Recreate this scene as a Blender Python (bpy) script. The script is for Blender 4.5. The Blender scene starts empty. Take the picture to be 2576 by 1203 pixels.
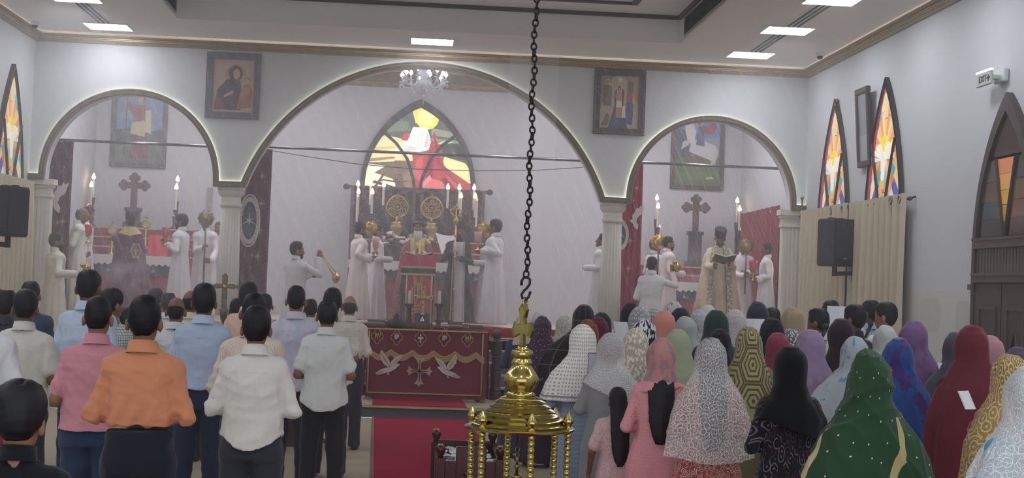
import bpy, math, random
import numpy as np
from mathutils import Vector, Matrix
R = math.radians
C = bpy.context.scene.collection
SC = bpy.context.scene
# ------------------------------------------------------------------ camera
IW, IH, FPX = 2576.0, 1203.0, 3600.0
EYE = Vector((0, 0, 1.77))
yaw, pit, rol = R(4.1), R(1.92), R(2.13)
fw = Vector((math.sin(yaw)*math.cos(pit), math.cos(yaw)*math.cos(pit), math.sin(pit)))
r0 = fw.cross(Vector((0, 0, 1))).normalized(); u0 = r0.cross(fw)
rt = r0*math.cos(rol)+u0*math.sin(rol); upv = u0*math.cos(rol)-r0*math.sin(rol)
cd = bpy.data.cameras.new('camera'); cam = bpy.data.objects.new('camera', cd); C.objects.link(cam)
cd.sensor_width = 36.0; cd.lens = FPX/IW*36.0; cd.clip_end = 200
M = Matrix((rt, upv, -fw)).transposed().to_4x4(); M.translation = EYE
cam.matrix_world = M; SC.camera = cam
SC.view_settings.view_transform = 'Standard'; SC.view_settings.look = 'None'
SC.view_settings.gamma = 1; SC.view_settings.use_curve_mapping = False
SC.view_settings.exposure = EXPOSURE = 0.0
SC.cycles.use_denoising = True; SC.cycles.use_light_tree = False
SC.cycles.max_bounces = 6; SC.cycles.diffuse_bounces = 4; SC.cycles.glossy_bounces = 3
SC.cycles.transparent_max_bounces = 16; SC.cycles.volume_bounces = 3
SC.cycles.caustics_reflective = False; SC.cycles.caustics_refractive = False
SC.cycles.sample_clamp_indirect = 4.0
w = bpy.data.worlds.new('world'); SC.world = w; w.use_nodes = True
w.node_tree.nodes['Background'].inputs[0].default_value = (0.82, 0.9, 1.0, 1)
w.node_tree.nodes['Background'].inputs[1].default_value = 2.2
PANEL_EMIT = 24.0
LED_EMIT = 6.0
HAZE_SANCT, HAZE_HALL = 0.11, 0.009

def ray(x, y): return fw*FPX+rt*(x-IW/2)-upv*(y-IH/2)
def at(x, y, Y):                # point on the plane at depth Y seen at pixel x, y
    d = ray(x, y); return EYE+d*(Y/d.y)
def atz(x, y, z):
    d = ray(x, y); return EYE+d*((z-EYE.z)/d.z)
def atx(x, y, X):
    d = ray(x, y); return EYE+d*(X/d.x)
def hor(x): return 722-0.0372*(1288-x)

# ------------------------------------------------------------------ materials
def lin(c):
    if isinstance(c, str):
        c = c.lstrip('#'); c = [int(c[i:i+2], 16)/255 for i in (0, 2, 4)]
    return tuple(((v/12.92) if v <= 0.04045 else ((v+0.055)/1.055)**2.4) for v in c)+(1.0,)
_m = {}
class NT:
    def __init__(s, m): s.t = m.node_tree; s.n = m.node_tree.nodes; s.l = m.node_tree.links
    def add(s, typ, **k):
        n = s.n.new(typ)
        for a, v in k.items(): setattr(n, a, v)
        return n
    def lk(s, a, b): s.l.new(a, b)
    def math(s, op, a, b=None, c=None):
        n = s.n.new('ShaderNodeMath'); n.operation = op
        for i, v in enumerate((a, b, c)):
            if v is None: continue
            if isinstance(v, (int, float)): n.inputs[i].default_value = v
            else: s.l.new(v, n.inputs[i])
        return n.outputs[0]
    def mix(s, f, a, b):
        n = s.n.new('ShaderNodeMix'); n.data_type = 'RGBA'
        for i, v in ((0, f), (6, a), (7, b)):
            if isinstance(v, (int, float, tuple)): n.inputs[i].default_value = v
            else: s.l.new(v, n.inputs[i])
        return n.outputs[2]
def mat(name, col, rough=0.6, metal=0.0, var=0.06, vscale=6.0, bump=0.0, bscale=60.0, emit=0.0, ecol=None, spec=0.5, trans=0.0, alpha=1.0, coords='Object', attr=None, backlit=0.0):
    if name in _m: return _m[name]
    m = bpy.data.materials.new(name); m.use_nodes = True; _m[name] = m
    T = NT(m); b = T.n['Principled BSDF']
    b.inputs['Roughness'].default_value = rough; b.inputs['Metallic'].default_value = metal
    b.inputs['Specular IOR Level'].default_value = spec
    if trans: b.inputs['Transmission Weight'].default_value = trans
    if alpha < 1: b.inputs['Alpha'].default_value = alpha
    c = lin(col)
    src = None
    if attr:
        a = T.add('ShaderNodeAttribute', attribute_name=attr); src = a.outputs['Color']
    if var or bump:
        tc = T.add('ShaderNodeTexCoord')
    if var:
        nz = T.add('ShaderNodeTexNoise'); nz.inputs['Scale'].default_value = vscale; nz.inputs['Detail'].default_value = 3
        T.lk(tc.outputs[coords], nz.inputs['Vector'])
        hsv = T.add('ShaderNodeHueSaturation')
        if src: T.lk(src, hsv.inputs['Color'])
        else: hsv.inputs['Color'].default_value = c
        v = T.math('MULTIPLY_ADD', nz.outputs['Fac'], var*2, 1-var); T.lk(v, hsv.inputs['Value'])
        src = hsv.outputs['Color']
    if src: T.lk(src, b.inputs['Base Color'])
    else: b.inputs['Base Color'].default_value = c
    if bump:
        nb = T.add('ShaderNodeTexNoise'); nb.inputs['Scale'].default_value = bscale; nb.inputs['Detail'].default_value = 4
        T.lk(tc.outputs[coords], nb.inputs['Vector'])
        bp = T.add('ShaderNodeBump'); bp.inputs['Strength'].default_value = bump; bp.inputs['Distance'].default_value = 0.02
        T.lk(nb.outputs['Fac'], bp.inputs['Height']); T.lk(bp.outputs['Normal'], b.inputs['Normal'])
    if emit:
        b.inputs['Emission Strength'].default_value = emit
        if ecol is not None: b.inputs['Emission Color'].default_value = lin(ecol)
        elif src: T.lk(src, b.inputs['Emission Color'])
        else: b.inputs['Emission Color'].default_value = c
    return m

# ------------------------------------------------------------------ mesh helpers
class MB:
    def __init__(s): s.v = []; s.f = []; s.c = None; s.uv = None
    def add(s, vs, fs):
        o = len(s.v); s.v += [tuple(v) for v in vs]; s.f += [tuple(i+o for i in f) for f in fs]; return s
    def box(s, x0, x1, y0, y1, z0, z1, bev=0):
        if bev:
            b = bev
            poly = [(x0+b, y0), (x1-b, y0), (x1, y0+b), (x1, y1-b), (x1-b, y1), (x0+b, y1), (x0, y1-b), (x0, y0+b)]
            inn = [(x0+b, y0+b), (x1-b, y0+b), (x1-b, y0+b), (x1-b, y1-b), (x1-b, y1-b), (x0+b, y1-b), (x0+b, y1-b), (x0+b, y0+b)]
            n = 8
            vs = [(p[0], p[1], z0) for p in inn]+[(p[0], p[1], z0+b) for p in poly]+[(p[0], p[1], z1-b) for p in poly]+[(p[0], p[1], z1) for p in inn]
            fs = [(k*n+i, k*n+(i+1) % n, (k+1)*n+(i+1) % n, (k+1)*n+i) for k in range(3) for i in range(n)]
            fs += [tuple(range(n-1, -1, -1)), tuple(range(3*n, 4*n))]
            return s.add(vs, fs)
        return s.add([(x0, y0, z0), (x1, y0, z0), (x1, y1, z0), (x0, y1, z0), (x0, y0, z1), (x1, y0, z1), (x1, y1, z1), (x0, y1, z1)],
                     [(0, 3, 2, 1), (4, 5, 6, 7), (0, 1, 5, 4), (1, 2, 6, 5), (2, 3, 7, 6), (3, 0, 4, 7)])
    def lathe(s, prof, c=(0, 0, 0), n=24, axis='z', flute=0, famp=0.0):
        vs, fs = [], []
        for (r, z) in prof:
            for i in range(n):
                a = 2*math.pi*i/n; rr = r*(1-famp*(0.5+0.5*math.cos(flute*a))) if flute else r
                p = (rr*math.cos(a), rr*math.sin(a), z)
                if axis == 'y': p = (p[0], p[2], p[1])
                if axis == 'x': p = (p[2], p[0], p[1])
                vs.append((p[0]+c[0], p[1]+c[1], p[2]+c[2]))
        m = len(prof)
        for k in range(m-1):
            for i in range(n):
                fs.append((k*n+i, k*n+(i+1) % n, (k+1)*n+(i+1) % n, (k+1)*n+i))
        fs.append(tuple(range(n-1, -1, -1))); fs.append(tuple(range((m-1)*n, m*n)))
        if axis in 'y': fs = [f[::-1] for f in fs]
        return s.add(vs, fs)
    def tube(s, pts, rad, n=8, closed=False, sx=1.0):
        pts = [Vector(p) for p in pts]; m = len(pts)
        if not hasattr(rad, '__len__'): rad = [rad]*m
        vs, fs = [], []; ref = None
        for k in range(m):
            if closed: t = pts[(k+1) % m]-pts[k-1]
            else: t = pts[min(k+1, m-1)]-pts[max(k-1, 0)]
            t.normalize()
            if ref is None:
                ref = Vector((0, 0, 1)) if abs(t.z) < 0.9 else Vector((1, 0, 0))
            u = (ref-t*ref.dot(t)).normalized(); ref = u; w_ = t.cross(u)
            for i in range(n):
                a = 2*math.pi*i/n
                vs.append(pts[k]+(u*math.cos(a)+w_*math.sin(a)*sx)*rad[k])
        for k in range(m if closed else m-1):
            k2 = (k+1) % m
            for i in range(n): fs.append((k*n+i, k*n+(i+1) % n, k2*n+(i+1) % n, k2*n+i))
        if not closed: fs += [tuple(range(n-1, -1, -1)), tuple(range((m-1)*n, m*n))]
        return s.add(vs, fs)
    def prism(s, poly, d0, d1, axis='y'):
        """poly: 2-D points (x,z for axis y; y,z for axis x; x,y for axis z) extruded from d0 to d1"""
        n = len(poly)
        def P(p, d): return (p[0], d, p[1]) if axis == 'y' else ((d, p[0], p[1]) if axis == 'x' else (p[0], p[1], d))
        vs = [P(p, d0) for p in poly]+[P(p, d1) for p in poly]
        fs = [(i, (i+1) % n, n+(i+1) % n, n+i) for i in range(n)]+[tuple(range(n-1, -1, -1)), tuple(range(n, 2*n))]
        return s.add(vs, fs)
    def ball(s, c, r, n=12, m=8):
        r = r if hasattr(r, '__len__') else (r, r, r)
        vs = [(c[0], c[1], c[2]-r[2])]
        for j in range(1, m):
            t = math.pi*j/m-math.pi/2
            for i in range(n):
                a = 2*math.pi*i/n
                vs.append((c[0]+r[0]*math.cos(t)*math.cos(a), c[1]+r[1]*math.cos(t)*math.sin(a), c[2]+r[2]*math.sin(t)))
        vs.append((c[0], c[1], c[2]+r[2])); fs = []
        for i in range(n): fs.append((0, 1+(i+1) % n, 1+i))
        for j in range(m-2):
            for i in range(n):
                a = 1+j*n; fs.append((a+i, a+(i+1) % n, a+n+(i+1) % n, a+n+i))
        L = len(vs)-1; a = 1+(m-2)*n
        for i in range(n): fs.append((a+i, a+(i+1) % n, L))
        return s.add(vs, fs)
    def sheet(s, fn, nu, nv):
        """grid of points fn(u,v), u,v in 0..1"""
        vs = [fn(i/nu, j/nv) for j in range(nv+1) for i in range(nu+1)]
        fs = [(j*(nu+1)+i, j*(nu+1)+i+1, (j+1)*(nu+1)+i+1, (j+1)*(nu+1)+i) for j in range(nv) for i in range(nu)]
        return s.add(vs, fs)
    def mesh(s, name, m, smooth=False):
        me = bpy.data.meshes.new(name); me.from_pydata(s.v, [], s.f)
        for x in (m if isinstance(m, (list, tuple)) else [m]): me.materials.append(x)
        if smooth: me.shade_smooth()
        me.validate(); me.update(); return me
def ob(name, data, parent=None, loc=None):
    o = bpy.data.objects.new(name, data); C.objects.link(o)
    if parent is not None: o.parent = parent
    if loc is not None: o.location = loc
    return o
def auto_smooth(me, ang=40):
    me.shade_smooth()
    try: me.set_sharp_from_angle(angle=R(ang))
    except Exception: pass
def tag(o, label, cat, group=None, kind=None):
    if label: o['label'] = label
    if cat: o['category'] = cat
    if group: o['group'] = group
    if kind: o['kind'] = kind
    return o
def thing(name, label, cat, loc=(0, 0, 0), rz=0.0, group=None):
    o = ob(name, None); o.location = loc; o.rotation_euler = (0, 0, rz); o.empty_display_size = 0.1
    return tag(o, label, cat, group)
def part(name, mb, m, parent, smooth=False, label=None, off=True, ang=None):
    """mesh part; mb in world coordinates when off (parent unrotated), else local"""
    if off and parent is not None:
        p = parent; L = Vector((0, 0, 0))
        while p is not None: L += p.location; p = p.parent
        mb.v = [(v[0]-L.x, v[1]-L.y, v[2]-L.z) for v in mb.v]
    me = mb.mesh(name, m, smooth)
    if ang: auto_smooth(me, ang)
    o = ob(name, me, parent)
    if label: o['label'] = label
    return o
def struct(name, mb, m, parent=None, smooth=False, ang=None, label=None):
    o = part(name, mb, m, parent, smooth, label, True, ang)
    if parent is None: o['kind'] = 'structure'
    return o
def single(name, mb, m, label, cat, group=None, smooth=False, ang=None, kind=None):
    """a thing that is one mesh, its origin at its base"""
    A = np.array(mb.v); c = ((A[:, 0].min()+A[:, 0].max())/2, (A[:, 1].min()+A[:, 1].max())/2, A[:, 2].min())
    mb.v = [(v[0]-c[0], v[1]-c[1], v[2]-c[2]) for v in mb.v]
    me = mb.mesh(name, m, smooth)
    if ang: auto_smooth(me, ang)
    o = ob(name, me); o.location = c
    return tag(o, label, cat, group, kind)
def paint(me, cols):
    """per-face colours as a colour attribute called 'tint'"""
    a = me.color_attributes.new('tint', 'FLOAT_COLOR', 'CORNER')
    arr = []
    for p, c in zip(me.polygons, cols): arr += list(c)*p.loop_total
    a.data.foreach_set('color', arr)
def clip(poly, nx, ny, d):
    """keep the part of a convex polygon where nx*x+ny*y <= d"""
    out = []
    for i in range(len(poly)):
        a, b = poly[i], poly[(i+1) % len(poly)]
        da, db = nx*a[0]+ny*a[1]-d, nx*b[0]+ny*b[1]-d
        if da <= 0: out.append(a)
        if da*db < 0:
            t = da/(da-db); out.append((a[0]+(b[0]-a[0])*t, a[1]+(b[1]-a[1])*t))
    return out
def clip_to(poly, convex):
    """clip poly by a convex polygon (counter-clockwise)"""
    for i in range(len(convex)):
        a, b = convex[i], convex[(i+1) % len(convex)]
        nx, ny = (b[1]-a[1]), -(b[0]-a[0])
        poly = clip(poly, nx, ny, nx*a[0]+ny*a[1])
        if len(poly) < 3: return []
    return poly
def shrink(poly, d):
    """move each vertex of a convex polygon towards its centre so that edges leave a joint"""
    cx = sum(p[0] for p in poly)/len(poly); cy = sum(p[1] for p in poly)/len(poly)
    out = []
    for p in poly:
        L = math.hypot(p[0]-cx, p[1]-cy)
        k = max(0.3, 1-d/max(L, 1e-6)); out.append((cx+(p[0]-cx)*k, cy+(p[1]-cy)*k))
    return out
def area(poly): return abs(sum(poly[i][0]*poly[i-1][1]-poly[i-1][0]*poly[i][1] for i in range(len(poly))))/2
def lancet(c, hw, z0, z1, n=10, spring=None):
    """pointed arch outline, counter-clockwise, symmetric about c; sides start to curve at spring"""
    spring = z0 if spring is None else spring
    H = z1-spring; Rr = (hw*hw+H*H)/(2*hw)
    pts = [(c-hw, z0), (c+hw, z0)]
    if spring > z0: pts.append((c+hw, spring))
    a1 = math.asin(min(1, H/Rr))
    for i in range(1, n+1):
        a = a1*i/n; pts.append((c+hw-Rr+Rr*math.cos(a), spring+Rr*math.sin(a)))
    for i in range(n-1, 0, -1):
        a = a1*i/n; pts.append((c-hw+Rr-Rr*math.cos(a), spring+Rr*math.sin(a)))
    if spring > z0: pts.append((c-hw, spring))
    return pts
# ------------------------------------------------------------------ setting
XL, XR, XC = -5.7, 6.1, 0.2
YA, YA2, YB, YN = 21.8, 22.1, 26.2, -2.0      # arcade wall, its back, sanctuary back wall, wall behind the camera
ZC, ZS = 5.34, 5.62                           # ceilings of hall and sanctuary
ZF, ZP = 0.97, 1.12                           # sanctuary floor and inner platform
wallm = mat('wall_paint', '#cccdd0', 0.75, var=0.03, vscale=1.5)
ceilm = mat('ceiling_paint', '#e6e3e0', 0.8, var=0.02, vscale=1.2)
def stained_wall():
    m = mat('side_wall_paint', '#cfd1d4', 0.7, var=0.03, vscale=1.3)
    T = NT(m); b = T.n['Principled BSDF']; src = b.inputs['Base Color'].links[0].from_socket
    g = T.add('ShaderNodeNewGeometry'); sp = T.add('ShaderNodeSeparateXYZ'); T.lk(g.outputs['Position'], sp.inputs[0])
    out = src
    for (yy, zz, ry, rz) in ((16.35, 1.62, 0.33, 0.2), (15.35, 1.6, 0.22, 0.2)):   # rubbed marks at head height
        d = T.math('ADD', T.math('POWER', T.math('MULTIPLY', T.math('SUBTRACT', sp.outputs['Y'], yy), 1/ry), 4.0), T.math('POWER', T.math('MULTIPLY', T.math('SUBTRACT', sp.outputs['Z'], zz), 1/rz), 4.0))
        f = T.math('MULTIPLY', T.math('LESS_THAN', d, 1.0), 0.45)
        out = T.mix(f, out, (0.42, 0.42, 0.41, 1))
    low = T.math('MULTIPLY', T.math('LESS_THAN', sp.outputs['Z'], 1.9), 0.35)
    out = T.mix(low, out, (0.62, 0.58, 0.52, 1))
    T.lk(out, b.inputs['Base Color']); return m
sidem = stained_wall()
floorm = mat('beige_carpet', '#b9ad98', 0.95, var=0.07, vscale=2.0, bump=0.25, bscale=400, spec=0.1)
struct('floor', MB().box(XL-0.2, XR+0.2, YN, 18.8, -0.1, 0), floorm)
dais = struct('floor_dais', MB().box(XL, XR, 18.82, 20.5, 0, 0.15), mat('grey_vinyl', '#4d4f58', 0.55, var=0.05))
struct('dais_top', MB().box(XL, XR, 18.82, 20.5, 0.15, 0.157), floorm, dais)
struct('dais_edge', MB().box(XL, XR, 18.78, 18.84, 0.135, 0.162), mat('brass_edge', '#c9b98a', 0.3, 0.8, var=0.03), dais)
stepm = mat('step_grey', '#6f6c78', 0.6, var=0.08)
noser = mat('step_nosing', '#a9a2a2', 0.45, var=0.04)
steps = struct('floor_steps', MB().box(XL, XR, 20.5, 21.9, 0, 0.3), stepm)
for i in range(5):
    y0 = 20.5+0.3*i; z0 = 0.155+0.163*i; z1 = z0+0.163
    struct('step', MB().box(XL, XR, y0, 21.9, z0, z1-0.012), stepm, steps)
    struct('nosing', MB().box(XL, XR, y0-0.02, y0+0.28, z1-0.022, z1), noser, steps)
struct('floor_sanctuary', MB().box(XL, XR, 21.7, YB, 0.6, ZF), mat('cream_floor', '#c8bdb4', 0.6, var=0.05))
plat = struct('floor_platform', MB().box(XL, XR, 22.27, YB, ZF, ZP), mat('cream_floor', '#c8bdb4', 0.6, var=0.05))
struct('riser_carpet', MB().box(XL, XR, 22.25, 22.27, ZF, ZP).box(XL, XR, 22.25, 22.6, ZP-0.002, ZP+0.002), mat('red_riser', '#93283c', 0.9, var=0.1, bump=0.2, bscale=200), plat)
# walls
struct('wall_left', MB().box(XL-0.2, XL, YN, YB, 0, 5.8), sidem)
struct('wall_right', MB().box(XR, XR+0.2, YN, YB, 0, 5.8), sidem)
struct('wall_rear', MB().box(XL-0.2, XR+0.2, YN-0.2, YN, 4.2, 5.8).box(XL-0.2, XL+1.2, YN-0.2, YN, 0, 4.2).box(XR-1.2, XR+0.2, YN-0.2, YN, 0, 4.2), wallm)   # broad opening behind the camera, added to let sky light fill the hall
struct('wall_back', MB().box(XL-0.2, XR+0.2, YB, YB+0.2, 0.6, 5.8), wallm)
# arcade wall: lower boundary runs over three arches
ZI = 3.2
CA = [(XC-4.42, 1.33, ZI, 1.33), (XC, 2.76, None, None), (XC+4.42, 1.33, ZI, 1.33)]
def arch_pts(k, n):
    if k == 1:
        Rr = 2.93; zc = 5.15-Rr; a0 = math.asin(2.76/Rr)
        return [(XC+Rr*math.sin(-a0+2*a0*i/n), zc+Rr*math.cos(-a0+2*a0*i/n)) for i in range(n+1)]
    c = CA[k][0]; r = 1.33
    return [(c-r*math.cos(math.pi*i/n), ZI+r*math.sin(math.pi*i/n)) for i in range(n+1)]
path = [(XL, ZI)]+arch_pts(0, 40)+arch_pts(1, 60)+arch_pts(2, 40)+[(XR, ZI)]
def offset(path, d):
    out = []
    for i, p in enumerate(path):
        a = path[max(i-1, 0)]; b = path[min(i+1, len(path)-1)]
        def nrm(p, q):
            dx, dz = q[0]-p[0], q[1]-p[1]; L = math.hypot(dx, dz) or 1; return (dz/L, -dx/L)
        n1 = nrm(a, p) if i > 0 else nrm(p, b); n2 = nrm(p, b) if i < len(path)-1 else n1
        nx, nz = n1[0]+n2[0], n1[1]+n2[1]; L = math.hypot(nx, nz) or 1; nx /= L; nz /= L
        k = d/max(0.5, nx*n1[0]+nz*n1[1]); out.append((p[0]+nx*k, p[1]+nz*k))
    return out
low = offset(path, 0.07)
low[0] = (XL, low[0][1]); low[-1] = (XR, low[-1][1])
mb = MB(); n = len(low)
vs = [(x, YA, z) for x, z in low]+[(x, YA, ZC+0.1) for x, z in low]+[(x, YA2, z) for x, z in low]+[(x, YA2, ZS+0.1) for x, z in low]
fs = []
for i in range(n-1):
    fs += [(i, i+1, n+i+1, n+i), (2*n+i+1, 2*n+i, 3*n+i, 3*n+i+1), (i+1, i, 2*n+i, 2*n+i+1), (n+i, n+i+1, 3*n+i+1, 3*n+i)]
struct('wall_front', mb.add(vs, fs), wallm)
# moulding that follows the arches and imposts, standing off the wall with a lamp strip behind it
woodm = mat('moulding_wood', '#8c7a63', 0.5, var=0.12, vscale=8)
woodd = mat('moulding_wood_dark', '#5b4c40', 0.5, var=0.12, vscale=8)
def strip(o0, o1, y0, y1, m, name, parent=None, smooth=False):
    A, B = offset(path, o0), offset(path, o1); mb = MB(); n = len(A)
    vs = [(x, y0, z) for x, z in A]+[(x, y0, z) for x, z in B]+[(x, y1, z) for x, z in A]+[(x, y1, z) for x, z in B]
    fs = []
    for i in range(n-1):
        fs += [(i+1, i, n+i, n+i+1), (2*n+i, 2*n+i+1, 3*n+i+1, 3*n+i), (i, i+1, 2*n+i+1, 2*n+i), (n+i+1, n+i, 3*n+i, 3*n+i+1)]
    return struct(name, mb.add(vs, fs), m, parent)
tr = strip(0.0, 0.09, YA-0.075, YA-0.035, woodm, 'trim_1')
strip(0.045, 0.088, YA-0.036, YA+0.001, woodd, 'moulding_back', tr)
strip(0.012, 0.03, YA-0.085, YA-0.074, woodd, 'moulding_bead', tr)
strip(0.05, 0.078, YA-0.09, YA-0.074, woodd, 'moulding_bead', tr)
ledm = mat('led_strip', '#f4ffe6', 0.5, var=0, emit=LED_EMIT, ecol='#eef8e0')
strip(0.012, 0.024, YA-0.03, YA-0.015, ledm, 'led_strip', tr)
# cornice
cove = mat('cove_light', '#fff4e0', 0.5, var=0, emit=5.0, ecol='#fff4e6')
def cornice(name, p0, p1, inward, z0=5.19, z1=5.3, d=0.13):
    prof = [(0, z0), (0.03, z0), (0.045, z0+0.035), (0.06, z0+0.04), (0.06, z0+0.055), (0.08, z0+0.06), (0.08, z0+0.08), (d, z1-0.03), (d, z1), (0, z1)]
    p0, p1, w_ = Vector(p0), Vector(p1), Vector(inward)
    def ring(p, end):
        return [(p+w_*a+(p1-p0).normalized()*(a if end == 0 else -a)) .to_tuple()[:2]+(z,) for a, z in prof]
    mb = MB(); A, B = ring(p0, 0), ring(p1, 1); n = len(prof)
    mb.add(A+B, [(i, (i+1) % n, n+(i+1) % n, n+i) for i in range(n)]+[tuple(range(n)), tuple(range(2*n-1, n-1, -1))])
    t = struct(name, mb, woodm)
    a = p0+w_*0.05+(p1-p0).normalized()*0.1; b = p1+w_*0.05-(p1-p0).normalized()*0.1
    struct('cove_strip', MB().tube([(a.x, a.y, z1+0.004), (b.x, b.y, z1+0.004)], 0.005, 5), cove, t)
    for zz, dd in ((z0+0.052, 0.061), (z0+0.07, 0.081)):
        a = p0+w_*dd+(p1-p0).normalized()*dd; b = p1+w_*dd-(p1-p0).normalized()*dd
        struct('gold_bead', MB().tube([(a.x, a.y, zz), (b.x, b.y, zz)], 0.006, 6), goldm, t)
    return t
goldm = mat('gilding', '#c8ae72', 0.35, 0.7, var=0.06)
cornice('trim_2', (XL, YA, 0), (XR, YA, 0), (0, -1, 0))
cornice('trim_3', (XL, YN, 0), (XL, YA, 0), (1, 0, 0))
cornice('trim_4', (XR, YA, 0), (XR, YN, 0), (-1, 0, 0))
cornice('trim_5', (XL, YB, 0), (XR, YB, 0), (0, -1, 0), 5.34, 5.6, 0.2)
# ceilings
CX0, CX1, CY0, CY1, CZ = -3.35, 3.75, 4.5, 20.15, 5.73
mb = MB()
for b in ((XL-0.2, CX0, YN, YA), (CX1, XR+0.2, YN, YA), (CX0, CX1, YN, CY0), (CX0, CX1, CY1, YA)): mb.box(b[0], b[1], b[2], b[3], ZC, CZ+0.1)
ceil = struct('ceiling', mb, ceilm)
struct('recess_top', MB().box(CX0, CX1, CY0, CY1, CZ, CZ+0.1), ceilm, ceil)
struct('ceiling_sanctuary', MB().box(XL, XR, YA2-0.02, YB, ZS, ZS+0.1), ceilm)
darktrim = mat('coffer_trim', '#4c4645', 0.5, var=0.1)
def frame_rect(x0, x1, y0, y1, z0, z1, w_):
    return MB().box(x0, x1, y0, y0+w_, z0, z1).box(x0, x1, y1-w_, y1, z0, z1).box(x0, x0+w_, y0+w_, y1-w_, z0, z1).box(x1-w_, x1, y0+w_, y1-w_, z0, z1)
struct('trim_6', frame_rect(CX0, CX1, CY0, CY1, CZ-0.055, CZ, 0.05), darktrim)
struct('trim_7', frame_rect(CX0+0.75, CX1-0.75, CY0+0.75, CY1-0.75, CZ-0.03, CZ, 0.09), darktrim)
def vent(x, y0, y1, sgn, label):
    t = thing('air_vent', label, 'vent', (x, (y0+y1)/2, 5.4)); t['group'] = 'air vents in the ceiling recess'
    xa, xb = sorted((x, x+sgn*0.02))
    z0, z1 = 5.38, 5.66
    f = MB().box(xa, xb, y0, y1, z0, z0+0.02).box(xa, xb, y0, y1, z1-0.02, z1).box(xa, xb, y0, y0+0.02, z0, z1).box(xa, xb, y1-0.02, y1, z0, z1)
    part('frame', f, mat('vent_frame', '#9a9aa0', 0.5), t)
    part('backing', MB().box(min(x, x+sgn*0.004), max(x, x+sgn*0.004), y0, y1, z0, z1), mat('vent_dark', '#3a3d46', 0.6), t)
    s = MB()
    for i in range(14):
        z = z0+0.025+i*0.018
        s.add([(x+sgn*0.004, y0, z+0.008), (x+sgn*0.018, y0, z), (x+sgn*0.018, y1, z), (x+sgn*0.004, y1, z+0.008)], [(0, 1, 2, 3)])
    o = part('louvre', s, mat('vent_slat', '#5b606c', 0.5), t); o['kind'] = 'stuff'
vent(CX1, 16.2, 19.8, -1, 'dark louvred air vent on the right side of the ceiling recess')
vent(CX0, 16.2, 19.95, 1, 'dark louvred air vent on the left side of the ceiling recess')
# ceiling panels
pem = mat('panel_light', '#f3f8ff', 0.5, var=0, emit=PANEL_EMIT, ecol='#f4f7ff')
pfm = mat('panel_frame', '#e6e8ea', 0.4, var=0)
_pl = {'v': None}
pes = mat('added_sanctuary_light', '#f6f6ff', 0.5, var=0, emit=PANEL_EMIT*1.35, ecol='#f8f6ff')
def panel(x, y, label, z=ZC):
    t = thing('ceiling_light', label, 'ceiling light', (x, y, z-0.02), group='square ceiling panels')
    part('frame', MB().box(x-0.32, x+0.32, y-0.27, y-0.255, z-0.02, z+0.002).box(x-0.32, x+0.32, y+0.255, y+0.27, z-0.02, z+0.002).box(x-0.32, x-0.305, y-0.255, y+0.255, z-0.02, z+0.002).box(x+0.305, x+0.32, y-0.255, y+0.255, z-0.02, z+0.002), pfm, t)
    part('diffuser', MB().box(x-0.305, x+0.305, y-0.255, y+0.255, z-0.012, z+0.001), pem if z == ZC else pes, t)
def nth(i): return ('nearest', 'second', 'third', 'fourth', 'fifth', 'sixth', 'seventh', 'eighth', 'ninth', 'tenth')[i]+(' to' if i == 0 else ' from')+' the arches'
for i in range(10):
    panel(4.92, 20.75-2.05*i, 'bright white ceiling panel by the right wall, ' + nth(i))
    panel(-4.48, 21.05-2.1*i, 'bright white ceiling panel by the left wall, ' + nth(i))
panel(XC+0.02, 20.95, 'bright white ceiling panel above the middle arch')
for x in (-3, 0.2, 3.4): panel(x, 2.5, 'white ceiling panel behind the ceiling recess, ' + {-3: 'left', 0.2: 'middle', 3.4: 'right'}[x])
for yy, wd in ((22.7, 'front'), (23.9, 'rear')):  # unseen panels, added to brighten the sanctuary and its haze
    for x in (-4.2, -2.0, 2.4, 4.6): panel(x, yy, 'added white panel, %s row of the sanctuary ceiling above ' % wd + {-4.2: 'the left chapel', -2.0: 'the altar, left one', 2.4: 'the altar, right one', 4.6: 'the right chapel'}[x], ZS)
def diffuser(x, y0, y1, label):
    t = thing('slot_diffuser', label, 'air diffuser', (x, (y0+y1)/2, ZC-0.012), group='slot air diffusers')
    part('frame', MB().box(x-0.11, x+0.11, y0, y1, ZC-0.008, ZC+0.001), pfm, t)
    for k in range(3):
        part('slot', MB().box(x-0.085+0.065*k, x-0.045+0.065*k, y0, y1, ZC-0.011, ZC-0.007), mat('slot_dark', '#23262e', 0.5), t)
for k in range(4):
    diffuser(4.92, 20.75-2.05*k-1.76, 20.75-2.05*k-0.29, 'white slot air diffuser between ceiling panels by the right wall, ' + ('nearest', 'second', 'third', 'fourth')[k]+' from the arches')
    diffuser(-4.48, 21.05-2.1*k-1.81, 21.05-2.1*k-0.29, 'white slot air diffuser between ceiling panels by the left wall, ' + ('nearest', 'second', 'third', 'fourth')[k]+' from the arches')
for px, py, wd in ((88, 55, 'left'), (2063, 133, 'right')):
    p = atz(px, py, ZC)
    t = thing('security_camera', 'small white dome camera on the ceiling in the %s corner' % wd, 'camera', (p.x, p.y, ZC-0.09))
    part('base', MB().lathe([(0.06, ZC), (0.065, ZC-0.02), (0.05, ZC-0.05)], (p.x, p.y, 0), 16), mat('cctv_white', '#d9dadc', 0.4), t, True)
    part('dome', MB().lathe([(0.045, ZC-0.048), (0.042, ZC-0.075), (0.025, ZC-0.092), (0.004, ZC-0.098)], (p.x, p.y, 0), 16), mat('cctv_dark', '#23252c', 0.15), t, True)
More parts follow.
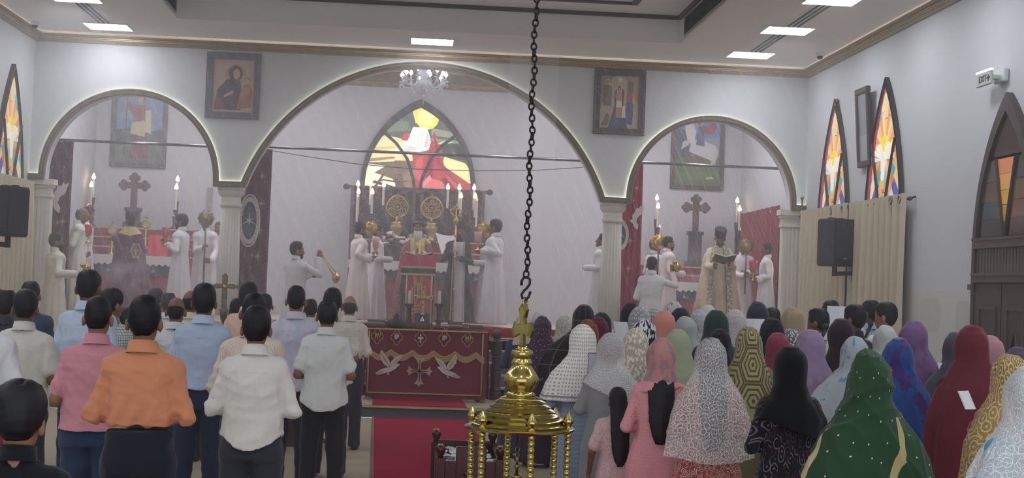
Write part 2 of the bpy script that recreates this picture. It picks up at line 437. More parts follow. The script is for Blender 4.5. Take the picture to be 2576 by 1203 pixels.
# columns: fluted shaft, capital, base
stone = mat('column_stone', '#d6d1c7', 0.45, var=0.03)
def column(name, x, y, z0, pil=False):
    t = ob(name, None); t.location = (x, y, z0); t['kind'] = 'structure'
    if pil:
        s = MB().box(x-0.16, x+0.16, y-0.06, y+0.1, z0+0.2, 2.9)
        for k in range(5): s.box(x-0.14+0.06*k, x-0.14+0.06*k+0.035, y-0.075, y-0.06, z0+0.25, 2.86)
        struct('shaft', s, stone, t)
        c = MB()
        for (e, a, b) in ((0.02, 2.86, 2.9), (0.0, 2.9, 3.0), (0.03, 3.0, 3.04), (0.06, 3.04, 3.125)): c.box(x-0.16-e, x+0.16+e, y-0.08-e, y+0.1, a, b)
        struct('capital', c, stone, t)
        struct('base', MB().box(x-0.2, x+0.2, y-0.12, y+0.1, z0, z0+0.2), stone, t)
    else:
        struct('shaft', MB().lathe([(0.17, z0+0.2), (0.165, z0+0.9), (0.145, 2.84)], (x, y, 0), 96, flute=20, famp=0.14), stone, t, True)
        struct('capital', MB().lathe([(0.15, 2.82), (0.165, 2.84), (0.165, 2.87), (0.15, 2.88), (0.15, 2.97), (0.17, 2.99), (0.2, 3.03), (0.205, 3.06), (0.19, 3.07), (0.21, 3.09), (0.21, 3.125)], (x, y, 0), 32), stone, t, False, 30)
        struct('base', MB().lathe([(0.23, z0), (0.23, z0+0.06), (0.2, z0+0.08), (0.215, z0+0.12), (0.18, z0+0.17), (0.175, z0+0.21)], (x, y, 0), 32), stone, t, False, 30)
column('column_left', -2.72, 21.95, ZF); column('column_right', 3.12, 21.95, ZF)
column('pilaster_column_left', -5.54, 21.9, ZF, True); column('pilaster_column_right', 5.93, 21.9, ZF, True)
# curtain rods across the arches
steel = mat('rod_steel', '#8d8f96', 0.25, 0.9, var=0.03)
for k, (xa, xb, z, wd) in enumerate(((-5.4, -3.0, 3.75, 'left'), (-2.35, 2.75, 3.78, 'middle'), (3.38, 5.85, 3.79, 'right'))):
    t = thing('curtain_rod', 'long steel curtain rod across the %s arch' % wd, 'curtain rod', ((xa+xb)/2, 22.12, z), group='rods across the arches')
    part('rod', MB().tube([(xa, 22.13, z), (xb, 22.13, z)], 0.022, 10), steel, t, True)
    for x in (xa, xb): part('bracket', MB().box(x-0.03, x+0.03, 22.1, 22.16, z-0.04, z+0.04), steel, t)
p = [at(684, 379, 22.15), at(760, 392, 22.15), at(900, 413, 22.15), at(1050, 426, 22.15), at(1200, 430, 22.15), at(1340, 429, 22.15), at(1466, 421, 22.15)]
single('sagging_wire', MB().tube(p, 0.006, 6), mat('wire_dark', '#3c3d44', 0.5), 'thin dark wire sagging across the middle arch', 'wire')
# ------------------------------------------------------------------ windows, door, curtains and fittings of the side walls
leadm = mat('window_frame_dark', '#3a3634', 0.5, var=0.08)
GL = {}
def glass(colr, e=1.5):
    k = 'glass_%s_%g' % (colr.strip('#'), e)
    return mat(k, colr, 0.3, var=0.05, vscale=15, emit=e)
def lancet_frame(mb, c, hw, z0, z1, xa, xb, w_=0.05, n=14):
    o = lancet(c, hw, z0, z1, n, z0+0.15); i = lancet(c, hw-w_, z0+w_, z1-w_*2.4, n, z0+0.15)
    N = len(o); vs = [(xa, *p) for p in o]+[(xa, *p) for p in i]+[(xb, *p) for p in o]+[(xb, *p) for p in i]
    fs = []
    for k in range(N):
        q = (k+1) % N
        fs += [(k, q, N+q, N+k), (2*N+k, 2*N+q, q, k), (3*N+q, 3*N+k, N+k, N+q)]
    mb.add(vs, fs); return i
def stained_window(name, X, sgn, c, z0, z1, hw=0.72, bright=0.4):
    """sgn: +1 when the room lies towards +x"""
    t = ob(name, None); t.location = (X, c, z0); t['kind'] = 'structure'
    mb = MB(); inner = lancet_frame(mb, c, hw, z0, z1, X, X+sgn*0.06, 0.04)
    if sgn > 0: mb.f = [f[::-1] for f in mb.f]
    part('window_frame', mb, leadm, t)
    xg = X+sgn*0.02; rnd = random.Random(5)
    cz = z0+0.56*(z1-z0)                         # the dove's place
    def pane(poly, colr, d=0.0):
        poly = clip_to(poly, inner)
        if len(poly) < 3 or area(poly) < 0.0006: return
        poly = shrink(poly, 0.006)
        m = MB().prism(poly, xg+sgn*d, xg+sgn*(d+0.012), 'x')
        part('pane', m, glass(colr, bright), t)
    part('leading', MB().prism(inner, X+sgn*0.005, X+sgn*0.022, 'x'), leadm, t)
    colA = ['#f2c98c', '#e0a063', '#f5dfa6', '#5fb2bd', '#e3b27a', '#4a4aa6', '#f0d48e', '#d99a5c', '#6cc0d8']
    N = 26
    for k in range(N):
        a0 = 2*math.pi*k/N+0.06; a1 = 2*math.pi*(k+1)/N+0.06; am = (a0+a1)/2
        up = math.sin(am) > -0.1
        rr = [0.13, 0.42, 0.75, 1.3] if up else [0.13, 0.5, 0.95, 2.4]
        for j in range(3):
            ra, rb = rr[j]+(0.05*(k % 3) if j else 0), rr[j+1]+0.05*(k % 3)
            if up: cc = ('#e5b07a', '#f3e3b8', '#62afc0', '#efd3a0', '#7fbccb')[(k*2+j) % 5] if j else ('#f3c27e', '#e79e60', '#f6d79b')[k % 3]
            else: cc = ('#efcf9a', '#4c49a8', '#f5e8b4', '#6abfd2', '#e0b07c')[(k+2*(j//2)) % 5] if j else ('#5fb2bd', '#df8f57', '#f1c088')[k % 3]
            q = [(c+ra*math.cos(a0), cz+ra*math.sin(a0)), (c+rb*math.cos(a0), cz+rb*math.sin(a0)), (c+rb*math.cos(a1), cz+rb*math.sin(a1)), (c+ra*math.cos(a1), cz+ra*math.sin(a1))]
            pane(q, cc)
    pane([(c-hw, z0), (c+hw, z0), (c+hw, z0+0.13), (c-hw, z0+0.13)], '#d4526e', 0.013)
    # side strip of red glass along the left curve
    L = lancet(c, hw-0.05, z0, z1, 14, z0+0.15)
    lft = [p for p in L if p[0] >= c] if sgn < 0 else [p for p in L if p[0] <= c]
    lft.sort(key=lambda p: p[1])
    for a, b in zip(lft[:-1], lft[1:]):
        s_ = -1 if sgn < 0 else 1
        q = [a, b, (b[0]+s_*0.09, b[1]), (a[0]+s_*0.09, a[1])]
        if sgn > 0: q = q
        if area(q) > 0.0005: part('pane', MB().prism(shrink(q, 0.003), xg+sgn*0.013, xg+sgn*0.024, 'x'), glass('#a8405f', bright*0.6), t)
    # disc and white bird in separate pieces
    def blob(pts, colr, d=0.016): part('pane', MB().prism(pts, xg+sgn*d, xg+sgn*(d+0.012), 'x'), glass(colr, bright), t)
    cir = lambda x, z, rx, rz, n=16: [(x+rx*math.cos(6.283*i/n), z+rz*math.sin(6.283*i/n)) for i in range(n)]
    blob(cir(c, cz+0.06, 0.12, 0.14), '#f7de3f')
    for s_ in (-1, 1):
        for k in range(6):
            a = R(10+17*k); b0 = (c+s_*0.07, cz-0.12); L_ = 0.34-0.03*k
            p1 = (b0[0]+s_*L_*math.cos(a), b0[1]+L_*math.sin(a)); p2 = (b0[0]+s_*(L_-0.03)*math.cos(a-0.2), b0[1]+(L_-0.03)*math.sin(a-0.2))
            blob([b0, p2, p1], '#f3f0e6', 0.018+0.001*k)
    blob(cir(c, cz-0.17, 0.08, 0.15), '#faf6ea', 0.026); blob(cir(c, cz-0.33, 0.055, 0.065), '#fbf8ee', 0.028)
    blob([(c-0.06, cz-0.38), (c+0.06, cz-0.38), (c+0.03, cz-0.5), (c-0.03, cz-0.5)], '#e7c46a', 0.02)
    # two dark curved glazing bars crossing low down
    for s_ in (-1, 1):
        pts = [(c+s_*0.45*(1-u)**1.3+s_*0.0, cz+0.12-(cz+0.12-z0)*u) for u in [i/8 for i in range(9)]]
        part('glazing_bar', MB().tube([(xg+sgn*0.04, p[0], p[1]) for p in pts], 0.02, 6), leadm, t)
    return t
stained_window('window_1', XR, -1, 20.22, 2.5, 4.66, 0.72)
stained_window('window_2', XR, -1, 18.02, 2.5, 4.66, 0.72)
stained_window('window_3', XL, 1, 20.6, 2.5, 4.66, 0.72, 0.3)
# curtains on a rod
def curtain(label, p0, p1, z0, z1, m, folds=10, amp=0.045, grom=True, name='curtain', group=None, taper=0.0, open_=0.0):
    p0, p1 = Vector(p0), Vector(p1); L = (p1-p0).length; d = (p1-p0)/L; nrm = Vector((-d.y, d.x, 0)); rnd = random.Random(int(abs(p0.x*37+p0.y*11)*10))
    ph = [rnd.uniform(-0.8, 0.8) for _ in range(folds+2)]
    def fn(u, v):
        s = u*folds; i = int(min(s, folds-1e-6)); z = z0+(z1-z0)*v
        wob = amp*(0.6+0.4*(1-v))*math.sin(6.283*s+0.5*ph[i]*(1-v))+0.012*math.sin(9*u+4*v)
        uu = u+0.012*math.sin(5*(1-v)+ph[i])*(1-v)+taper*(1-v)*(u-0.5)
        p = p0+d*(uu*L)+nrm*wob; return (p.x, p.y, z)
    t = thing(name, label, 'curtain', ((p0.x+p1.x)/2, (p0.y+p1.y)/2, z0), group=group)
    part('cloth', MB().sheet(fn, folds*12, 24), m, t, True)
    return t
def rings(t, pts, axis, m, r=0.045):
    for p in pts: part('grommet', MB().tube([(p[0]+(0 if axis == 'x' else r*math.cos(a)), p[1]+(r*math.cos(a) if axis == 'x' else 0), p[2]+r*math.sin(a)) for a in [6.283*i/14 for i in range(14)]], 0.011, 6, True), m, t, True)
cream = mat('curtain_cream', '#c5b9a2', 0.9, var=0.05, bump=0.15, bscale=90)
t = curtain('cream curtain on the right wall nearest the arches, behind the loudspeaker', (6.0, 21.62, 0), (6.0, 19.3, 0), 0.06, 3.1, cream, 10, 0.085); rings(t, [(5.97, 19.45, 3.02), (5.97, 20.0, 3.02)], 'x', steel)
t = curtain('cream curtain on the right wall, right of the loudspeaker', (6.0, 19.22, 0), (6.0, 16.98, 0), 0.06, 3.09, cream, 9, 0.085); rings(t, [(5.95, 17.08, 3.02), (5.95, 17.4, 3.02), (5.95, 19.1, 3.02)], 'x', steel)
curtain('cream curtain on the left wall behind the loudspeaker', (-5.58, 18.6, 0), (-5.58, 21.55, 0), 0.06, 3.06, cream, 13, 0.08)
for (x, ya, yb, wd) in ((6.02, 16.9, 21.72, 'right'), (-5.6, 18.5, 21.7, 'left')):
    t = thing('curtain_pole', 'dark metal curtain pole along the %s wall' % wd, 'curtain pole', (x, (ya+yb)/2, 3.02))
    part('pole', MB().tube([(x, ya, 3.02), (x, yb, 3.02)], 0.014, 8), mat('pole_dark', '#4a484c', 0.35, 0.7), t, True)
    for y in (ya+0.03, yb-0.03):
        part('bracket', MB().tube([(x, y, 3.02), (XR if x > 0 else XL, y, 3.05)], 0.012, 6), mat('pole_dark', '#4a484c'), t, True)
        part('finial', MB().ball((x, y-0.03 if y == ya+0.03 else y+0.03, 3.02), 0.03, 10, 6), mat('pole_dark', '#4a484c'), t, True)
t = thing('curtain_hook', 'thin dark metal hold-back rod on the right corner pilaster', 'hook', (6.0, 21.76, 3.05))
part('rod', MB().tube([(6.02, 21.68, 3.3), (6.02, 21.68, 3.02), (6.0, 21.66, 2.98)], 0.012, 6), mat('pole_dark', '#4a484c'), t, True)
part('knob', MB().ball((6.02, 21.68, 3.31), 0.03, 10, 6), steel, t, True)
# door
doorm = mat('door_wood', '#463b39', 0.45, var=0.12, vscale=9); doorl = mat('door_wood_light', '#574a46', 0.45, var=0.12, vscale=9); doorg = mat('door_gap', '#1b191c', 0.7)
def door(yc, hw):
    t = ob('door_1', None); t.location = (XR, yc, 0); t['kind'] = 'structure'
    mb = MB(); inner = lancet_frame(mb, yc, hw, 0, 3.95, XR, XR-0.12, 0.08, 18)
    # spring higher: straight jambs to 2.3 m
    mb = MB(); o = lancet(yc, hw, 0, 3.95, 14, 2.3); i_ = lancet(yc, hw-0.08, 0.0, 3.76, 14, 2.3); N = len(o)
    vs = [(XR, *p) for p in o]+[(XR, *p) for p in i_]+[(XR-0.08, *p) for p in o]+[(XR-0.08, *p) for p in i_]
    fs = []
    for k in range(N):
        q = (k+1) % N; fs += [(2*N+k, 2*N+q, 3*N+q, 3*N+k), (k, q, 2*N+q, 2*N+k), (N+q, N+k, 3*N+k, 3*N+q)]
    part('door_frame', mb.add(vs, fs), doorm, t)
    part('backing', MB().prism(i_, XR-0.01, XR-0.003, 'x'), doorg, t)
    part('transom', MB().box(XR-0.1, XR, yc-hw+0.07, yc+hw-0.07, 2.36, 2.47).box(XR-0.115, XR, yc-hw+0.07, yc+hw-0.07, 2.44, 2.47), doorl, t)
    part('head_rail', MB().box(XR-0.1, XR, yc-hw+0.07, yc+hw-0.07, 2.0, 2.1).box(XR-0.115, XR, yc-hw+0.07, yc+hw-0.07, 2.07, 2.1), doorl, t)
    n = 18; w_ = (2*hw-0.16)/n
    for k in range(n): part('plank', MB().box(XR-0.06, XR, yc-hw+0.08+w_*k+0.006, yc-hw+0.08+w_*(k+1)-0.006, 2.1, 2.36), doorl, t)
    for s in (-1, 1):
        ya, yb = sorted((yc+s*0.01, yc+s*(hw-0.09)))
        lf = part('door_leaf', MB().box(XR-0.07, XR-0.01, ya, yb, 0.02, 1.99), doorm, t)
        part('panel_moulding', MB().box(XR-0.085, XR-0.07, ya+0.12, yb-0.12, 1.72, 1.75).box(XR-0.085, XR-0.07, ya+0.12, yb-0.12, 0.2, 0.23).box(XR-0.085, XR-0.07, ya+0.12, ya+0.15, 0.23, 1.72).box(XR-0.085, XR-0.07, yb-0.15, yb-0.12, 0.23, 1.72), doorl, lf)
        cy = (ya+yb)/2
        pts = [(XR-0.075, cy+(yb-ya-0.34)/2*(1-(k/7)**1.5), 0.9+0.6*k/7) for k in range(8)]
        part('carved_arc', MB().tube(pts, 0.014, 6), doorg, lf)
        pts = [(XR-0.075, cy-(yb-ya-0.34)/2*(1-(k/7)**1.5), 0.9+0.6*k/7) for k in range(8)]
        part('carved_arc', MB().tube(pts, 0.01, 6), doorl, lf)
        part('hinge', MB().box(XR-0.13, XR-0.1, (yb-0.02 if s > 0 else ya-0.04), (yb+0.06 if s > 0 else ya+0.02), 1.92, 1.98), mat('hinge_grey', '#6f7074', 0.35, 0.6), lf)
        hx = yc+s*0.09
        part('handle', MB().tube([(XR-0.07, hx, 1.02), (XR-0.13, hx, 1.02), (XR-0.13, hx+s*0.1, 1.02)], 0.012, 8), mat('handle_steel', '#b9b6ae', 0.25, 0.9), lf, True)
    # coloured glass of the arch, mostly unlit, split by two curved bars
    arch = [p for p in lancet(yc, hw-0.09, 2.48, 3.74, 12, 2.48)]
    cols = [((yc+0.02, yc+hw), '#3d2a33', '#5a3a34'), ((yc-hw, yc-0.02), '#2b2d33', '#39424a')]
    dk = lambda c_: mat('door_glass_'+c_.strip('#'), c_, 0.12, var=0.35, vscale=4, spec=0.5)
    up = clip(arch, 0, -1, -3.3)
    part('pane', MB().prism(shrink(up, 0.015), XR-0.05, XR-0.03, 'x'), dk('#4a3230'), t)
    midp = clip_to([(yc-0.36, 3.28), (yc-0.02, 2.5), (yc+0.02, 2.5), (yc+0.36, 3.28)][::1], [(yc-9, 2.4), (yc+9, 2.4), (yc+9, 3.28), (yc-9, 3.28)])
    for k, (za, zb, c_) in enumerate(((3.12, 3.28, '#d98a5a'), (2.95, 3.12, '#e0a25c'), (2.8, 2.95, '#d6a437'), (2.62, 2.8, '#b98f3a'), (2.5, 2.62, '#8a4f46'))):
        q = clip(clip([(yc-0.02, 2.5), (yc+0.02, 2.5), (yc+0.24, 3.28), (yc-0.24, 3.28)], 0, 1, zb), 0, -1, -za)
        if len(q) > 2: part('pane', MB().prism(shrink(q, 0.006), XR-0.05, XR-0.035, 'x'), glass(c_, 0.2), t)
    for s in (-1, 1):
        for k, (za, zb) in enumerate(((2.48, 2.66), (2.66, 2.84), (2.84, 3.05), (3.05, 3.28))):
            q = clip(clip(arch, 0, 1, zb), 0, -1, -za)
            f = lambda z: 0.02+0.22*(z-2.5)/0.78
            q = clip_to(q, [(yc+s*f(za), za-0.01), (yc+s*2, za-0.01), (yc+s*2, zb+0.01), (yc+s*f(zb), zb+0.01)][::1 if s > 0 else -1])
            if len(q) > 2: part('pane', MB().prism(shrink(q, 0.006), XR-0.05, XR-0.035, 'x'), dk((('#3a2634', '#5a3a36', '#6b4a38', '#3a3a3e'), ('#2e2f36', '#33404a', '#5c4638', '#5a5048'))[s > 0][k]), t)
        part('glazing_bar', MB().tube([(XR-0.06, yc+s*0.02, 2.48), (XR-0.06, yc+s*0.09, 2.75), (XR-0.06, yc+s*0.24, 3.28)], 0.02, 6), doorm, t)
door(14.18, 0.78)
# exit sign, framed picture
t = thing('exit_sign', 'white lit exit sign box on the right wall above the door', 'sign', (XR-0.06, 14.5, 4.06), 0)
part('housing', MB().box(XR-0.06, XR-0.005, 14.28, 14.55, 4.08, 4.22, 0.012), mat('sign_white', '#cfd3d6', 0.4), t)
part('panel', MB().box(XR-0.17, XR-0.14, 14.36, 14.74, 4.06, 4.21, 0.008).box(XR-0.15, XR-0.05, 14.4, 14.5, 4.12, 4.16), mat('sign_acrylic', '#c3cac8', 0.25), t)
part('lamp', MB().box(XR-0.175, XR-0.135, 14.36, 14.74, 4.2, 4.225, 0.006), mat('sign_lamp', '#f4fbf6', 0.3, var=0, emit=1.2), t)
def lettering(txt, m, parent, size, mtx, name='lettering', ext=0.002):
    cu = bpy.data.curves.new(name, 'FONT'); cu.body = txt; cu.size = size; cu.extrude = ext; cu.align_x = 'CENTER'; cu.align_y = 'CENTER'
    o = bpy.data.objects.new('tmp', cu); C.objects.link(o)
    dg = bpy.context.evaluated_depsgraph_get(); me = bpy.data.meshes.new_from_object(o.evaluated_get(dg)); bpy.data.objects.remove(o)
    me.materials.clear(); me.materials.append(m); me.transform(mtx)
    return ob(name, me, parent)
# the sign's face looks to the camera (-y) end on the hall side: letters run along y on the -x face
mtx = Matrix(((0, 0, -1, -0.112), (-1, 0, 0, 0.06), (0, 1, 0, 0.07), (0, 0, 0, 1)))
lettering('EXIT', mat('sign_ink', '#23352f', 0.5), t, 0.1, mtx)
part('arrow', MB().prism([(14.37, 4.13), (14.42, 4.17), (14.42, 4.14), (14.46, 4.14), (14.46, 4.12), (14.42, 4.12), (14.42, 4.09)], XR-0.173, XR-0.169, 'x'), mat('sign_ink', '#23352f'), t)
t = thing('framed_picture', 'dark framed picture tilted forward between the two stained windows', 'picture', (6.0, 18.78, 3.56))
def tilt(mb, z0, z1, d):       # leans out from the wall at the top
    mb.v = [(v[0]-d*(v[2]-z0)/(z1-z0), v[1], v[2]) for v in mb.v]; return mb
f0, f1, g0, g1 = 18.52, 19.04, 3.56, 4.62
for nm, b in (('frame_rail', (f0, f1, g0, g0+0.08)), ('frame_rail', (f0, f1, g1-0.08, g1)), ('frame_rail', (f0, f0+0.07, g0+0.08, g1-0.08)), ('frame_rail', (f1-0.07, f1, g0+0.08, g1-0.08))):
    part(nm, tilt(MB().box(XR-0.07, XR-0.01, b[0], b[1], b[2], b[3], 0.01), g0, g1, 0.07), doorm, t)
part('picture', tilt(MB().box(XR-0.045, XR-0.03, f0+0.06, f1-0.06, g0+0.07, g1-0.07), g0, g1, 0.07), mat('print_grey', '#8b8d92', 0.15, var=0.15, vscale=3), t)
part('picture_band', tilt(MB().box(XR-0.047, XR-0.045, f0+0.07, f1-0.07, 3.62, 3.98), g0, g1, 0.07), mat('print_grey_light', '#9a9ca0', 0.15, var=0.1), t)
# loudspeakers on wall arms
spk = mat('speaker_black', '#23252c', 0.5, var=0.06); spg = mat('speaker_grille', '#2c2e36', 0.6, bump=0.4, bscale=300)
def speaker(label, px0, px1, py0, py1, Y, rz, wallx):
    c = at((px0+px1)/2, (py0+py1)/2, Y); wd = abs(at(px1, 600, Y).x-at(px0, 600, Y).x); hh = (py1-py0)*Y/FPX
    t = thing('loudspeaker', label, 'speaker', (c.x, c.y, c.z-hh/2), R(rz), 'wall loudspeakers')
    wd *= 0.78
    poly = [(-wd/2, -0.17), (wd/2, -0.17), (wd*0.36, 0.2), (-wd*0.36, 0.2)]
    b = MB(); n = 4; inn = shrink(poly, 0.02)
    b.v = [(p[0], p[1], 0) for p in inn]+[(p[0], p[1], 0.03) for p in poly]+[(p[0], p[1], hh-0.03) for p in poly]+[(p[0], p[1], hh) for p in inn]
    b.f = [(k*n+i, k*n+(i+1) % n, (k+1)*n+(i+1) % n, (k+1)*n+i) for k in range(3) for i in range(n)]+[(3, 2, 1, 0), (12, 13, 14, 15)]
    part('cabinet', b, spk, t, off=False)
    part('grille', MB().box(-wd/2+0.02, wd/2-0.02, -0.182, -0.17, 0.1, hh-0.04, 0.004), spg, t, off=False)
    part('horn', MB().prism([(-wd*0.3, 0.015), (wd*0.3, 0.015), (wd*0.18, 0.085), (-wd*0.18, 0.085)], -0.18, -0.169), mat('speaker_dark', '#14151a', 0.4), t, off=False)
    part('badge', MB().box(-0.035, 0.035, -0.187, -0.181, hh*0.16, hh*0.16+0.012), mat('badge_grey', '#9fa3aa', 0.4), t, off=False)
    part('handle', MB().box(-0.06, 0.06, 0.198, 0.215, hh*0.45, hh*0.5), spk, t, off=False)
    for x in (-wd*0.25, wd*0.25): part('mount', MB().box(x-0.03, x+0.03, -0.03, 0.03, hh-0.002, hh+0.015), spk, t, off=False)
    return t, c, hh
t, c, hh = speaker('black loudspeaker on an arm in front of the right cream curtains', 2057, 2146, 550, 672, 18.9, 28, XR)
part('back_panel', MB().box(0.1, 0.15, 0.19, 0.206, 0.06, hh-0.06), mat('speaker_plate', '#3d4049', 0.4), t, off=False)
t2 = thing('speaker_arm', 'black wall arm that carries the right loudspeaker', 'bracket', (c.x, c.y, c.z-hh/2-0.12))
part('arm', MB().tube([(c.x, c.y, c.z-hh/2-0.1), (c.x+0.12, c.y+0.02, c.z-hh/2-0.09), (XR-0.1, c.y+0.05, c.z-hh/2-0.08)], 0.03, 10), spk, t2, True)
part('socket', MB().tube([(c.x, c.y, c.z-hh/2+0.001), (c.x, c.y, c.z-hh/2-0.13)], 0.035, 12), spk, t2, True)
part('wall_plate', MB().box(XR-0.12, XR-0.09, c.y-0.05, c.y+0.15, c.z-hh/2-0.2, c.z-hh/2+0.04), spk, t2)
t, c, hh = speaker('black loudspeaker on an arm in front of the left cream curtain', -22, 68, 470, 594, 17.2, -28, XL)
t2 = thing('speaker_arm', 'black wall arm that carries the left loudspeaker', 'bracket', (c.x, c.y, c.z-hh/2-0.12))
part('arm', MB().tube([(c.x, c.y, c.z-hh/2-0.1), (c.x-0.12, c.y+0.02, c.z-hh/2-0.09), (XL+0.02, c.y+0.05, c.z-hh/2-0.08)], 0.03, 10), spk, t2, True)
part('socket', MB().tube([(c.x, c.y, c.z-hh/2+0.001), (c.x, c.y, c.z-hh/2-0.13)], 0.035, 12), spk, t2, True)
part('wall_plate', MB().box(XL, XL+0.03, c.y-0.05, c.y+0.15, c.z-hh/2-0.2, c.z-hh/2+0.04), spk, t2)
# dark pilaster strip between the two right curtains
struct('trim_8', MB().box(XR-0.09, XR, 19.26, 19.36, 0, 2.9), mat('strip_grey', '#5d5f68', 0.5))
# ------------------------------------------------------------------ figures: smooth implicit surfaces meshed with numpy
def smin(a, b, k):
    h = np.clip(0.5+0.5*(b-a)/k, 0, 1); return b+(a-b)*h-k*h*(1-h)
def cap(a, b, ra, rb):
    a = np.array(a, np.float32); ba = np.array(b, np.float32)-a; L = float(ba@ba)+1e-9
    def f(X, Y, Z):
        x, y, z = X-a[0], Y-a[1], Z-a[2]
        t = np.clip((x*ba[0]+y*ba[1]+z*ba[2])/L, 0, 1)
        return np.sqrt((x-ba[0]*t)**2+(y-ba[1]*t)**2+(z-ba[2]*t)**2)-(ra+(rb-ra)*t)
    return f
def ell(c, r, pw=2.0):
    m = min(r)
    def f(X, Y, Z):
        if pw != 2.0: return ((np.abs((X-c[0])/r[0])**pw+np.abs((Y-c[1])/r[1])**pw+np.abs((Z-c[2])/r[2])**pw)**(1/pw)-1)*m
        return (np.sqrt(((X-c[0])/r[0])**2+((Y-c[1])/r[1])**2+((Z-c[2])/r[2])**2)-1)*m
    return f
def vst(prof, pw=2.3, fold=None):
    """stack of flattened rings (z, half width, half depth, y centre, x centre); fold = (count, amount, phase, z where folds fade out)"""
    P = np.array([tuple(p)+(0,)*(5-len(p)) for p in prof], np.float32)
    P = P[np.argsort(P[:, 0])]
    def f(X, Y, Z):
        z = Z.ravel() if Z.size == max(Z.shape) else None
        g = lambda i: np.interp(Z, P[:, 0], P[:, i]).astype(np.float32)
        A, B, yc, xc = g(1), g(2), g(3), g(4)
        x, y = X-xc, Y-yc
        q = ((np.abs(x)/A)**pw+(np.abs(y)/B)**pw)**(1/pw)
        if fold:
            n, am, ph, z1 = fold[:4]
            th = np.arctan2(y/B, x/A)
            amp = am*1.25*np.clip((z1-Z)/max(1e-3, z1-P[0, 0]), 0, 1)
            q = q/(1+amp*(np.sin(n*th+ph+0.9*np.sin(3*th+ph))*0.7+0.3*np.sin((2*n+1)*th+2*ph)))
        d = (q-1)*np.minimum(A, B)*0.9
        return np.maximum(d, np.maximum(P[0, 0]-Z, Z-P[-1, 0]))
    return f
def union(fs, k):
    def f(X, Y, Z):
        d = None
        for g in fs:
            kk = k
            if isinstance(g, tuple): g, kk = g
            e = g(X, Y, Z); d = e if d is None else smin(d, e, kk)
        return d
    return f
def nets(fn, lo, hi, h, keep=None, disp=None):
    ax = [np.arange(lo[i], hi[i]+h, h, dtype=np.float32) for i in range(3)]
    X, Y, Z = ax[0][:, None, None], ax[1][None, :, None], ax[2][None, None, :]
    F = np.broadcast_to(fn(X, Y, Z), (len(ax[0]), len(ax[1]), len(ax[2])))
    s = F < 0
    a = s[:-1, :-1, :-1]; cnt = np.zeros(a.shape, np.int8)
    for i in (0, 1):
        for j in (0, 1):
            for k in (0, 1): cnt += s[i:i+a.shape[0], j:j+a.shape[1], k:k+a.shape[2]]
    act = (cnt > 0) & (cnt < 8)
    I = np.argwhere(act); n = len(I)
    idx = np.full(act.shape, -1, np.int32); idx[act] = np.arange(n)
    corner = {}
    for i in (0, 1):
        for j in (0, 1):
            for k in (0, 1): corner[i, j, k] = F[I[:, 0]+i, I[:, 1]+j, I[:, 2]+k]
    acc = np.zeros((n, 3), np.float32); c = np.zeros(n, np.float32)
    for p, v in corner.items():
        for d in range(3):
            if p[d] == 0:
                q = list(p); q[d] = 1; w_ = corner[tuple(q)]
                m = (v < 0) != (w_ < 0)
                t = np.where(m, v/np.where(m, v-w_, 1), 0)
                pt = np.tile(np.array(p, np.float32), (n, 1)); pt[:, d] = t
                acc[m] += pt[m]; c[m] += 1
    V = (acc/np.maximum(c, 1)[:, None]+I)*h+np.array(lo, np.float32)
    quads = []
    for d in range(3):
        e, f_ = (d+1) % 3, (d+2) % 3
        sl = [slice(None)]*3; sl[d] = slice(0, -1); s0 = s[tuple(sl)]
        sl[d] = slice(1, None); s1 = s[tuple(sl)]
        E = np.argwhere(s0 != s1)
        ok = (E[:, e] > 0) & (E[:, f_] > 0) & (E[:, e] < s.shape[e]-1) & (E[:, f_] < s.shape[f_]-1)
        E = E[ok]
        fl = s0[E[:, 0], E[:, 1], E[:, 2]]
        def g(de, df):
            Q = E.copy(); Q[:, e] -= de; Q[:, f_] -= df; return idx[Q[:, 0], Q[:, 1], Q[:, 2]]
        q = np.stack([g(1, 1), g(0, 1), g(0, 0), g(1, 0)], 1)
        q[~fl] = q[~fl][:, ::-1]
        quads.append(q)
    Q = np.concatenate(quads); Q = Q[(Q >= 0).all(1)]
    if disp is not None:
        N = vnorm(V, Q); V = V+N*disp(V)[:, None]
    if keep is not None:
        cen = V[Q].mean(1); fn_ = np.cross(V[Q[:, 2]]-V[Q[:, 0]], V[Q[:, 3]]-V[Q[:, 1]])
        fn_ /= np.linalg.norm(fn_, axis=1)[:, None]+1e-9
        Q = Q[keep(cen, fn_)]
        used = np.unique(Q); mp = np.full(len(V), -1, np.int32); mp[used] = np.arange(len(used)); V = V[used]; Q = mp[Q]
    return V.astype(np.float64), Q
def vnorm(V, Q):
    fnm = np.cross(V[Q[:, 2]]-V[Q[:, 0]], V[Q[:, 3]]-V[Q[:, 1]]); N = np.zeros_like(V)
    for i in range(4):
        for d in range(3): N[:, d] += np.bincount(Q[:, i], fnm[:, d], len(V))
    return N/(np.linalg.norm(N, axis=1)[:, None]+1e-9)
def wrinkle(seed, amp, freq=22.0, n=4, vert=0.5):
    rs = np.random.RandomState(seed); K = rs.normal(size=(n, 3)); K[:, 2] *= vert; K /= np.linalg.norm(K, axis=1)[:, None]
    W_ = rs.normal(size=(n, 3))*6; ph = rs.uniform(0, 6.28, n); fr = freq*rs.uniform(0.6, 1.5, n)
    def f(V):
        d = 0
        for i in range(n):
            s = np.sin(V@K[i]*fr[i]+ph[i]+1.4*np.sin(V@W_[i]+ph[i])); d = d+(1-np.abs(s))**2*1.4-0.45
        return amp*d/math.sqrt(n)
    return f
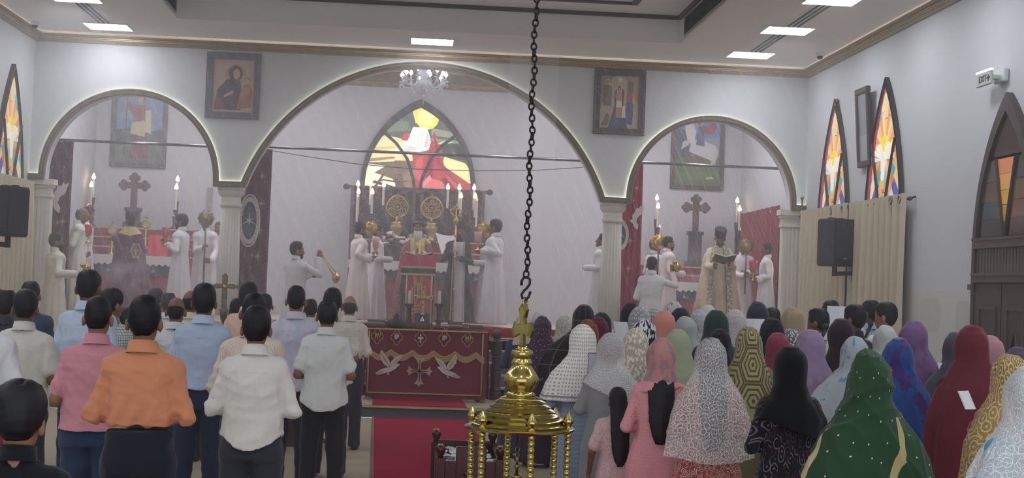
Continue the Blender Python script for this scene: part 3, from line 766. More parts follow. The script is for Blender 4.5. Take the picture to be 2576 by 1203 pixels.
def cloth_folds(seed, amp, arms, tuck, hem):
    """creases of a shirt: yoke seam, soft drag lines, rings round the elbows, bunching above the belt"""
    w1, w2 = wrinkle(seed, amp*1.5, 17, 5, 0.55), wrinkle(seed+50, amp*0.7, 38, 4, 0.7)
    def f(V):
        d = w1(V)+w2(V)
        x, y, z = V[:, 0], V[:, 1], V[:, 2]
        tor = np.abs(x) < 0.165
        d = d-0.004*np.exp(-((z-1.315+0.05*np.abs(x))/0.006)**2)*tor*(y < 0)
        arm = np.clip((np.abs(x)-0.17)/0.03, 0, 1)
        d = d+arm*amp*0.6*np.sin(z*85+x*30+seed+2*np.sin(y*25))*np.exp(-((z-1.12)/0.12)**2)
        if tuck: d = d+0.007*np.sin(x*70+seed+1.5*np.sin(z*20))*np.exp(-((z-hem-0.05)/0.07)**2)
        d = d-0.006*np.exp(-((np.abs(x)-0.168)/0.012)**2)*np.exp(-((z-1.2)/0.12)**2)*(y < 0.05)
        return d
    return f
def np_mesh(name, V, Q, extra=None):
    """quads plus optional extra (verts, faces) as one smooth mesh with a cylindrical uv map in metres"""
    me = bpy.data.meshes.new(name)
    if extra is not None and len(extra.v):
        o = len(V); V = np.concatenate([V, np.array(extra.v)]); F = [tuple(q) for q in Q.tolist()]+[tuple(i+o for i in f) for f in extra.f]
        me.from_pydata(V.tolist(), [], F)
    else:
        me.vertices.add(len(V)); me.vertices.foreach_set('co', V.astype(np.float32).ravel())
        me.loops.add(len(Q)*4); me.loops.foreach_set('vertex_index', Q.astype(np.int32).ravel())
        me.polygons.add(len(Q)); me.polygons.foreach_set('loop_start', np.arange(0, len(Q)*4, 4, dtype=np.int32))
        me.update(calc_edges=True)
    uv = me.uv_layers.new(name='map')
    li = np.empty(len(me.loops), np.int32); me.loops.foreach_get('vertex_index', li)
    U = np.stack([np.arctan2(V[:, 0], -V[:, 1])*0.25, V[:, 2]], 1)[li]
    uv.data.foreach_set('uv', U.astype(np.float32).ravel())
    me.shade_smooth(); me.materials.append(None); return me

# ---- hands: palm and five separate bent fingers
def frames(mb, rings, n=10):
    vs, fs = [], []
    for (c, u, v, a, b) in rings:
        for i in range(n):
            t = 2*math.pi*i/n; vs.append(c+u*(math.cos(t)*a)+v*(math.sin(t)*b))
    m = len(rings)
    for k in range(m-1):
        for i in range(n): fs.append((k*n+i, k*n+(i+1) % n, (k+1)*n+(i+1) % n, (k+1)*n+i))
    fs += [tuple(range(n-1, -1, -1)), tuple(range((m-1)*n, m*n))]
    mb.add(vs, fs)
def hand(mb, W_, d, nrm, side, curl=0.45, sc=1.0):
    """W_: wrist, d: direction of the hand, nrm: way the palm faces, side: +1 when the thumb lies along d x nrm"""
    W_ = Vector(W_); d = Vector(d).normalized(); nrm = Vector(nrm); nrm = (nrm-d*nrm.dot(d)).normalized(); t = d.cross(nrm)*side
    q = sc
    frames(mb, [(W_-d*0.03*q, t, nrm, 0.026*q, 0.02*q), (W_+d*0.01*q, t, nrm, 0.03*q, 0.018*q), (W_+d*0.05*q, t, nrm, 0.041*q, 0.016*q), (W_+d*0.09*q, t, nrm, 0.04*q, 0.012*q), (W_+d*0.1*q, t, nrm, 0.034*q, 0.007*q)])
    for k, (off, L, r) in enumerate(((0.03, 0.07, 0.0085), (0.01, 0.079, 0.009), (-0.011, 0.073, 0.0085), (-0.03, 0.057, 0.0075))):
        p = W_+d*(0.088*q)+t*(off*q); a = 0.15; pts = [p-d*0.02*q]; c = curl*(1+0.08*k)
        dirv = d
        for s_ in (0.45, 0.3, 0.25):
            a += c; dirv = d*math.cos(a)+nrm*math.sin(a); pts.append(pts[-1]+dirv*(L*s_*q) if len(pts) > 1 else p+dirv*(L*s_*q))
        pts.append(pts[-1]+dirv*0.004*q)
        mb.tube(pts, [r*q, r*q, r*0.93*q, r*0.8*q, r*0.35*q], 7)
    b = W_+d*0.02*q+t*0.026*q
    d1 = (d*0.7+t*0.6+nrm*0.35).normalized(); d2 = (d*0.95+t*0.1+nrm*(0.3+curl*0.6)).normalized()
    mb.tube([b-d1*0.015*q, b+d1*0.03*q, b+d1*0.035*q+d2*0.025*q, b+d1*0.035*q+d2*0.045*q, b+d1*0.035*q+d2*0.05*q], [0.014*q, 0.012*q, 0.0105*q, 0.009*q, 0.004*q], 7)

# ---- poses: (elbow, wrist, hand direction, palm normal) for the left and right arm, figure 1.70 m tall facing +y
def mirror(a): return tuple(tuple((-p[0], p[1], p[2])) for p in a)
CLASP = ((0.235, -0.02, 1.1), (0.1, 0.235, 1.1), (-0.75, 0.6, 0.15), (-0.5, -0.5, -0.1))
DOWN = ((0.245, -0.03, 1.09), (0.25, 0.06, 0.86), (0, 0.15, -1), (-1, 0, 0))
PRAY = ((0.23, 0.02, 1.12), (0.06, 0.25, 1.22), (-0.1, 0.4, 0.9), (-1, 0.1, 0))
BOOK = ((0.225, 0.0, 1.12), (0.1, 0.27, 1.2), (-0.25, 0.9, 0.3), (-0.4, 0, 1))
HOLD = ((0.23, 0.06, 1.12), (0.06, 0.3, 1.16), (-0.2, 0.9, 0.2), (-0.9, 0, 0.4))
RAISE = ((0.3, 0.2, 1.2), (0.22, 0.33, 1.42), (-0.1, 0.3, 0.95), (-0.6, 0.6, 0))
BACK = ((0.24, -0.1, 1.12), (0.09, -0.19, 0.98), (-0.8, -0.3, -0.4), (0.1, -1, 0.1))
HEADP = Vector((0, 0, 1.46))
def head_frame(turn=0.0, nod=0.0):
    """turn > 0 looks to the figure's left (-x) , nod > 0 looks down"""
    ct, st, cn, sn = math.cos(turn), math.sin(turn), math.cos(nod), math.sin(nod)
    def inv(X, Y, Z):
        x = X*ct+Y*st; y = -X*st+Y*ct; z = Z-HEADP.z
        return x, y*cn-z*sn, y*sn+z*cn+HEADP.z
    def fwd(p):
        x, y, z = p[0], p[1], p[2]-HEADP.z
        y, z = y*cn+z*sn, -y*sn+z*cn
        return Vector((x*ct-y*st, x*st+y*ct, z+HEADP.z))
    return inv, fwd
def in_frame(f, inv): return lambda X, Y, Z: f(*inv(X, Y, Z))
_cache = {}
def body_mesh(arms, turn=0, nod=0, h=0.012, fem=False, hands=True, sleeve='long', face=False):
    key = ('body', arms, turn, nod, h, fem, hands, sleeve, face)
    if key in _cache: return _cache[key]
    inv, fwd = head_frame(turn, nod)
    sk = [ell((0, -0.002, 1.597), (0.074, 0.094, 0.106)), (ell((0, 0.036, 1.52), (0.055, 0.055, 0.062)), 0.03), (ell((0.084, -0.012, 1.56), (0.014, 0.024, 0.036)), 0.006), (ell((-0.084, -0.012, 1.56), (0.014, 0.024, 0.036)), 0.006)]
    if face:
        sk += [(cap((0, 0.088, 1.588), (0, 0.112, 1.545), 0.009, 0.015), 0.012), (cap((-0.042, 0.08, 1.607), (0.042, 0.08, 1.607), 0.011, 0.011), 0.015),
               (ell((0, 0.09, 1.505), (0.025, 0.012, 0.01)), 0.008), (ell((0, 0.078, 1.478), (0.026, 0.02, 0.02)), 0.02), (ell((0.042, 0.066, 1.555), (0.02, 0.02, 0.02)), 0.02), (ell((-0.042, 0.066, 1.555), (0.02, 0.02, 0.02)), 0.02)]
    head = union(sk, 0.03)
    if face:
        so = [ell((sx*0.031, 0.1, 1.586), (0.015, 0.016, 0.011)) for sx in (-1, 1)]; h0 = head
        head = lambda X, Y, Z: np.maximum(np.maximum(h0(X, Y, Z), -so[0](X, Y, Z)), -so[1](X, Y, Z))
    nb = fwd((0, -0.01, 1.54))
    w_ = 0.9 if fem else 1.0
    fs = [in_frame(head, inv), (cap((0, -0.015, 1.36), tuple(nb), 0.056*w_, 0.049*w_), 0.02), (ell((0, 0.01, 1.31), (0.12*w_, 0.05, 0.07)), 0.04)]
    mb = MB()
    lo, hi = [-0.17, -0.14, 1.25], [0.17, 0.2, 1.74]
    if arms:
        for sgn, A in zip((-1, 1), arms):
            e, wr, dd, nn = [Vector((p[0]*sgn, p[1], p[2])) for p in A]
            sh = Vector((0.142*w_*sgn, 0, 1.338))
            fs += [(cap(sh, e, (0.043 if sleeve == 'short' else 0.03)*w_, (0.039 if sleeve == 'short' else 0.026)*w_), 0.02), (cap(e, wr, (0.038 if sleeve == 'short' else 0.026)*w_, 0.025*w_), 0.012)]
            if hands: hand(mb, wr, dd, nn, sgn if False else -sgn, 0.45)
            for p in (sh, e, wr):
                for i in range(3): lo[i] = min(lo[i], p[i]-0.06); hi[i] = max(hi[i], p[i]+0.06)
    V, Q = nets(union(fs, 0.02), lo, hi, h)
    me = np_mesh('person_body', V, Q, mb); _cache[key] = me; return me
def hair_mesh(style='short', turn=0, nod=0, h=0.012, seed=1):
    key = ('hair', style, turn, nod, h, seed)
    if key in _cache: return _cache[key]
    inv, fwd = head_frame(turn, nod); rs = np.random.RandomState(seed)
    t = rs.uniform(-0.004, 0.006)
    cap_ = ell((0, -0.006, 1.6), (0.081+t, 0.103+t, 0.117+t), 2.5)
    nape = 1.5+rs.uniform(-0.01, 0.015)
    def short(X, Y, Z):
        line = np.interp(Y, [-0.12, -0.05, -0.02, 0.02, 0.05, 0.075, 0.12], [nape, nape, nape+0.04, nape+0.075, nape+0.09, nape+0.16, nape+0.19])
        tp = 1-0.2*np.clip((1.585-Z)/0.1, 0, 1)
        d = np.maximum(cap_(X/tp, (Y-0.02)/(0.4+0.6*tp)+0.02, Z), (line-Z)*0.8)
        if style == 'bald': d = np.maximum(d, Z+0.35*Y-1.6)
        if style == 'balding':
            d = np.maximum(d, -ell((0, 0.0, 1.72), (0.05, 0.075, 0.035))(X, Y, Z))
        if style == 'crew': d = d+0.004
        if style == 'thick': d = smin(d, np.maximum(ell((0, -0.015, 1.625), (0.1, 0.118, 0.118), 2.3)(X, Y, Z), line+0.035-Z), 0.02); d = np.maximum(d, -ell((0.012, -0.06, 1.76), (0.014, 0.09, 0.04))(X, Y, Z))
        return d
    fs = [in_frame(short, inv)]; lo, hi = [-0.13, -0.16, 1.42], [0.13, 0.17, 1.76]
    if style == 'long':
        def lng(X, Y, Z): return union([short, (vst([(0.96, 0.03, 0.012, -0.118), (1.02, 0.06, 0.024, -0.122), (1.12, 0.086, 0.032, -0.125), (1.35, 0.096, 0.042, -0.105), (1.5, 0.085, 0.07, -0.04), (1.6, 0.07, 0.07, -0.02)], 2.0, (5, 0.1, seed, 1.6)), 0.03)], 0.03)(X, Y, Z)
        fs = [in_frame(lng, inv)]; lo[2] = 0.95; lo[1] = -0.24
    if style == 'bun':
        fs.append((in_frame(ell((0, -0.085, 1.53), (0.045, 0.03, 0.045)), inv), 0.015)); lo[1] = -0.2
    V, Q = nets(union(fs, 0.01), lo, hi, h, disp=wrinkle(seed+7, 0.0025, 70, 4, 0.6))
    me = np_mesh('person_hair', V, Q); _cache[key] = me; return me
TORSO = [(0.7, 0.204, 0.172), (0.85, 0.2, 0.168), (0.97, 0.184, 0.143), (1.1, 0.174, 0.126), (1.22, 0.18, 0.13), (1.32, 0.168, 0.118), (1.38, 0.125, 0.092), (1.43, 0.082, 0.072), (1.47, 0.062, 0.06)]
def sleeves(arms, style, r=1.0, flare=0.0):
    fs = []
    for sgn, A in zip((-1, 1), arms):
        e, wr = [Vector((p[0]*sgn, p[1], p[2])) for p in A[:2]]; sh = Vector((0.142*sgn, 0, 1.338)); fs.append((ell(sh, (0.066*r, 0.07*r, 0.07*r)), 0.07))
        if style == 'short':
            m = sh+(e-sh)*0.72; fs.append((cap(sh, m, 0.064*r, 0.068*r), 0.018))
        elif style == 'half':
            m = e+(wr-e)*0.15; fs += [(cap(sh, e, 0.06*r, 0.056*r), 0.018), (cap(e, m, 0.056*r, 0.056*r), 0.02)]
        else:
            w2 = wr-(wr-e).normalized()*0.015
            fs += [(cap(sh, e, 0.058*r, 0.049*r), 0.014), (cap(e, w2, 0.05*r, (0.04+flare)*r), 0.014)]
    return fs
def bounds(arms, pad=0.08):
    lo, hi = [-0.3, -0.25], [0.3, 0.25]
    for sgn, A in zip((-1, 1), arms):
        for p in A[:2]:
            for i, v in enumerate((p[0]*sgn, p[1])): lo[i] = min(lo[i], v-pad); hi[i] = max(hi[i], v+pad)
    return lo, hi
def shirt_mesh(arms, sleeve='long', hem=0.8, tail=0.07, wd=1.0, dp=1.0, h=0.012, seed=1, amp=0.006, tuck=False):
    key = ('shirt', arms, sleeve, hem, tail, wd, dp, h, seed, amp, tuck)
    if key in _cache: return _cache[key]
    P = [(z, a*(1+(wd-1)*min(1, max(0, (1.4-z)/0.3))), b*(1+(dp-1)*min(1, max(0, (1.4-z)/0.3)))) for z, a, b in TORSO]
    if tuck: P = [(z, a*(0.88 if z < 0.98 else 1.04 if z < 1.15 else 1), b*(0.84 if z < 0.98 else 1.06 if z < 1.15 else 1)) for z, a, b in P]
    tor = vst(P, 2.3, (7, 0.025, seed, 1.3))
    base = union([tor]+sleeves(arms, sleeve), 0.03)
    def hemz(x): return hem+tail*np.clip(np.abs(x)/0.19, 0, 1)**2
    nk = cap((0, 0.01, 1.46), (0, 0.06, 1.56), 0.05, 0.07)
    f = lambda X, Y, Z: np.maximum(np.maximum(base(X, Y, Z), hemz(X)-Z), -nk(X, Y, Z))
    lo, hi = bounds(arms)
    V, Q = nets(f, (lo[0], lo[1], hem-0.03), (hi[0], hi[1], 1.5), h, disp=cloth_folds(seed, amp, arms, tuck, hem))
    me = np_mesh('shirt', V, Q); _cache[key] = me; return me
def collar_mesh(stand=False):
    key = ('collar', stand)
    if key in _cache: return _cache[key]
    mb = MB(); n = 20
    prof = [(0.063, 1.425), (0.066, 1.475), (0.07, 1.478), (0.078, 1.44), (0.086, 1.415)] if not stand else [(0.063, 1.43), (0.064, 1.49), (0.068, 1.49), (0.072, 1.43)]
    vs, fs = [], []
    for (r, z) in prof:
        for i in range(n+1):
            a = R(110)+R(320)*i/n
            vs.append((r*math.cos(a)*1.02, r*math.sin(a)*1.02-0.012, z-0.02*max(0, math.sin(a))+0.012*max(0, -math.sin(a))))
    for k in range(len(prof)-1):
        for i in range(n): fs.append((k*(n+1)+i+1, k*(n+1)+i, (k+1)*(n+1)+i, (k+1)*(n+1)+i+1))
    mb.add(vs, fs); me = np_mesh('collar', np.array(mb.v), np.zeros((0, 4), int)) if False else mb.mesh('collar', [], True)
    me.materials.append(None); _cache[key] = me; return me
def trousers_mesh(stance=0.1, h=0.013, seed=1, top=1.02, wd=1.0):
    key = ('trousers', stance, h, seed, top, wd)
    if key in _cache: return _cache[key]
    fs = [vst([(0.8, 0.165*wd, 0.112*wd, -0.01), (0.9, 0.17*wd, 0.113*wd, -0.008), (1.0, 0.165*wd, 0.118*wd), (top, 0.162*wd, 0.115*wd)], 2.4)]
    for s in (-1, 1):
        fs += [(cap((0.088*s*wd, -0.01, 0.84), (stance*s, 0.005, 0.48), 0.095*wd, 0.074*wd), 0.04), (cap((stance*s, 0.005, 0.48), ((stance+0.012)*s, -0.01, 0.06), 0.074*wd, 0.064*wd), 0.03)]
    base = union(fs, 0.03); f = lambda X, Y, Z: np.maximum(base(X, Y, Z), 0.035-Z)
    V, Q = nets(f, (-0.3, -0.22, 0.0), (0.3, 0.22, top+0.03), h, disp=wrinkle(seed+3, 0.006, 18, 4, 0.9))
    me = np_mesh('trousers', V, Q); _cache[key] = me; return me
def shoe_mesh(s, stance=0.1):
    key = ('shoe', s, stance)
    if key in _cache: return _cache[key]
    x = (stance+0.012)*s
    f = union([ell((x+0.01*s, 0.07, 0.035), (0.046, 0.13, 0.045)), (ell((x, -0.035, 0.05), (0.04, 0.055, 0.055)), 0.03)], 0.03)
    V, Q = nets(lambda X, Y, Z: np.maximum(f(X, Y, Z), 0.002-Z), (x-0.08, -0.12, -0.02), (x+0.08, 0.24, 0.12), 0.014)
    me = np_mesh('shoe', V, Q); _cache[key] = me; return me
def gown_mesh(arms, sleeve='long', hem=0.06, wide=0.27, deep=0.2, waist=1.0, fold=(9, 0.06, 1), sh=1.0, h=0.014, seed=1, amp=0.005, flare=0.012, sw=0.0, hip=1.0):
    """cassock, robe or dress"""
    key = ('gown', arms, sleeve, hem, wide, deep, waist, fold, sh, h, seed, amp, flare, sw, hip)
    if key in _cache: return _cache[key]
    P = [(hem, wide, deep), (0.5, (wide+0.19)/2*hip, (deep+0.14)/2), (0.85, 0.195*hip, 0.145), (1.05, 0.165*waist, 0.122), (1.22, 0.182*sh, 0.13), (1.33, 0.178*sh, 0.115), (1.39, 0.135*sh, 0.088), (1.44, 0.072, 0.066), (1.47, 0.06, 0.058)]
    base = union([vst(P, 2.2, fold+(1.15,))]+sleeves(arms, sleeve, sh, flare), 0.03)
    nk = cap((0, 0.01, 1.46), (0, 0.06, 1.56), 0.05, 0.07)
    f = lambda X, Y, Z: np.maximum(base(X, Y, Z), -nk(X, Y, Z))
    lo, hi = bounds(arms); m = max(0.3, wide+0.06)
    V, Q = nets(f, (min(lo[0], -m), min(lo[1], -deep-0.06), hem-0.02), (max(hi[0], m), max(hi[1], deep+0.06), 1.5), h, disp=wrinkle(seed, amp, 20, 4, 0.6))
    me = np_mesh('gown', V, Q); _cache[key] = me; return me
VEILS = {  # (z, half width, half depth, y centre)
    'shawl': [(1.12, 0.27, 0.2, 0.0), (1.25, 0.255, 0.175, -0.01), (1.34, 0.22, 0.155, -0.015), (1.41, 0.165, 0.14, -0.015), (1.48, 0.115, 0.125, -0.01), (1.56, 0.1, 0.118, -0.005), (1.62, 0.09, 0.108, -0.006), (1.67, 0.066, 0.08, -0.01), (1.7, 0.03, 0.035, -0.01)],
    'hijab': [(1.12, 0.225, 0.165, -0.01), (1.27, 0.215, 0.15, -0.01), (1.345, 0.18, 0.135, -0.01), (1.41, 0.125, 0.12, -0.01), (1.48, 0.1, 0.118, -0.005), (1.56, 0.095, 0.115, 0), (1.62, 0.09, 0.108, -0.006), (1.67, 0.066, 0.08, -0.01), (1.7, 0.03, 0.035, -0.01)],
    'drape': [(0.6, 0.3, 0.2, -0.02), (1.0, 0.275, 0.2, -0.02), (1.2, 0.25, 0.18, -0.02), (1.33, 0.205, 0.16, -0.02), (1.42, 0.15, 0.14, -0.015), (1.5, 0.112, 0.125, -0.01), (1.57, 0.1, 0.118, -0.005), (1.62, 0.09, 0.108, -0.006), (1.67, 0.066, 0.08, -0.01), (1.7, 0.03, 0.035, -0.01)],
    'tent': [(0.9, 0.31, 0.2, -0.02), (1.12, 0.265, 0.19, -0.02), (1.25, 0.22, 0.175, -0.02), (1.35, 0.18, 0.16, -0.02), (1.44, 0.14, 0.14, -0.015), (1.52, 0.115, 0.125, -0.01), (1.58, 0.1, 0.118, -0.005), (1.62, 0.09, 0.108, -0.006), (1.67, 0.066, 0.08, -0.01), (1.7, 0.03, 0.035, -0.01)],
    'neck': [(1.2, 0.15, 0.13, -0.02), (1.35, 0.145, 0.13, -0.02), (1.42, 0.118, 0.122, -0.015), (1.5, 0.1, 0.118, -0.01), (1.57, 0.094, 0.114, -0.004), (1.62, 0.09, 0.108, -0.006), (1.67, 0.066, 0.08, -0.01), (1.7, 0.03, 0.035, -0.01)],
}
def veil_mesh(kind='shawl', hem=1.1, slope=0.0, dip=0.0, wd=1.0, fold=(8, 0.05, 1), turn=0, nod=0, h=0.012, seed=1, amp=0.005, peak=0.0, skew=0.0):
    key = ('veil', kind, hem, slope, dip, wd, fold, turn, nod, h, seed, amp, peak, skew)
    if key in _cache: return _cache[key]
    inv, fwd = head_frame(turn, nod); c = fwd((0, -0.01, 1.602+peak))
    P = [(z, a*(1+(wd-1)*min(1, max(0, (1.5-z)/0.2))), b, y, skew*max(0, 1.5-z)) for z, a, b, y in VEILS[kind]]
    if hem < P[0][0]: P = [(hem-0.12, P[0][1]*1.04, P[0][2]*1.04, P[0][3], P[0][4])]+P
    hd = in_frame(ell((0, -0.01, 1.602+peak/2), (0.096, 0.116, 0.122+peak/2)), inv)
    # the part under the head follows it forward when nodding
    base = union([vst(P, 2.15, (fold[0], fold[1]*1.5, fold[2], 1.5)), (hd, 0.05)], 0.05)
    hz = lambda X, Y: hem+slope*X-dip*np.clip(1-(X/0.22)**2, 0, 1)*(Y < 0.05)
    f = lambda X, Y, Z: np.maximum(base(X, Y, Z), hz(X, Y)-Z)
    fcx = fwd((0, 0.11, 1.56))
    def keep(cn, nm):
        bottom = (nm[:, 2] < -0.55) & (cn[:, 2] < hz(cn[:, 0], cn[:, 1])+0.02)
        x, y, z = inv(cn[:, 0], cn[:, 1], cn[:, 2])
        facehole = (y > 0.045) & ((x/0.066)**2+((z-1.562)/0.098)**2 < 1)
        return ~(bottom | facehole)
    m = max(p[1] for p in P)+abs(skew)*0.6+0.05
    V, Q = nets(f, (-m, -0.3, hem-dip-abs(slope)*0.3-0.03), (m, 0.32, 1.78+peak), h, keep, wrinkle(seed, amp, 18, 4, 0.5))
    me = np_mesh('veil', V, Q); _cache[key] = me; return me

# ---- cloth
def cloth(name, col, pat=None, col2=None, col3=None, sc=30.0, th=0.3, alpha=1.0, band=None, ub=None, rough=0.85, var=0.07, bump=0.15):
    if name in _m: return _m[name]
    m = mat(name, col, rough, var=var, vscale=5, bump=bump, bscale=110, spec=0.15)
    T = NT(m); b = T.n['Principled BSDF']; b.inputs['Sheen Weight'].default_value = 0.15
    src = b.inputs['Base Color'].links[0].from_socket
    uvn = T.add('ShaderNodeUVMap', uv_map='map'); sp = T.add('ShaderNodeSeparateXYZ'); T.lk(uvn.outputs[0], sp.inputs[0]); u, v = sp.outputs[0], sp.outputs[1]
    c2 = lin(col2) if col2 else None; mask = None
    def vor(scale, feat='F1', rnd=1.0, warp=0.0):
        vn = T.add('ShaderNodeTexVoronoi', feature=feat); vn.voronoi_dimensions = '2D'; vn.inputs['Scale'].default_value = scale; vn.inputs['Randomness'].default_value = rnd
        vec = uvn.outputs[0]
        if warp:
            nz = T.add('ShaderNodeTexNoise'); nz.inputs['Scale'].default_value = scale*0.5; T.lk(vec, nz.inputs['Vector'])
            mx = T.add('ShaderNodeVectorMath', operation='MULTIPLY_ADD'); T.lk(nz.outputs['Color'], mx.inputs[0]); mx.inputs[1].default_value = (warp,)*3; T.lk(vec, mx.inputs[2]); vec = mx.outputs[0]
        T.lk(vec, vn.inputs['Vector']); return vn
    fr = lambda a, s, o=0.0: T.math('FRACT', T.math('MULTIPLY_ADD', a, s, o))
    lt = lambda a, x: T.math('LESS_THAN', a, x)
    mxm = lambda a, b_: T.math('MAXIMUM', a, b_)
    if pat == 'stripe': mask = lt(fr(u, sc), th)
    elif pat == 'check': mask = mxm(lt(fr(u, sc), th), lt(fr(v, sc), th))
    elif pat == 'dots': mask = lt(vor(sc, rnd=0.6).outputs['Distance'], th)
    elif pat == 'grid': mask = lt(vor(sc, rnd=0.0).outputs['Distance'], th)
    elif pat in ('floral', 'swirl'):
        vn = vor(sc, warp=0.03 if pat == 'swirl' else 0.015)
        mask = lt(fr(vn.outputs['Distance'], 3.0 if pat == 'swirl' else 2.2), th)
        if pat == 'swirl':
            nz = vor(sc*0.7); mask = T.math('MULTIPLY', mask, T.math('GREATER_THAN', nz.outputs['Distance'], 0.25))
        if col3:
            s2 = T.add('ShaderNodeSeparateXYZ'); T.lk(vn.outputs['Color'], s2.inputs[0])
            c2 = T.mix(lt(s2.outputs[0], 0.45), c2, lin(col3))
    elif pat == 'blotch':
        nz = T.add('ShaderNodeTexNoise'); nz.inputs['Scale'].default_value = sc; nz.inputs['Detail'].default_value = 3; T.lk(uvn.outputs[0], nz.inputs['Vector'])
        mask = T.math('GREATER_THAN', nz.outputs['Fac'], th)
    elif pat == 'lace':
        a = lt(vor(sc, 'DISTANCE_TO_EDGE', 0.9, 0.03).outputs['Distance'], 0.022)
        vn = vor(sc*0.5, warp=0.02); bb = lt(fr(vn.outputs['Distance'], 3.2), th)
        cc = lt(vor(sc*4, 'DISTANCE_TO_EDGE', 0.5).outputs['Distance'], 0.05)
        mask = mxm(mxm(a, bb), T.math('MULTIPLY', cc, 0.5))
    elif pat == 'eyelet':
        vn = vor(sc, rnd=0.15); mask = T.math('GREATER_THAN', vn.outputs['Distance'], th)
    elif pat == 'flowerlace':
        vn = vor(sc, warp=0.05); mask = mxm(lt(vn.outputs['Distance'], th), lt(vor(sc*1.7, 'DISTANCE_TO_EDGE', 1.0, 0.03).outputs['Distance'], 0.04))
    elif pat == 'hex':
        def hexd(ox, oy):
            a = T.math('SUBTRACT', T.math('ABSOLUTE', T.math('SUBTRACT', fr(u, sc/1.732, ox), 0.5)), 0.0); bq = T.math('ABSOLUTE', T.math('SUBTRACT', fr(v, sc/1.0, oy), 0.5))
            a = T.math('MULTIPLY', a, 1.732); return T.math('MAXIMUM', T.math('ADD', T.math('MULTIPLY', a, 0.866), T.math('MULTIPLY', bq, 0.5)), bq)
        d = T.math('MINIMUM', hexd(0, 0), hexd(0.5, 0.5)); mask = T.math('MULTIPLY', lt(fr(d, 7.0), th), T.math('GREATER_THAN', v, 1.06))
    if mask is not None and c2 is not None: src = T.mix(mask, src, c2)
    if band:
        for (z0, z1, bc) in band:
            f = T.math('MULTIPLY', T.math('GREATER_THAN', v, z0), lt(v, z1)); src = T.mix(f, src, lin(bc))
    if ub:
        for (u0_, u1_, vm, bc, kk) in ub:
            uu = T.math('SUBTRACT', u, T.math('MULTIPLY', T.math('SUBTRACT', v, vm), kk))
            f = T.math('MULTIPLY', T.math('MULTIPLY', T.math('GREATER_THAN', uu, u0_), lt(uu, u1_)), lt(v, vm)); src = T.mix(f, src, lin(bc))
    T.lk(src, b.inputs['Base Color'])
    if alpha < 1:
        a = T.math('MAXIMUM', T.math('MULTIPLY', mask, 0.95), alpha) if mask is not None else None
        if a is not None: T.lk(a, b.inputs['Alpha'])
        else: b.inputs['Alpha'].default_value = alpha
    return m
skins = [mat('skin_a', '#8a614c', 0.5, var=0.08, spec=0.3), mat('skin_b', '#976b54', 0.5, var=0.08, spec=0.3), mat('skin_c', '#775242', 0.5, var=0.08, spec=0.3), mat('skin_d', '#ad8067', 0.5, var=0.08, spec=0.3)]
hairm = mat('hair_black', '#16151b', 0.5, var=0.2, vscale=30, bump=0.18, bscale=220, spec=0.3)
hairg = mat('hair_grey', '#4a4848', 0.55, var=0.3, vscale=40, bump=0.4, bscale=160)
beardw = mat('beard_white', '#cfcac6', 0.7, var=0.12, vscale=40, bump=0.4, bscale=160)
shoem = mat('shoe_black', '#15151a', 0.45, var=0.05)
def put(name, me, m, parent):
    o = ob(name, me, parent)
    if len(o.material_slots): o.material_slots[0].link = 'OBJECT'; o.material_slots[0].material = m
    return o
def root(label, x, Y, h, rz=0, z=0.0, group=None, flip=False):
    t = thing('person', label, 'person', (x, Y, z), R(rz), group)
    s = h/1.715; t.scale = (-s if flip else s, s, s); return t
def place(px, py, Y, zfloor=0.0):
    """ground position and height of a figure whose head top shows at px, py from depth Y"""
    p = at(px, py, Y); return p.x, p.z-zfloor
def man(label, px, py, Y, shirt, trouser, arms=(CLASP, CLASP), sleeve='long', hem=0.8, tail=0.07, tuck=False, hair='short', hm=None, skin=0, rz=0, turn=0, nod=0, wd=1.0, dp=1.0, stance=0.1, h=0.012, seed=1, stand=False, group='men standing on the left', z=0.0, face=False, collar=True, hm2=None):
    x, ht = place(px, py, Y, z); ht -= 0.01
    t = root(label, x, Y, ht, rz, z, group)
    put('body', body_mesh(arms, turn, nod, 0.009 if face else h, sleeve=sleeve, face=face), skins[skin], t)
    put('shirt', shirt_mesh(arms, sleeve, hem, tail, wd, dp, h, seed, 0.006, tuck), shirt, t)
    if collar: put('collar', collar_mesh(stand), shirt, t)
    put('trousers', trousers_mesh(stance, h+0.002, seed, 1.02, max(1.0, wd*0.99)), trouser, t)
    for s in (-1, 1): put('shoe', shoe_mesh(s, stance), shoem, t)
    put('hair', hair_mesh(hair, turn, nod, h, seed), hm or hairm, t)
    return t
def woman(label, px, py, Y, veil, vm, dress, dm=None, arms=(CLASP, CLASP), sleeve='long', skin=1, rz=0, turn=0, nod=0.12, h=0.013, seed=1, hair='bun', group='women standing on the right', z=0.0, hm=None):
    """veil: keyword arguments of veil_mesh, dress: of gown_mesh"""
    x, ht = place(px, py, Y, z); ht -= 0.012
    t = root(label, x, Y, ht, rz, z, group)
    put('body', body_mesh(arms, turn, nod, h, True, sleeve=sleeve), skins[skin], t)
    d = dict(sh=0.92, h=h+0.001, seed=seed); d.update(dress); put('dress', gown_mesh(arms, sleeve, **d), dm or vm, t)
    put('hair', hair_mesh(hair, turn, nod, h, seed % 5), hm or hairm, t)
    for s in (-1, 1): put('shoe', shoe_mesh(s), shoem, t)
    v = dict(turn=turn, nod=nod, h=h, seed=seed); v.update(veil); put('veil', veil_mesh(**v), vm, t)
    return t
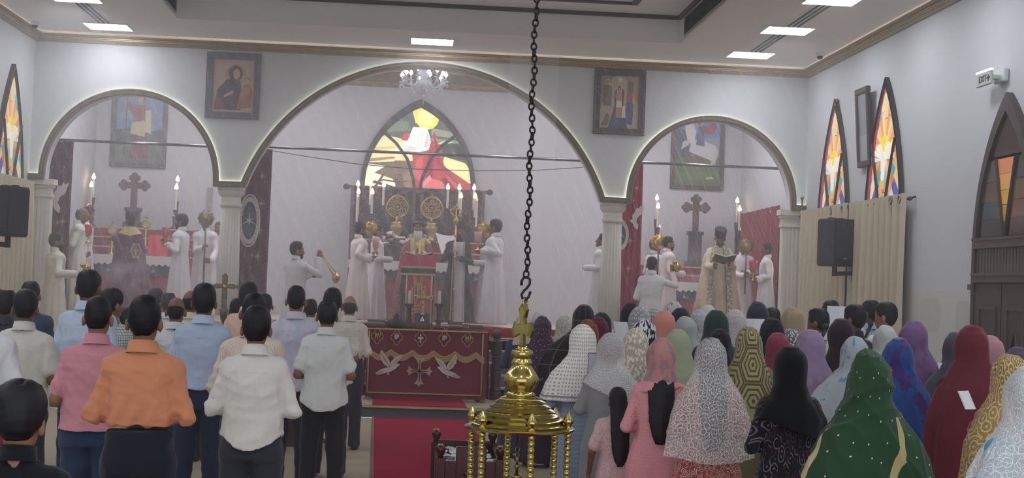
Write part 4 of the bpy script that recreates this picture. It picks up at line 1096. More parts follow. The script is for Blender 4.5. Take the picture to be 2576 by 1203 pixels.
# ------------------------------------------------------------------ sanctuary: pictures, altars, vestments
tint = mat('print_tint', '#ffffff', 0.55, var=0.05, vscale=12, attr='tint')
tint_lit = mat('print_backlit', '#ffffff', 0.4, var=0.06, vscale=10, attr='tint', emit=1.15)
def ellp(cx, cy, rx, ry, n=20, a0=0.0): return [(cx+rx*math.cos(6.2832*i/n+a0), cy+ry*math.sin(6.2832*i/n+a0)) for i in range(n)]
def artwork(items, x0, z0, w_, h_, Y, m, parent, bg, cliplim=None, name='print'):
    """flat print: layered coloured shapes in 0..1 coordinates, each layer a hair in front of the last (towards -y)"""
    mb = MB(); cols = []
    mb.add([(x0, Y, z0), (x0+w_, Y, z0), (x0+w_, Y, z0+h_), (x0, Y, z0+h_)] if cliplim is None else [(p[0], Y, p[1]) for p in cliplim], [tuple(range(4 if cliplim is None else len(cliplim)))]); cols.append(lin(bg))
    for k, (c_, pts) in enumerate(items):
        q = [(x0+p[0]*w_, z0+p[1]*h_) for p in pts]
        if cliplim is not None: q = clip_to(q, cliplim)
        if len(q) < 3: continue
        mb.add([(p[0], Y-0.0004*(k+1), p[1]) for p in q], [tuple(range(len(q)))]); cols.append(lin(c_))
    o = part(name, mb, m, parent); paint(o.data, cols); return o
goldl = mat('gold_bead_paint', '#a8946a', 0.4, 0.5, var=0.05)
def framed(name, label, x0, x1, z0, z1, Y, items, bg, fcol='#33343f', bw=0.1):
    t = thing(name, label, 'picture', ((x0+x1)/2, Y, z0))
    fm = mat('frame_'+fcol.strip('#'), fcol, 0.4, var=0.08)
    for b in ((x0, x1, z0, z0+bw), (x0, x1, z1-bw, z1), (x0, x0+bw, z0+bw, z1-bw), (x1-bw, x1, z0+bw, z1-bw)):
        part('frame_rail', MB().box(b[0], b[1], Y-0.05, Y, b[2], b[3], 0.008), fm, t)
    s = MB(); n = int((x1-x0)/0.028); k = int((z1-z0)/0.028)
    for i in range(n+1):
        for z in (z0+0.022, z1-0.022): s.ball((x0+0.02+(x1-x0-0.04)*i/n, Y-0.05, z), 0.009, 6, 4)
    for i in range(k+1):
        for x in (x0+0.022, x1-0.022): s.ball((x, Y-0.05, z0+0.02+(z1-z0-0.04)*i/k), 0.009, 6, 4)
    o = part('bead_border', s, goldl, t, True); o['kind'] = 'stuff'
    a = bw*0.86
    part('inner_fillet', MB().box(x0+a, x1-a, Y-0.046, Y-0.03, z0+a, z0+a+0.012).box(x0+a, x1-a, Y-0.046, Y-0.03, z1-a-0.012, z1-a).box(x0+a, x0+a+0.012, Y-0.046, Y-0.03, z0+a, z1-a).box(x1-a-0.012, x1-a, Y-0.046, Y-0.03, z0+a, z1-a), goldl, t)
    artwork(items, x0+bw, z0+bw, x1-x0-2*bw, z1-z0-2*bw, Y-0.02, tint, t, bg); return t
def figure(cx, by, h, robe, skin='#a98268', halo='#c9b27c', w_=0.16, mantle=None):
    """robed standing figure with a halo, as flat shapes"""
    hr = h*0.085
    it = [(halo, ellp(cx, by+h*0.88, hr*1.9*0.75, hr*1.9))] if halo else []
    it += [(robe, [(cx-w_*0.5, by), (cx+w_*0.5, by), (cx+w_*0.55, by+h*0.5), (cx+w_*0.5, by+h*0.74), (cx+w_*0.15, by+h*0.8), (cx-w_*0.15, by+h*0.8), (cx-w_*0.5, by+h*0.74), (cx-w_*0.55, by+h*0.5)])]
    if mantle: it += [(mantle, [(cx-w_*0.1, by+h*0.2), (cx+w_*0.6, by+h*0.3), (cx+w_*0.55, by+h*0.72), (cx+w_*0.2, by+h*0.78)])]
    it += [('#4a3428', ellp(cx, by+h*0.9, hr*0.8, hr*1.05)), (skin, ellp(cx, by+h*0.87, hr*0.58, hr*0.85))]
    return it
icon1 = [('#b59f8c', ellp(0.56, 0.72, 0.27, 0.2, 30)), ('#a89078', ellp(0.56, 0.72, 0.25, 0.185, 30)), ('#5b4a55', ellp(0.55, 0.74, 0.17, 0.15)), ('#5d4b59', [(0.06, 0.04), (0.7, 0.04), (0.74, 0.4), (0.66, 0.6), (0.5, 0.66), (0.32, 0.6), (0.12, 0.42)]), ('#c39b7c', ellp(0.58, 0.72, 0.085, 0.1)), ('#57475a', [(0.42, 0.6), (0.5, 0.66), (0.5, 0.84), (0.42, 0.8)]), ('#b7a284', ellp(0.86, 0.6, 0.14, 0.1)), ('#6a5145', ellp(0.85, 0.61, 0.07, 0.055)), ('#c59f80', ellp(0.845, 0.6, 0.055, 0.048)), ('#9a6e58', [(0.6, 0.06), (0.95, 0.1), (0.98, 0.42), (0.9, 0.54), (0.74, 0.5), (0.66, 0.3)]), ('#b08a68', [(0.66, 0.3), (0.9, 0.34), (0.92, 0.5), (0.74, 0.5)]), ('#c0987a', [(0.3, 0.27), (0.52, 0.36), (0.5, 0.42), (0.28, 0.31)]), ('#7c5058', [(0.06, 0.04), (0.3, 0.04), (0.26, 0.26), (0.08, 0.26)])]
framed('icon_painting', 'framed icon of a veiled mother and child left of the middle arch', -3.15, -2.34, 4.15, 5.15, YA-0.002, icon1, '#b9a493', '#5d5f6e')  # frame and print paled so their colours carry some of the haze
icon2 = [('#8a7d74', [(0, 0.35), (0.3, 0.95), (0.42, 1), (0, 1)]), ('#a98d78', [(0.6, 1), (1, 1), (1, 0.4), (0.8, 0.75)]), ('#4c5672', [(0.22, 0.0), (0.72, 0.0), (0.6, 0.45), (0.62, 0.7), (0.5, 0.83), (0.36, 0.7), (0.38, 0.45)]), ('#5c688a', [(0.35, 0.0), (0.5, 0.0), (0.46, 0.5), (0.4, 0.5)]), ('#d9d4c6', [(0.44, 0.93), (0.5, 0.98), (0.56, 0.93), (0.5, 0.87)])]
icon2 += figure(0.49, 0.2, 0.62, '#b98a6c', w_=0.15) + [('#d7d2c6', [(0.42, 0.4), (0.56, 0.4), (0.55, 0.52), (0.43, 0.52)])] + figure(0.18, 0.42, 0.5, '#6f6a60', mantle='#837b60', w_=0.2) + figure(0.76, 0.08, 0.55, '#5c5c80', mantle='#6a6a90') + figure(0.76, 0.5, 0.26, '#a05a50', w_=0.13) + figure(0.78, 0.7, 0.25, '#5f7468', w_=0.13) + [('#d8d0c0', [(0.56, 0.2), (0.66, 0.2), (0.65, 0.44), (0.57, 0.42)]), ('#7b6a52', [(0.02, 0.04), (0.2, 0.3), (0.26, 0.2), (0.2, 0.04)])]
framed('icon_painting', 'framed icon of a river baptism scene right of the middle arch', 2.74, 3.54, 4.17, 5.18, YA-0.002, icon2, '#b4a594', '#3d3c46')
YP = YB-0.004
a, b = at(276, 419, YP), at(417, 425, YP); h_ = 1.42
pic3 = [('#7f93ad', [(0, 0.4), (1, 0.45), (1, 1), (0, 1)]), ('#8fa3b4', [(0.1, 0.62), (0.35, 0.66), (0.3, 0.76), (0.08, 0.72)]), ('#56655f', [(0, 0.2), (0.4, 0.34), (0.3, 0.5), (0, 0.48)]), ('#5a6a66', [(0.7, 0.3), (1, 0.24), (1, 0.5), (0.75, 0.46)]), ('#6f7a6c', [(0, 0), (1, 0), (1, 0.26), (0, 0.22)]), ('#7a4a52', [(0.3, 0.06), (0.72, 0.06), (0.66, 0.55), (0.62, 0.8), (0.4, 0.8), (0.36, 0.5)]), ('#8d4a4c', [(0.36, 0.6), (0.66, 0.62), (0.62, 0.84), (0.4, 0.84)]), ('#9b4f4d', [(0.2, 0.8), (0.4, 0.68), (0.42, 0.76), (0.24, 0.9)]), ('#cfc9a2', [(0.3, 0.42), (0.62, 0.38), (0.66, 0.52), (0.6, 0.62), (0.34, 0.58)]), ('#d8d2b0', [(0.62, 0.45), (0.76, 0.42), (0.74, 0.78), (0.62, 0.76)]), ('#6a4a38', ellp(0.51, 0.93, 0.085, 0.07)), ('#c29a7e', ellp(0.51, 0.915, 0.06, 0.055)), ('#574636', [(0.19, 0.1), (0.205, 0.1), (0.225, 1.0), (0.21, 1.0)])]
framed('chapel_painting', 'framed painting of a red-robed shepherd on the left chapel wall', a.x, b.x, a.z, a.z+h_, YP, pic3, '#77889a', '#5a5d66', 0.09)
a, b = at(1684, 475, YP), at(1818, 481, YP)
pic4 = [('#6f8fc4', [(0, 0.5), (1, 0.5), (1, 1), (0, 1)]), ('#9aa0a0', [(0.6, 0.5), (1, 0.52), (1, 0.72), (0.62, 0.7)]), ('#4c5a68', [(0, 0.36), (0.35, 0.4), (0.3, 0.75), (0, 0.9)]), ('#5f7350', [(0, 0), (1, 0), (1, 0.42), (0, 0.38)]), ('#6d8058', [(0.1, 0.05), (0.9, 0.1), (0.8, 0.2), (0.1, 0.18)]), ('#d8d6d2', [(0.3, 0.5), (0.86, 0.36), (0.98, 0.5), (0.9, 0.6), (0.66, 0.66), (0.44, 0.68), (0.34, 0.62)]), ('#e0ded9', [(0.26, 0.66), (0.4, 0.58), (0.46, 0.8), (0.38, 0.92), (0.22, 0.94), (0.2, 0.84)]), ('#d0cec9', [(0.12, 0.52), (0.3, 0.6), (0.32, 0.68), (0.16, 0.64), (0.1, 0.46)]), ('#cdcbc6', [(0.8, 0.3), (0.9, 0.3), (0.98, 0.5), (0.88, 0.5)]), ('#a83d3a', [(0.52, 0.86), (0.78, 0.9), (0.86, 0.98), (0.92, 0.86), (0.84, 0.76), (0.6, 0.78)]), ('#52617a', [(0.46, 0.6), (0.66, 0.58), (0.62, 0.86), (0.5, 0.88)]), ('#c7a45e', ellp(0.53, 0.95, 0.1, 0.07)), ('#8a6248', ellp(0.53, 0.95, 0.055, 0.05)), ('#73613f', [(0.16, 0.3), (0.6, 0.26), (0.7, 0.38), (0.5, 0.44), (0.2, 0.42)]), ('#cfcabc', [(0.7, 0.09), (0.9, 0.1), (0.84, 0.13), (0.72, 0.12)])]
framed('chapel_painting', 'framed painting of a rider on a white horse on the right chapel wall', a.x, b.x, a.z, a.z+h_, YP, pic4, '#6e86a8', '#4c463e', 0.09)
# lit pointed panel over the altar: a plain stand-in with the same masses of colour
YS = YB-0.01
bl, br, tp = at(905, 464, YS), at(1196, 472, YS), at(1061, 250, YS)
cx = (bl.x+br.x)/2; hw = (br.x-bl.x)/2; zb = min(bl.z, br.z)-0.12
t = thing('lit_altar_panel', 'backlit pointed panel of a landscape in red, white and gold above the altar', 'panel', (cx, YS, zb))
o = lancet(cx, hw, zb, tp.z, 16, zb+0.1); i_ = lancet(cx, hw-0.09, zb+0.05, tp.z-0.16, 16, zb+0.1)
mb = MB(); N = len(o)
vs = [(p[0], YS-0.06, p[1]) for p in o]+[(p[0], YS-0.06, p[1]) for p in i_]+[(p[0], YS, p[1]) for p in o]+[(p[0], YS, p[1]) for p in i_]
fs = []
for k in range(N):
    q = (k+1) % N; fs += [(k, q, N+q, N+k), (k, 2*N+k, 2*N+q, q), (N+k, N+q, 3*N+q, 3*N+k)]
framem = mat('panel_frame_dark', '#3b414b', 0.5)
part('panel_border', mb.add(vs, fs), framem, t)
art = [('#4d5a58', [(0, 0.55), (1, 0.5), (1, 1), (0, 1)]), ('#6d7a62', [(0.1, 0.62), (0.42, 0.66), (0.4, 0.76), (0.1, 0.74)]), ('#8a9078', [(0.6, 0.62), (0.95, 0.58), (0.9, 0.64), (0.6, 0.7)]), ('#e8d9a0', [(0.0, 0.3), (0.45, 0.34), (0.42, 0.56), (0.2, 0.6), (0, 0.5)]), ('#f3ead0', [(0.0, 0.06), (0.3, 0.05), (0.34, 0.26), (0, 0.3)]), ('#6f5f50', [(0.12, 0.2), (0.3, 0.34), (0.5, 0.34), (0.52, 0.02), (0.34, 0.02), (0.28, 0.14)]), ('#e9d58c', [(0.42, 0.92), (0.5, 1.0), (0.56, 0.95), (0.55, 0.78), (0.46, 0.74)]), ('#f5e45a', ellp(0.56, 0.8, 0.1, 0.12, 26)), ('#fbf2a0', ellp(0.55, 0.8, 0.07, 0.085, 26)), ('#3f3d3f', [(0.62, 0.5), (0.74, 0.56), (0.95, 0.5), (1, 0.36), (0.8, 0.38), (0.66, 0.4)]), ('#f2dfa0', [(0.72, 0.4), (0.9, 0.34), (1.0, 0.2), (1.0, 0.1), (0.8, 0.2), (0.7, 0.3)]),
       ('#b54a48', [(0.36, 0.62), (0.5, 0.66), (0.52, 0.52), (0.34, 0.56)]), ('#f4f1ea', [(0.28, 0.44), (0.4, 0.56), (0.44, 0.7), (0.56, 0.7), (0.62, 0.5), (0.52, 0.42), (0.38, 0.4)]), ('#a43c40', [(0.44, 0.42), (0.58, 0.46), (0.62, 0.66), (0.68, 0.56), (0.72, 0.3), (0.98, 0.1), (0.98, 0.02), (0.5, 0.02), (0.46, 0.2)]), ('#c4565a', [(0.48, 0.36), (0.54, 0.4), (0.52, 0.1), (0.47, 0.2)]), ('#7d2b35', [(0.58, 0.4), (0.63, 0.44), (0.62, 0.1), (0.56, 0.06)]), ('#d0696a', [(0.52, 0.02), (0.7, 0.02), (0.76, 0.12), (0.62, 0.16)]), ('#8c333c', [(0.66, 0.36), (0.7, 0.34), (0.9, 0.06), (0.82, 0.04)]), ('#b34f52', [(0.72, 0.22), (0.76, 0.2), (0.9, 0.03), (0.86, 0.02)]), ('#4b3f38', [(0.1, 0.1), (0.13, 0.12), (0.3, 0.06), (0.29, 0.03)]), ('#7a8a78', [(0.58, 0.56), (0.9, 0.54), (0.86, 0.57), (0.6, 0.59)]), ('#c9c79a', [(0.62, 0.52), (0.8, 0.55), (0.72, 0.57)]), ('#9a7f62', [(0.02, 0.3), (0.3, 0.36), (0.28, 0.38), (0.02, 0.34)]), ('#cdb98a', [(0.05, 0.42), (0.3, 0.47), (0.3, 0.49), (0.04, 0.46)]), ('#8a7460', [(0.36, 0.2), (0.48, 0.26), (0.46, 0.06), (0.4, 0.04)]), ('#5a4a40', [(0.3, 0.14), (0.36, 0.2), (0.38, 0.03), (0.33, 0.02)]), ('#d8d2c4', [(0.32, 0.44), (0.42, 0.5), (0.5, 0.48), (0.42, 0.43)]), ('#e6e2d8', [(0.44, 0.5), (0.5, 0.66), (0.54, 0.66), (0.52, 0.5)]), ('#cfc9bd', [(0.54, 0.48), (0.56, 0.66), (0.58, 0.62), (0.58, 0.5)]), ('#8e2f38', [(0.62, 0.62), (0.66, 0.54), (0.7, 0.3), (0.66, 0.32)]), ('#d98a86', [(0.55, 0.06), (0.62, 0.16), (0.6, 0.2), (0.53, 0.1)]), ('#742832', [(0.7, 0.16), (0.74, 0.18), (0.82, 0.03), (0.76, 0.02)]), ('#dba098', [(0.5, 0.02), (0.56, 0.02), (0.54, 0.06), (0.5, 0.05)]), ('#2f3336', [(0.76, 0.52), (0.9, 0.5), (0.98, 0.42), (0.84, 0.42)]), ('#8f8a78', [(0.74, 0.42), (0.84, 0.43), (0.8, 0.45)]), ('#3d342f', [(0.06, 0.06), (0.2, 0.12), (0.34, 0.1), (0.48, 0.14), (0.34, 0.115), (0.2, 0.135)]), ('#3d342f', [(0.24, 0.11), (0.3, 0.18), (0.42, 0.2), (0.31, 0.19)]), ('#4b3f38', [(0.2, 0.2), (0.22, 0.2), (0.14, 0.04), (0.12, 0.05)])]
artwork(art, cx-hw, zb, 2*hw, tp.z-zb, YS-0.015, tint_lit, t, '#59605a', i_)
for pts in ([(0.2, 0.62), (0.3, 0.52), (0.4, 0.36), (0.46, 0.14), (0.47, 0.02)], [(0.8, 0.62), (0.7, 0.52), (0.6, 0.36), (0.53, 0.14), (0.52, 0.02)]):
    part('glazing_bar', MB().tube([(cx-hw+p[0]*2*hw, YS-0.035, zb+p[1]*(tp.z-zb)) for p in pts], 0.028, 6), framem, t)
# curtains of the arches, with applique
maroon = mat('velvet_maroon', '#5a2440', 0.9, var=0.12, bump=0.1); crimson = mat('velvet_crimson', '#9a2145', 0.85, var=0.12, bump=0.1); appl = mat('applique_gold', '#b9a184', 0.6, var=0.1); applw = mat('applique_white', '#cfc4c2', 0.7, var=0.08); appd = mat('applique_dark', '#34343f', 0.7)
def star(x, z, r, n=8): return [((x+(r if i % 4 == 0 else r*0.62 if i % 2 == 0 else r*0.16)*math.sin(math.pi*i/n)), z+(r if i % 4 == 0 else r*0.62 if i % 2 == 0 else r*0.16)*math.cos(math.pi*i/n)) for i in range(2*n)]
def dove(x, z, s, f=1):
    P = [(0.0, -0.5), (0.18, -0.62), (0.22, -0.4), (0.1, -0.2), (0.16, 0.0), (0.38, 0.2), (0.52, 0.62), (0.36, 0.52), (0.3, 0.62), (0.2, 0.45), (0.1, 0.5), (0.0, 0.25), (-0.12, 0.1), (-0.1, -0.1), (-0.24, -0.16), (-0.16, -0.28), (-0.08, -0.3)]
    return [(x+f*p[0]*s, z+p[1]*s) for p in P]
def applique(t, polys, Y, m, name):
    for p in polys: part(name, MB().prism(p, Y-0.006, Y, 'y'), m, t)
def arch_curtain(label, px0, px1, Y, z0, z1, m, fol, group='maroon curtains of the arches'):
    a, b = at(px0, 560, Y), at(px1, 560, Y)
    t = curtain(label, (a.x, Y, 0), (b.x, Y, 0), z0, z1, m, fol, 0.03, group=group); return t
YC = 22.3
t = arch_curtain('maroon curtain with white dove and stars at the left chapel\'s left side', 100, 176, YC, ZF+0.15, 3.74, maroon, 4)
pp = lambda l, Y=YC-0.06: [(at(x, y, Y).x, at(x, y, Y).z, s*Y/FPX) for x, y, s in l]
applique(t, [star(x, z, s) for x, z, s in pp([(121, 488, 7), (161, 488, 7), (157, 557, 14), (145, 560, 8), (117, 557, 8), (133, 420, 5), (162, 420, 5), (113, 625, 6)])], YC-0.055, appl, 'star')
applique(t, [dove(*pp([(139, 497, 62)])[0])], YC-0.055, applw, 'dove')
t = arch_curtain('maroon curtain with stars and half an emblem right of the left column', 604, 678, YC, ZF+0.15, 3.76, maroon, 4)
applique(t, [star(x, z, s) for x, z, s in pp([(659, 443, 12), (657, 512, 14), (653, 580, 14), (648, 645, 14), (634, 642, 7), (633, 500, 6)])], YC-0.055, appl, 'star')
def emblem(t, px, py, r, Y=YC-0.06, rx=0.5):
    (x, z, rr), = pp([(px, py, r)], Y)
    part('emblem_ground', MB().prism(ellp(x, z, rr*rx, rr, 30), Y, Y+0.004), mat('applique_teal', '#31414f', 0.7), t)
    for k in (1.0, 0.9, 0.76): part('emblem_ring', MB().tube([(x+rr*rx*k*math.cos(a), Y-0.002, z+rr*k*math.sin(a)) for a in [6.283*i/40 for i in range(40)]], 0.008 if k < 1 else 0.012, 6, True), applw, t)
    s = MB()
    for i in range(24):
        a = 6.283*i/24; s.prism(ellp(x+rr*rx*0.83*math.cos(a), z+rr*0.83*math.sin(a), 0.018, 0.03, 8), Y-0.006, Y)
    o = part('emblem_petal', s, applw, t); o['kind'] = 'stuff'
    part('emblem_flower', MB().prism(star(x, z, rr*0.34, 6), Y-0.008, Y), applw, t)
emblem(t, 627, 555, 64, rx=0.4)
t = arch_curtain('crimson curtain with stars and a dove right of the right column', 1556, 1614, YC, ZF+0.15, 3.78, crimson, 4)
applique(t, [star(x, z, s) for x, z, s in pp([(1602, 473, 13), (1585, 606, 14), (1581, 676, 14), (1594, 505, 6)])], YC-0.055, appl, 'star')
applique(t, [dove(*pp([(1596, 547, 50)])[0])], YC-0.055, applw, 'dove')
emblem(t, 1562, 592, 36)
redv = mat('velvet_red', '#7c2a3c', 0.85, var=0.12, bump=0.1)
t = curtain('plain red curtain on metal rings along the right chapel wall', (5.98, 26.0, 0), (5.94, 22.7, 0), ZP, 3.25, redv, 9, 0.04); rings(t, [(5.95, 22.8, 3.2), (5.95, 23.3, 3.2)], 'x', steel, 0.05)
t = ob('window_4', None); t.location = (XR, 22.45, 2.4); t['kind'] = 'structure'
part('window_frame', MB().box(XR-0.03, XR, 22.3, 22.34, 2.0, 3.15).box(XR-0.03, XR, 22.56, 22.6, 2.0, 3.15).box(XR-0.03, XR, 22.34, 22.56, 2.5, 2.54), steel, t)
for z0_, z1_ in ((2.02, 2.5), (2.54, 3.13)): part('pane', MB().box(XR-0.02, XR-0.005, 22.34, 22.56, z0_, z1_), mat('daylight_pane', '#fff6dc', 0.3, var=0, emit=2.0), t)
struct('trim_9', MB().box(at(521, 500, YB-0.05).x, at(533, 500, YB-0.05).x, YB-0.05, YB, 2.0, at(527, 472, YB).z), mat('niche_grey', '#9a98a2', 0.6))

# ---- candles
candw = mat('candle_white', '#d9d4cc', 0.5, var=0.03); flamem = mat('flame_bulb', '#ffd89a', 0.3, var=0, emit=7, ecol='#ffdca8'); redlamp = mat('red_lamp', '#ff7a6a', 0.3, var=0, emit=2.5, ecol='#ff8a78'); holdm = mat('candle_holder_wood', '#3d3236', 0.45, var=0.1)
def candle(label, px, pyt, pyb, Y, zb, group, r=0.022, fl='bulb'):
    """stick whose flame shows at px, pyt, whose foot shows at pyb, on a turned holder down to zb"""
    p = at(px, pyt, Y); q = at(px-(pyb-pyt)*0.036, pyb, Y); fh = 0.11 if fl == 'bulb' else 0.07
    x = p.x; zt = p.z-fh*0.5; z0 = q.z
    t = thing('candle', label, 'candle', (x, Y, zb), group=group)
    if z0-zb > 0.03:
        H = z0-zb
        part('holder', MB().lathe([(0.07, zb), (0.07, zb+0.02), (0.03, zb+min(0.06, H*0.3)), (0.022, zb+H*0.5), (0.034, zb+H*0.6), (0.024, zb+H*0.7), (0.045, zb+H-0.015), (0.048, zb+H)], (x, Y, 0), 14), holdm, t, True)
    part('stick', MB().lathe([(r, z0), (r, zt), (r*0.6, zt+0.006)], (x, Y, 0), 12), candw, t, False, None, True, 40)
    w_ = 0.036 if fl == 'bulb' else 0.022
    part('flame', MB().lathe([(0.006, zt), (w_*0.85, zt+fh*0.1), (w_, zt+fh*0.3), (w_*0.65, zt+fh*0.65), (0.004, zt+fh)], (x, Y, 0), 12), flamem if fl == 'bulb' else redlamp, t, True)
    return t
# ---- middle altar
cloth_red = mat('altar_cloth_red', '#7c2136', 0.85, var=0.15, vscale=10); cloth_white = mat('altar_cloth_white', '#d5d2cf', 0.8, var=0.05); darkwood = mat('screen_wood', '#43313a', 0.6, var=0.15); brassd = mat('brass_dull', '#a8935c', 0.35, 0.75, var=0.1)
def altar(label, x0, x1, Y0, ztop, tiers, front, yb=YB-0.25):
    t = thing('altar', label, 'altar', ((x0+x1)/2, Y0, ZP))
    part('body', MB().box(x0, x1, Y0, yb, ZP, ztop), front, t)
    part('top_cloth', MB().box(x0-0.03, x1+0.03, Y0-0.03, yb-0.05, ztop, ztop+0.015).box(x0-0.03, x1+0.03, Y0-0.04, Y0-0.025, ztop-0.12, ztop+0.015), cloth_white, t)
    m = MB()
    for i in range(int((x1-x0)/0.1)):
        x = x0+0.1*i; m.prism([(x, ztop-0.12), (x+0.05, ztop-0.16), (x+0.1, ztop-0.12)], Y0-0.04, Y0-0.03)
    o = part('lace_edge', m, cloth_white, t); o['kind'] = 'stuff'
    part('band', MB().box(x0, x1, Y0-0.02, Y0-0.001, ztop-0.32, ztop-0.16), mat('altar_band_blue', '#3b4152', 0.8, var=0.1), t)
    for i in range(max(2, int((x1-x0)/0.35))):
        n_ = max(2, int((x1-x0)/0.35)); x = x0+(x1-x0)*(i+0.5)/n_
        part('medallion', MB().prism(star(x, ztop-0.24, 0.07, 6), Y0-0.026, Y0-0.02), applw, t)
    y = Y0+0.5; z = ztop
    for k, h_ in enumerate(tiers):
        part('tier', MB().box(x0+0.02, x1-0.02, y+0.22*k, yb, z, z+h_), cloth_red, t)
        part('tier_edge', MB().box(x0+0.02, x1-0.02, y+0.22*k-0.01, y+0.22*k, z+h_-0.025, z+h_), appl, t)
        z += h_
    return t, z
xa, xb = at(880, 650, 24.4).x, at(1228, 650, 24.4).x
t, zt = altar('middle altar under a red frontal with white lace top and red tiers', xa, xb, 24.4, 2.12, (0.2, 0.2), cloth_red, 25.48)
ZT = zt
# dark screen hung behind the altar
a, b = at(888, 472, 25.85), at(1216, 482, 25.85); zr = (a.z+b.z)/2
t = thing('altar_screen', 'dark maroon hanging screen on a ball-ended rod behind the middle altar', 'screen', ((a.x+b.x)/2, 25.85, ZP))
def scr(u, v):
    x = a.x+(b.x-a.x)*u; return (x, 25.85+0.035*math.sin(26*u)+0.02*math.sin(61*u), ZP+(zr-ZP)*v)
part('hanging', MB().sheet(scr, 80, 2), darkwood, t, True)
part('rod', MB().tube([(a.x-0.08, 25.85, zr), (b.x+0.08, 25.85, zr)], 0.03, 10), holdm, t, True)
for x in (a.x-0.12, b.x+0.12): part('finial', MB().ball((x, 25.85, zr), 0.055, 12, 8), holdm, t, True)
for fx in (0.0, 0.47, 0.53, 1.0): part('post', MB().box(a.x+(b.x-a.x)*fx-0.03, a.x+(b.x-a.x)*fx+0.03, 25.76, 25.82, ZP, zr+0.02), mat('screen_post', '#5a4450', 0.6), t)
part('scroll', MB().tube([(a.x+(b.x-a.x)*0.38, 25.78, zr-0.12), (a.x+(b.x-a.x)*0.44, 25.77, zr-0.02), (a.x+(b.x-a.x)*0.5, 25.77, zr-0.06), (a.x+(b.x-a.x)*0.56, 25.77, zr-0.02), (a.x+(b.x-a.x)*0.62, 25.78, zr-0.12)], 0.035, 8), mat('screen_post', '#5a4450'), t, True)
for fz in (0.35, 0.6, 0.8): part('seam', MB().tube([(a.x, 25.8, ZP+(zr-ZP)*fz), (b.x, 25.8, ZP+(zr-ZP)*fz)], 0.006, 4), mat('screen_post', '#5a4450'), t)
zsh = ZT
CG = 'tall electric candles around the middle altar'
sh = thing('candle_shelf', 'dark raised shelf behind the altar that carries the tall candles', 'shelf', ((a.x+b.x)/2, 25.6, ZP))
part('top', MB().box(a.x+0.02, b.x-0.02, 25.52, 25.74, ZT+0.32, ZT+0.36), darkwood, sh)
for x in (a.x+0.06, b.x-0.06, (a.x+b.x)/2-0.7, (a.x+b.x)/2+0.7): part('leg', MB().box(x-0.03, x+0.03, 25.54, 25.72, ZP, ZT+0.32), darkwood, sh)
for k, (px, yt, yb_, wd) in enumerate(((901, 461, 536, 'leftmost of the back row'), (933, 461, 516, 'second from the left in the back row'), (966, 463, 517, 'third from the left in the back row'), (1127, 469, 524, 'third from the right in the back row'), (1156, 470, 528, 'second from the right in the back row'), (1193, 470, 528, 'rightmost of the back row'))):
    candle('tall white electric candle above the altar, '+wd, px, yt, yb_, 25.66, ZT+0.36, CG)
for k, (px, yt, yb_, wd) in enumerate(((902, 480, 540, 'left'), (937, 481, 538, 'second from left'), (1160, 491, 545, 'second from right'), (1196, 492, 548, 'right'))):
    candle('lower white electric candle in front of the back row, '+wd, px, yt, yb_, 25.56, ZT+0.36, CG)
for px, yt, yb_, wd in ((900, 491, 558, 'left'), (1200, 501, 571, 'right')): candle('slim white candle with a small red light at the %s end of the altar' % wd, px, yt, yb_, 25.3, ZT, CG, 0.02, 'red')
# gold tree-shaped ornaments
def ornament(label, px, pyt, pyb, Y):
    tp_, bt = at(px, pyt, Y), at(px-3, pyb, Y); H = tp_.z-bt.z; x = bt.x
    t = thing('altar_ornament', label, 'ornament', (x, Y, ZT), group='pierced golden ornaments on the altar')
    Z = lambda f: bt.z+H*f
    part('vase', MB().lathe([(0.09, ZT), (0.095, ZT+0.02), (0.05, ZT+0.05), (0.11, bt.z+0.06), (0.12, bt.z+0.12), (0.08, bt.z+0.17), (0.1, bt.z+0.2)], (x, Y, 0), 18), brassd, t, True)
    part('stem', MB().tube([(x, Y, bt.z+0.15), (x, Y, Z(0.45))], 0.022, 8), brassd, t, True)
    hw_ = 0.185
    rim = [(x+hw_*math.sin(math.pi*2*i/36)*(1.0 if math.cos(math.pi*2*i/36) < 0.2 else 1-0.25*(math.cos(math.pi*2*i/36)-0.2)), Y, Z(0.66)+H*0.28*math.cos(math.pi*2*i/36)*(1.12 if math.cos(math.pi*2*i/36) > 0 else 0.92)) for i in range(36)]
    part('rim', MB().tube(rim, 0.019, 6, True), brassd, t, True)
    for cx_, cz_, r in ((0, 0.68, 0.062), (-0.09, 0.75, 0.042), (0.09, 0.75, 0.042), (-0.1, 0.58, 0.046), (0.1, 0.58, 0.046), (0, 0.84, 0.03), (-0.05, 0.5, 0.03), (0.05, 0.5, 0.03)):
        part('scroll', MB().tube([(x+cx_+r*math.cos(q), Y-0.005, Z(cz_)+r*math.sin(q)) for q in [6.283*i/18 for i in range(18)]], 0.013, 6, True), brassd, t, True)
        part('boss', MB().ball((x+cx_, Y-0.005, Z(cz_)), r*0.45, 10, 6), brassd, t, True)
    for s in (-1, 1):
        part('branch', MB().tube([(x, Y, Z(0.4)), (x+s*0.06, Y, Z(0.46)), (x+s*0.14, Y, Z(0.48)), (x+s*0.16, Y, Z(0.42))], [0.016, 0.014, 0.012, 0.008], 6), brassd, t, True)
        part('leaf', MB().prism([(x+s*0.06, Z(0.88)), (x+s*0.1, Z(0.98)), (x+s*0.13, Z(0.86))], Y-0.01, Y+0.01), brassd, t)
    part('crown_leaf', MB().prism([(x-0.045, Z(0.92)), (x+0.045, Z(0.92)), (x+0.02, Z(1.0)), (x, Z(1.06)), (x-0.02, Z(1.0))], Y-0.012, Y+0.012), brassd, t)
ornament('pierced gold tree-shaped ornament, left one on the altar', 1000, 490, 587, 25.1)
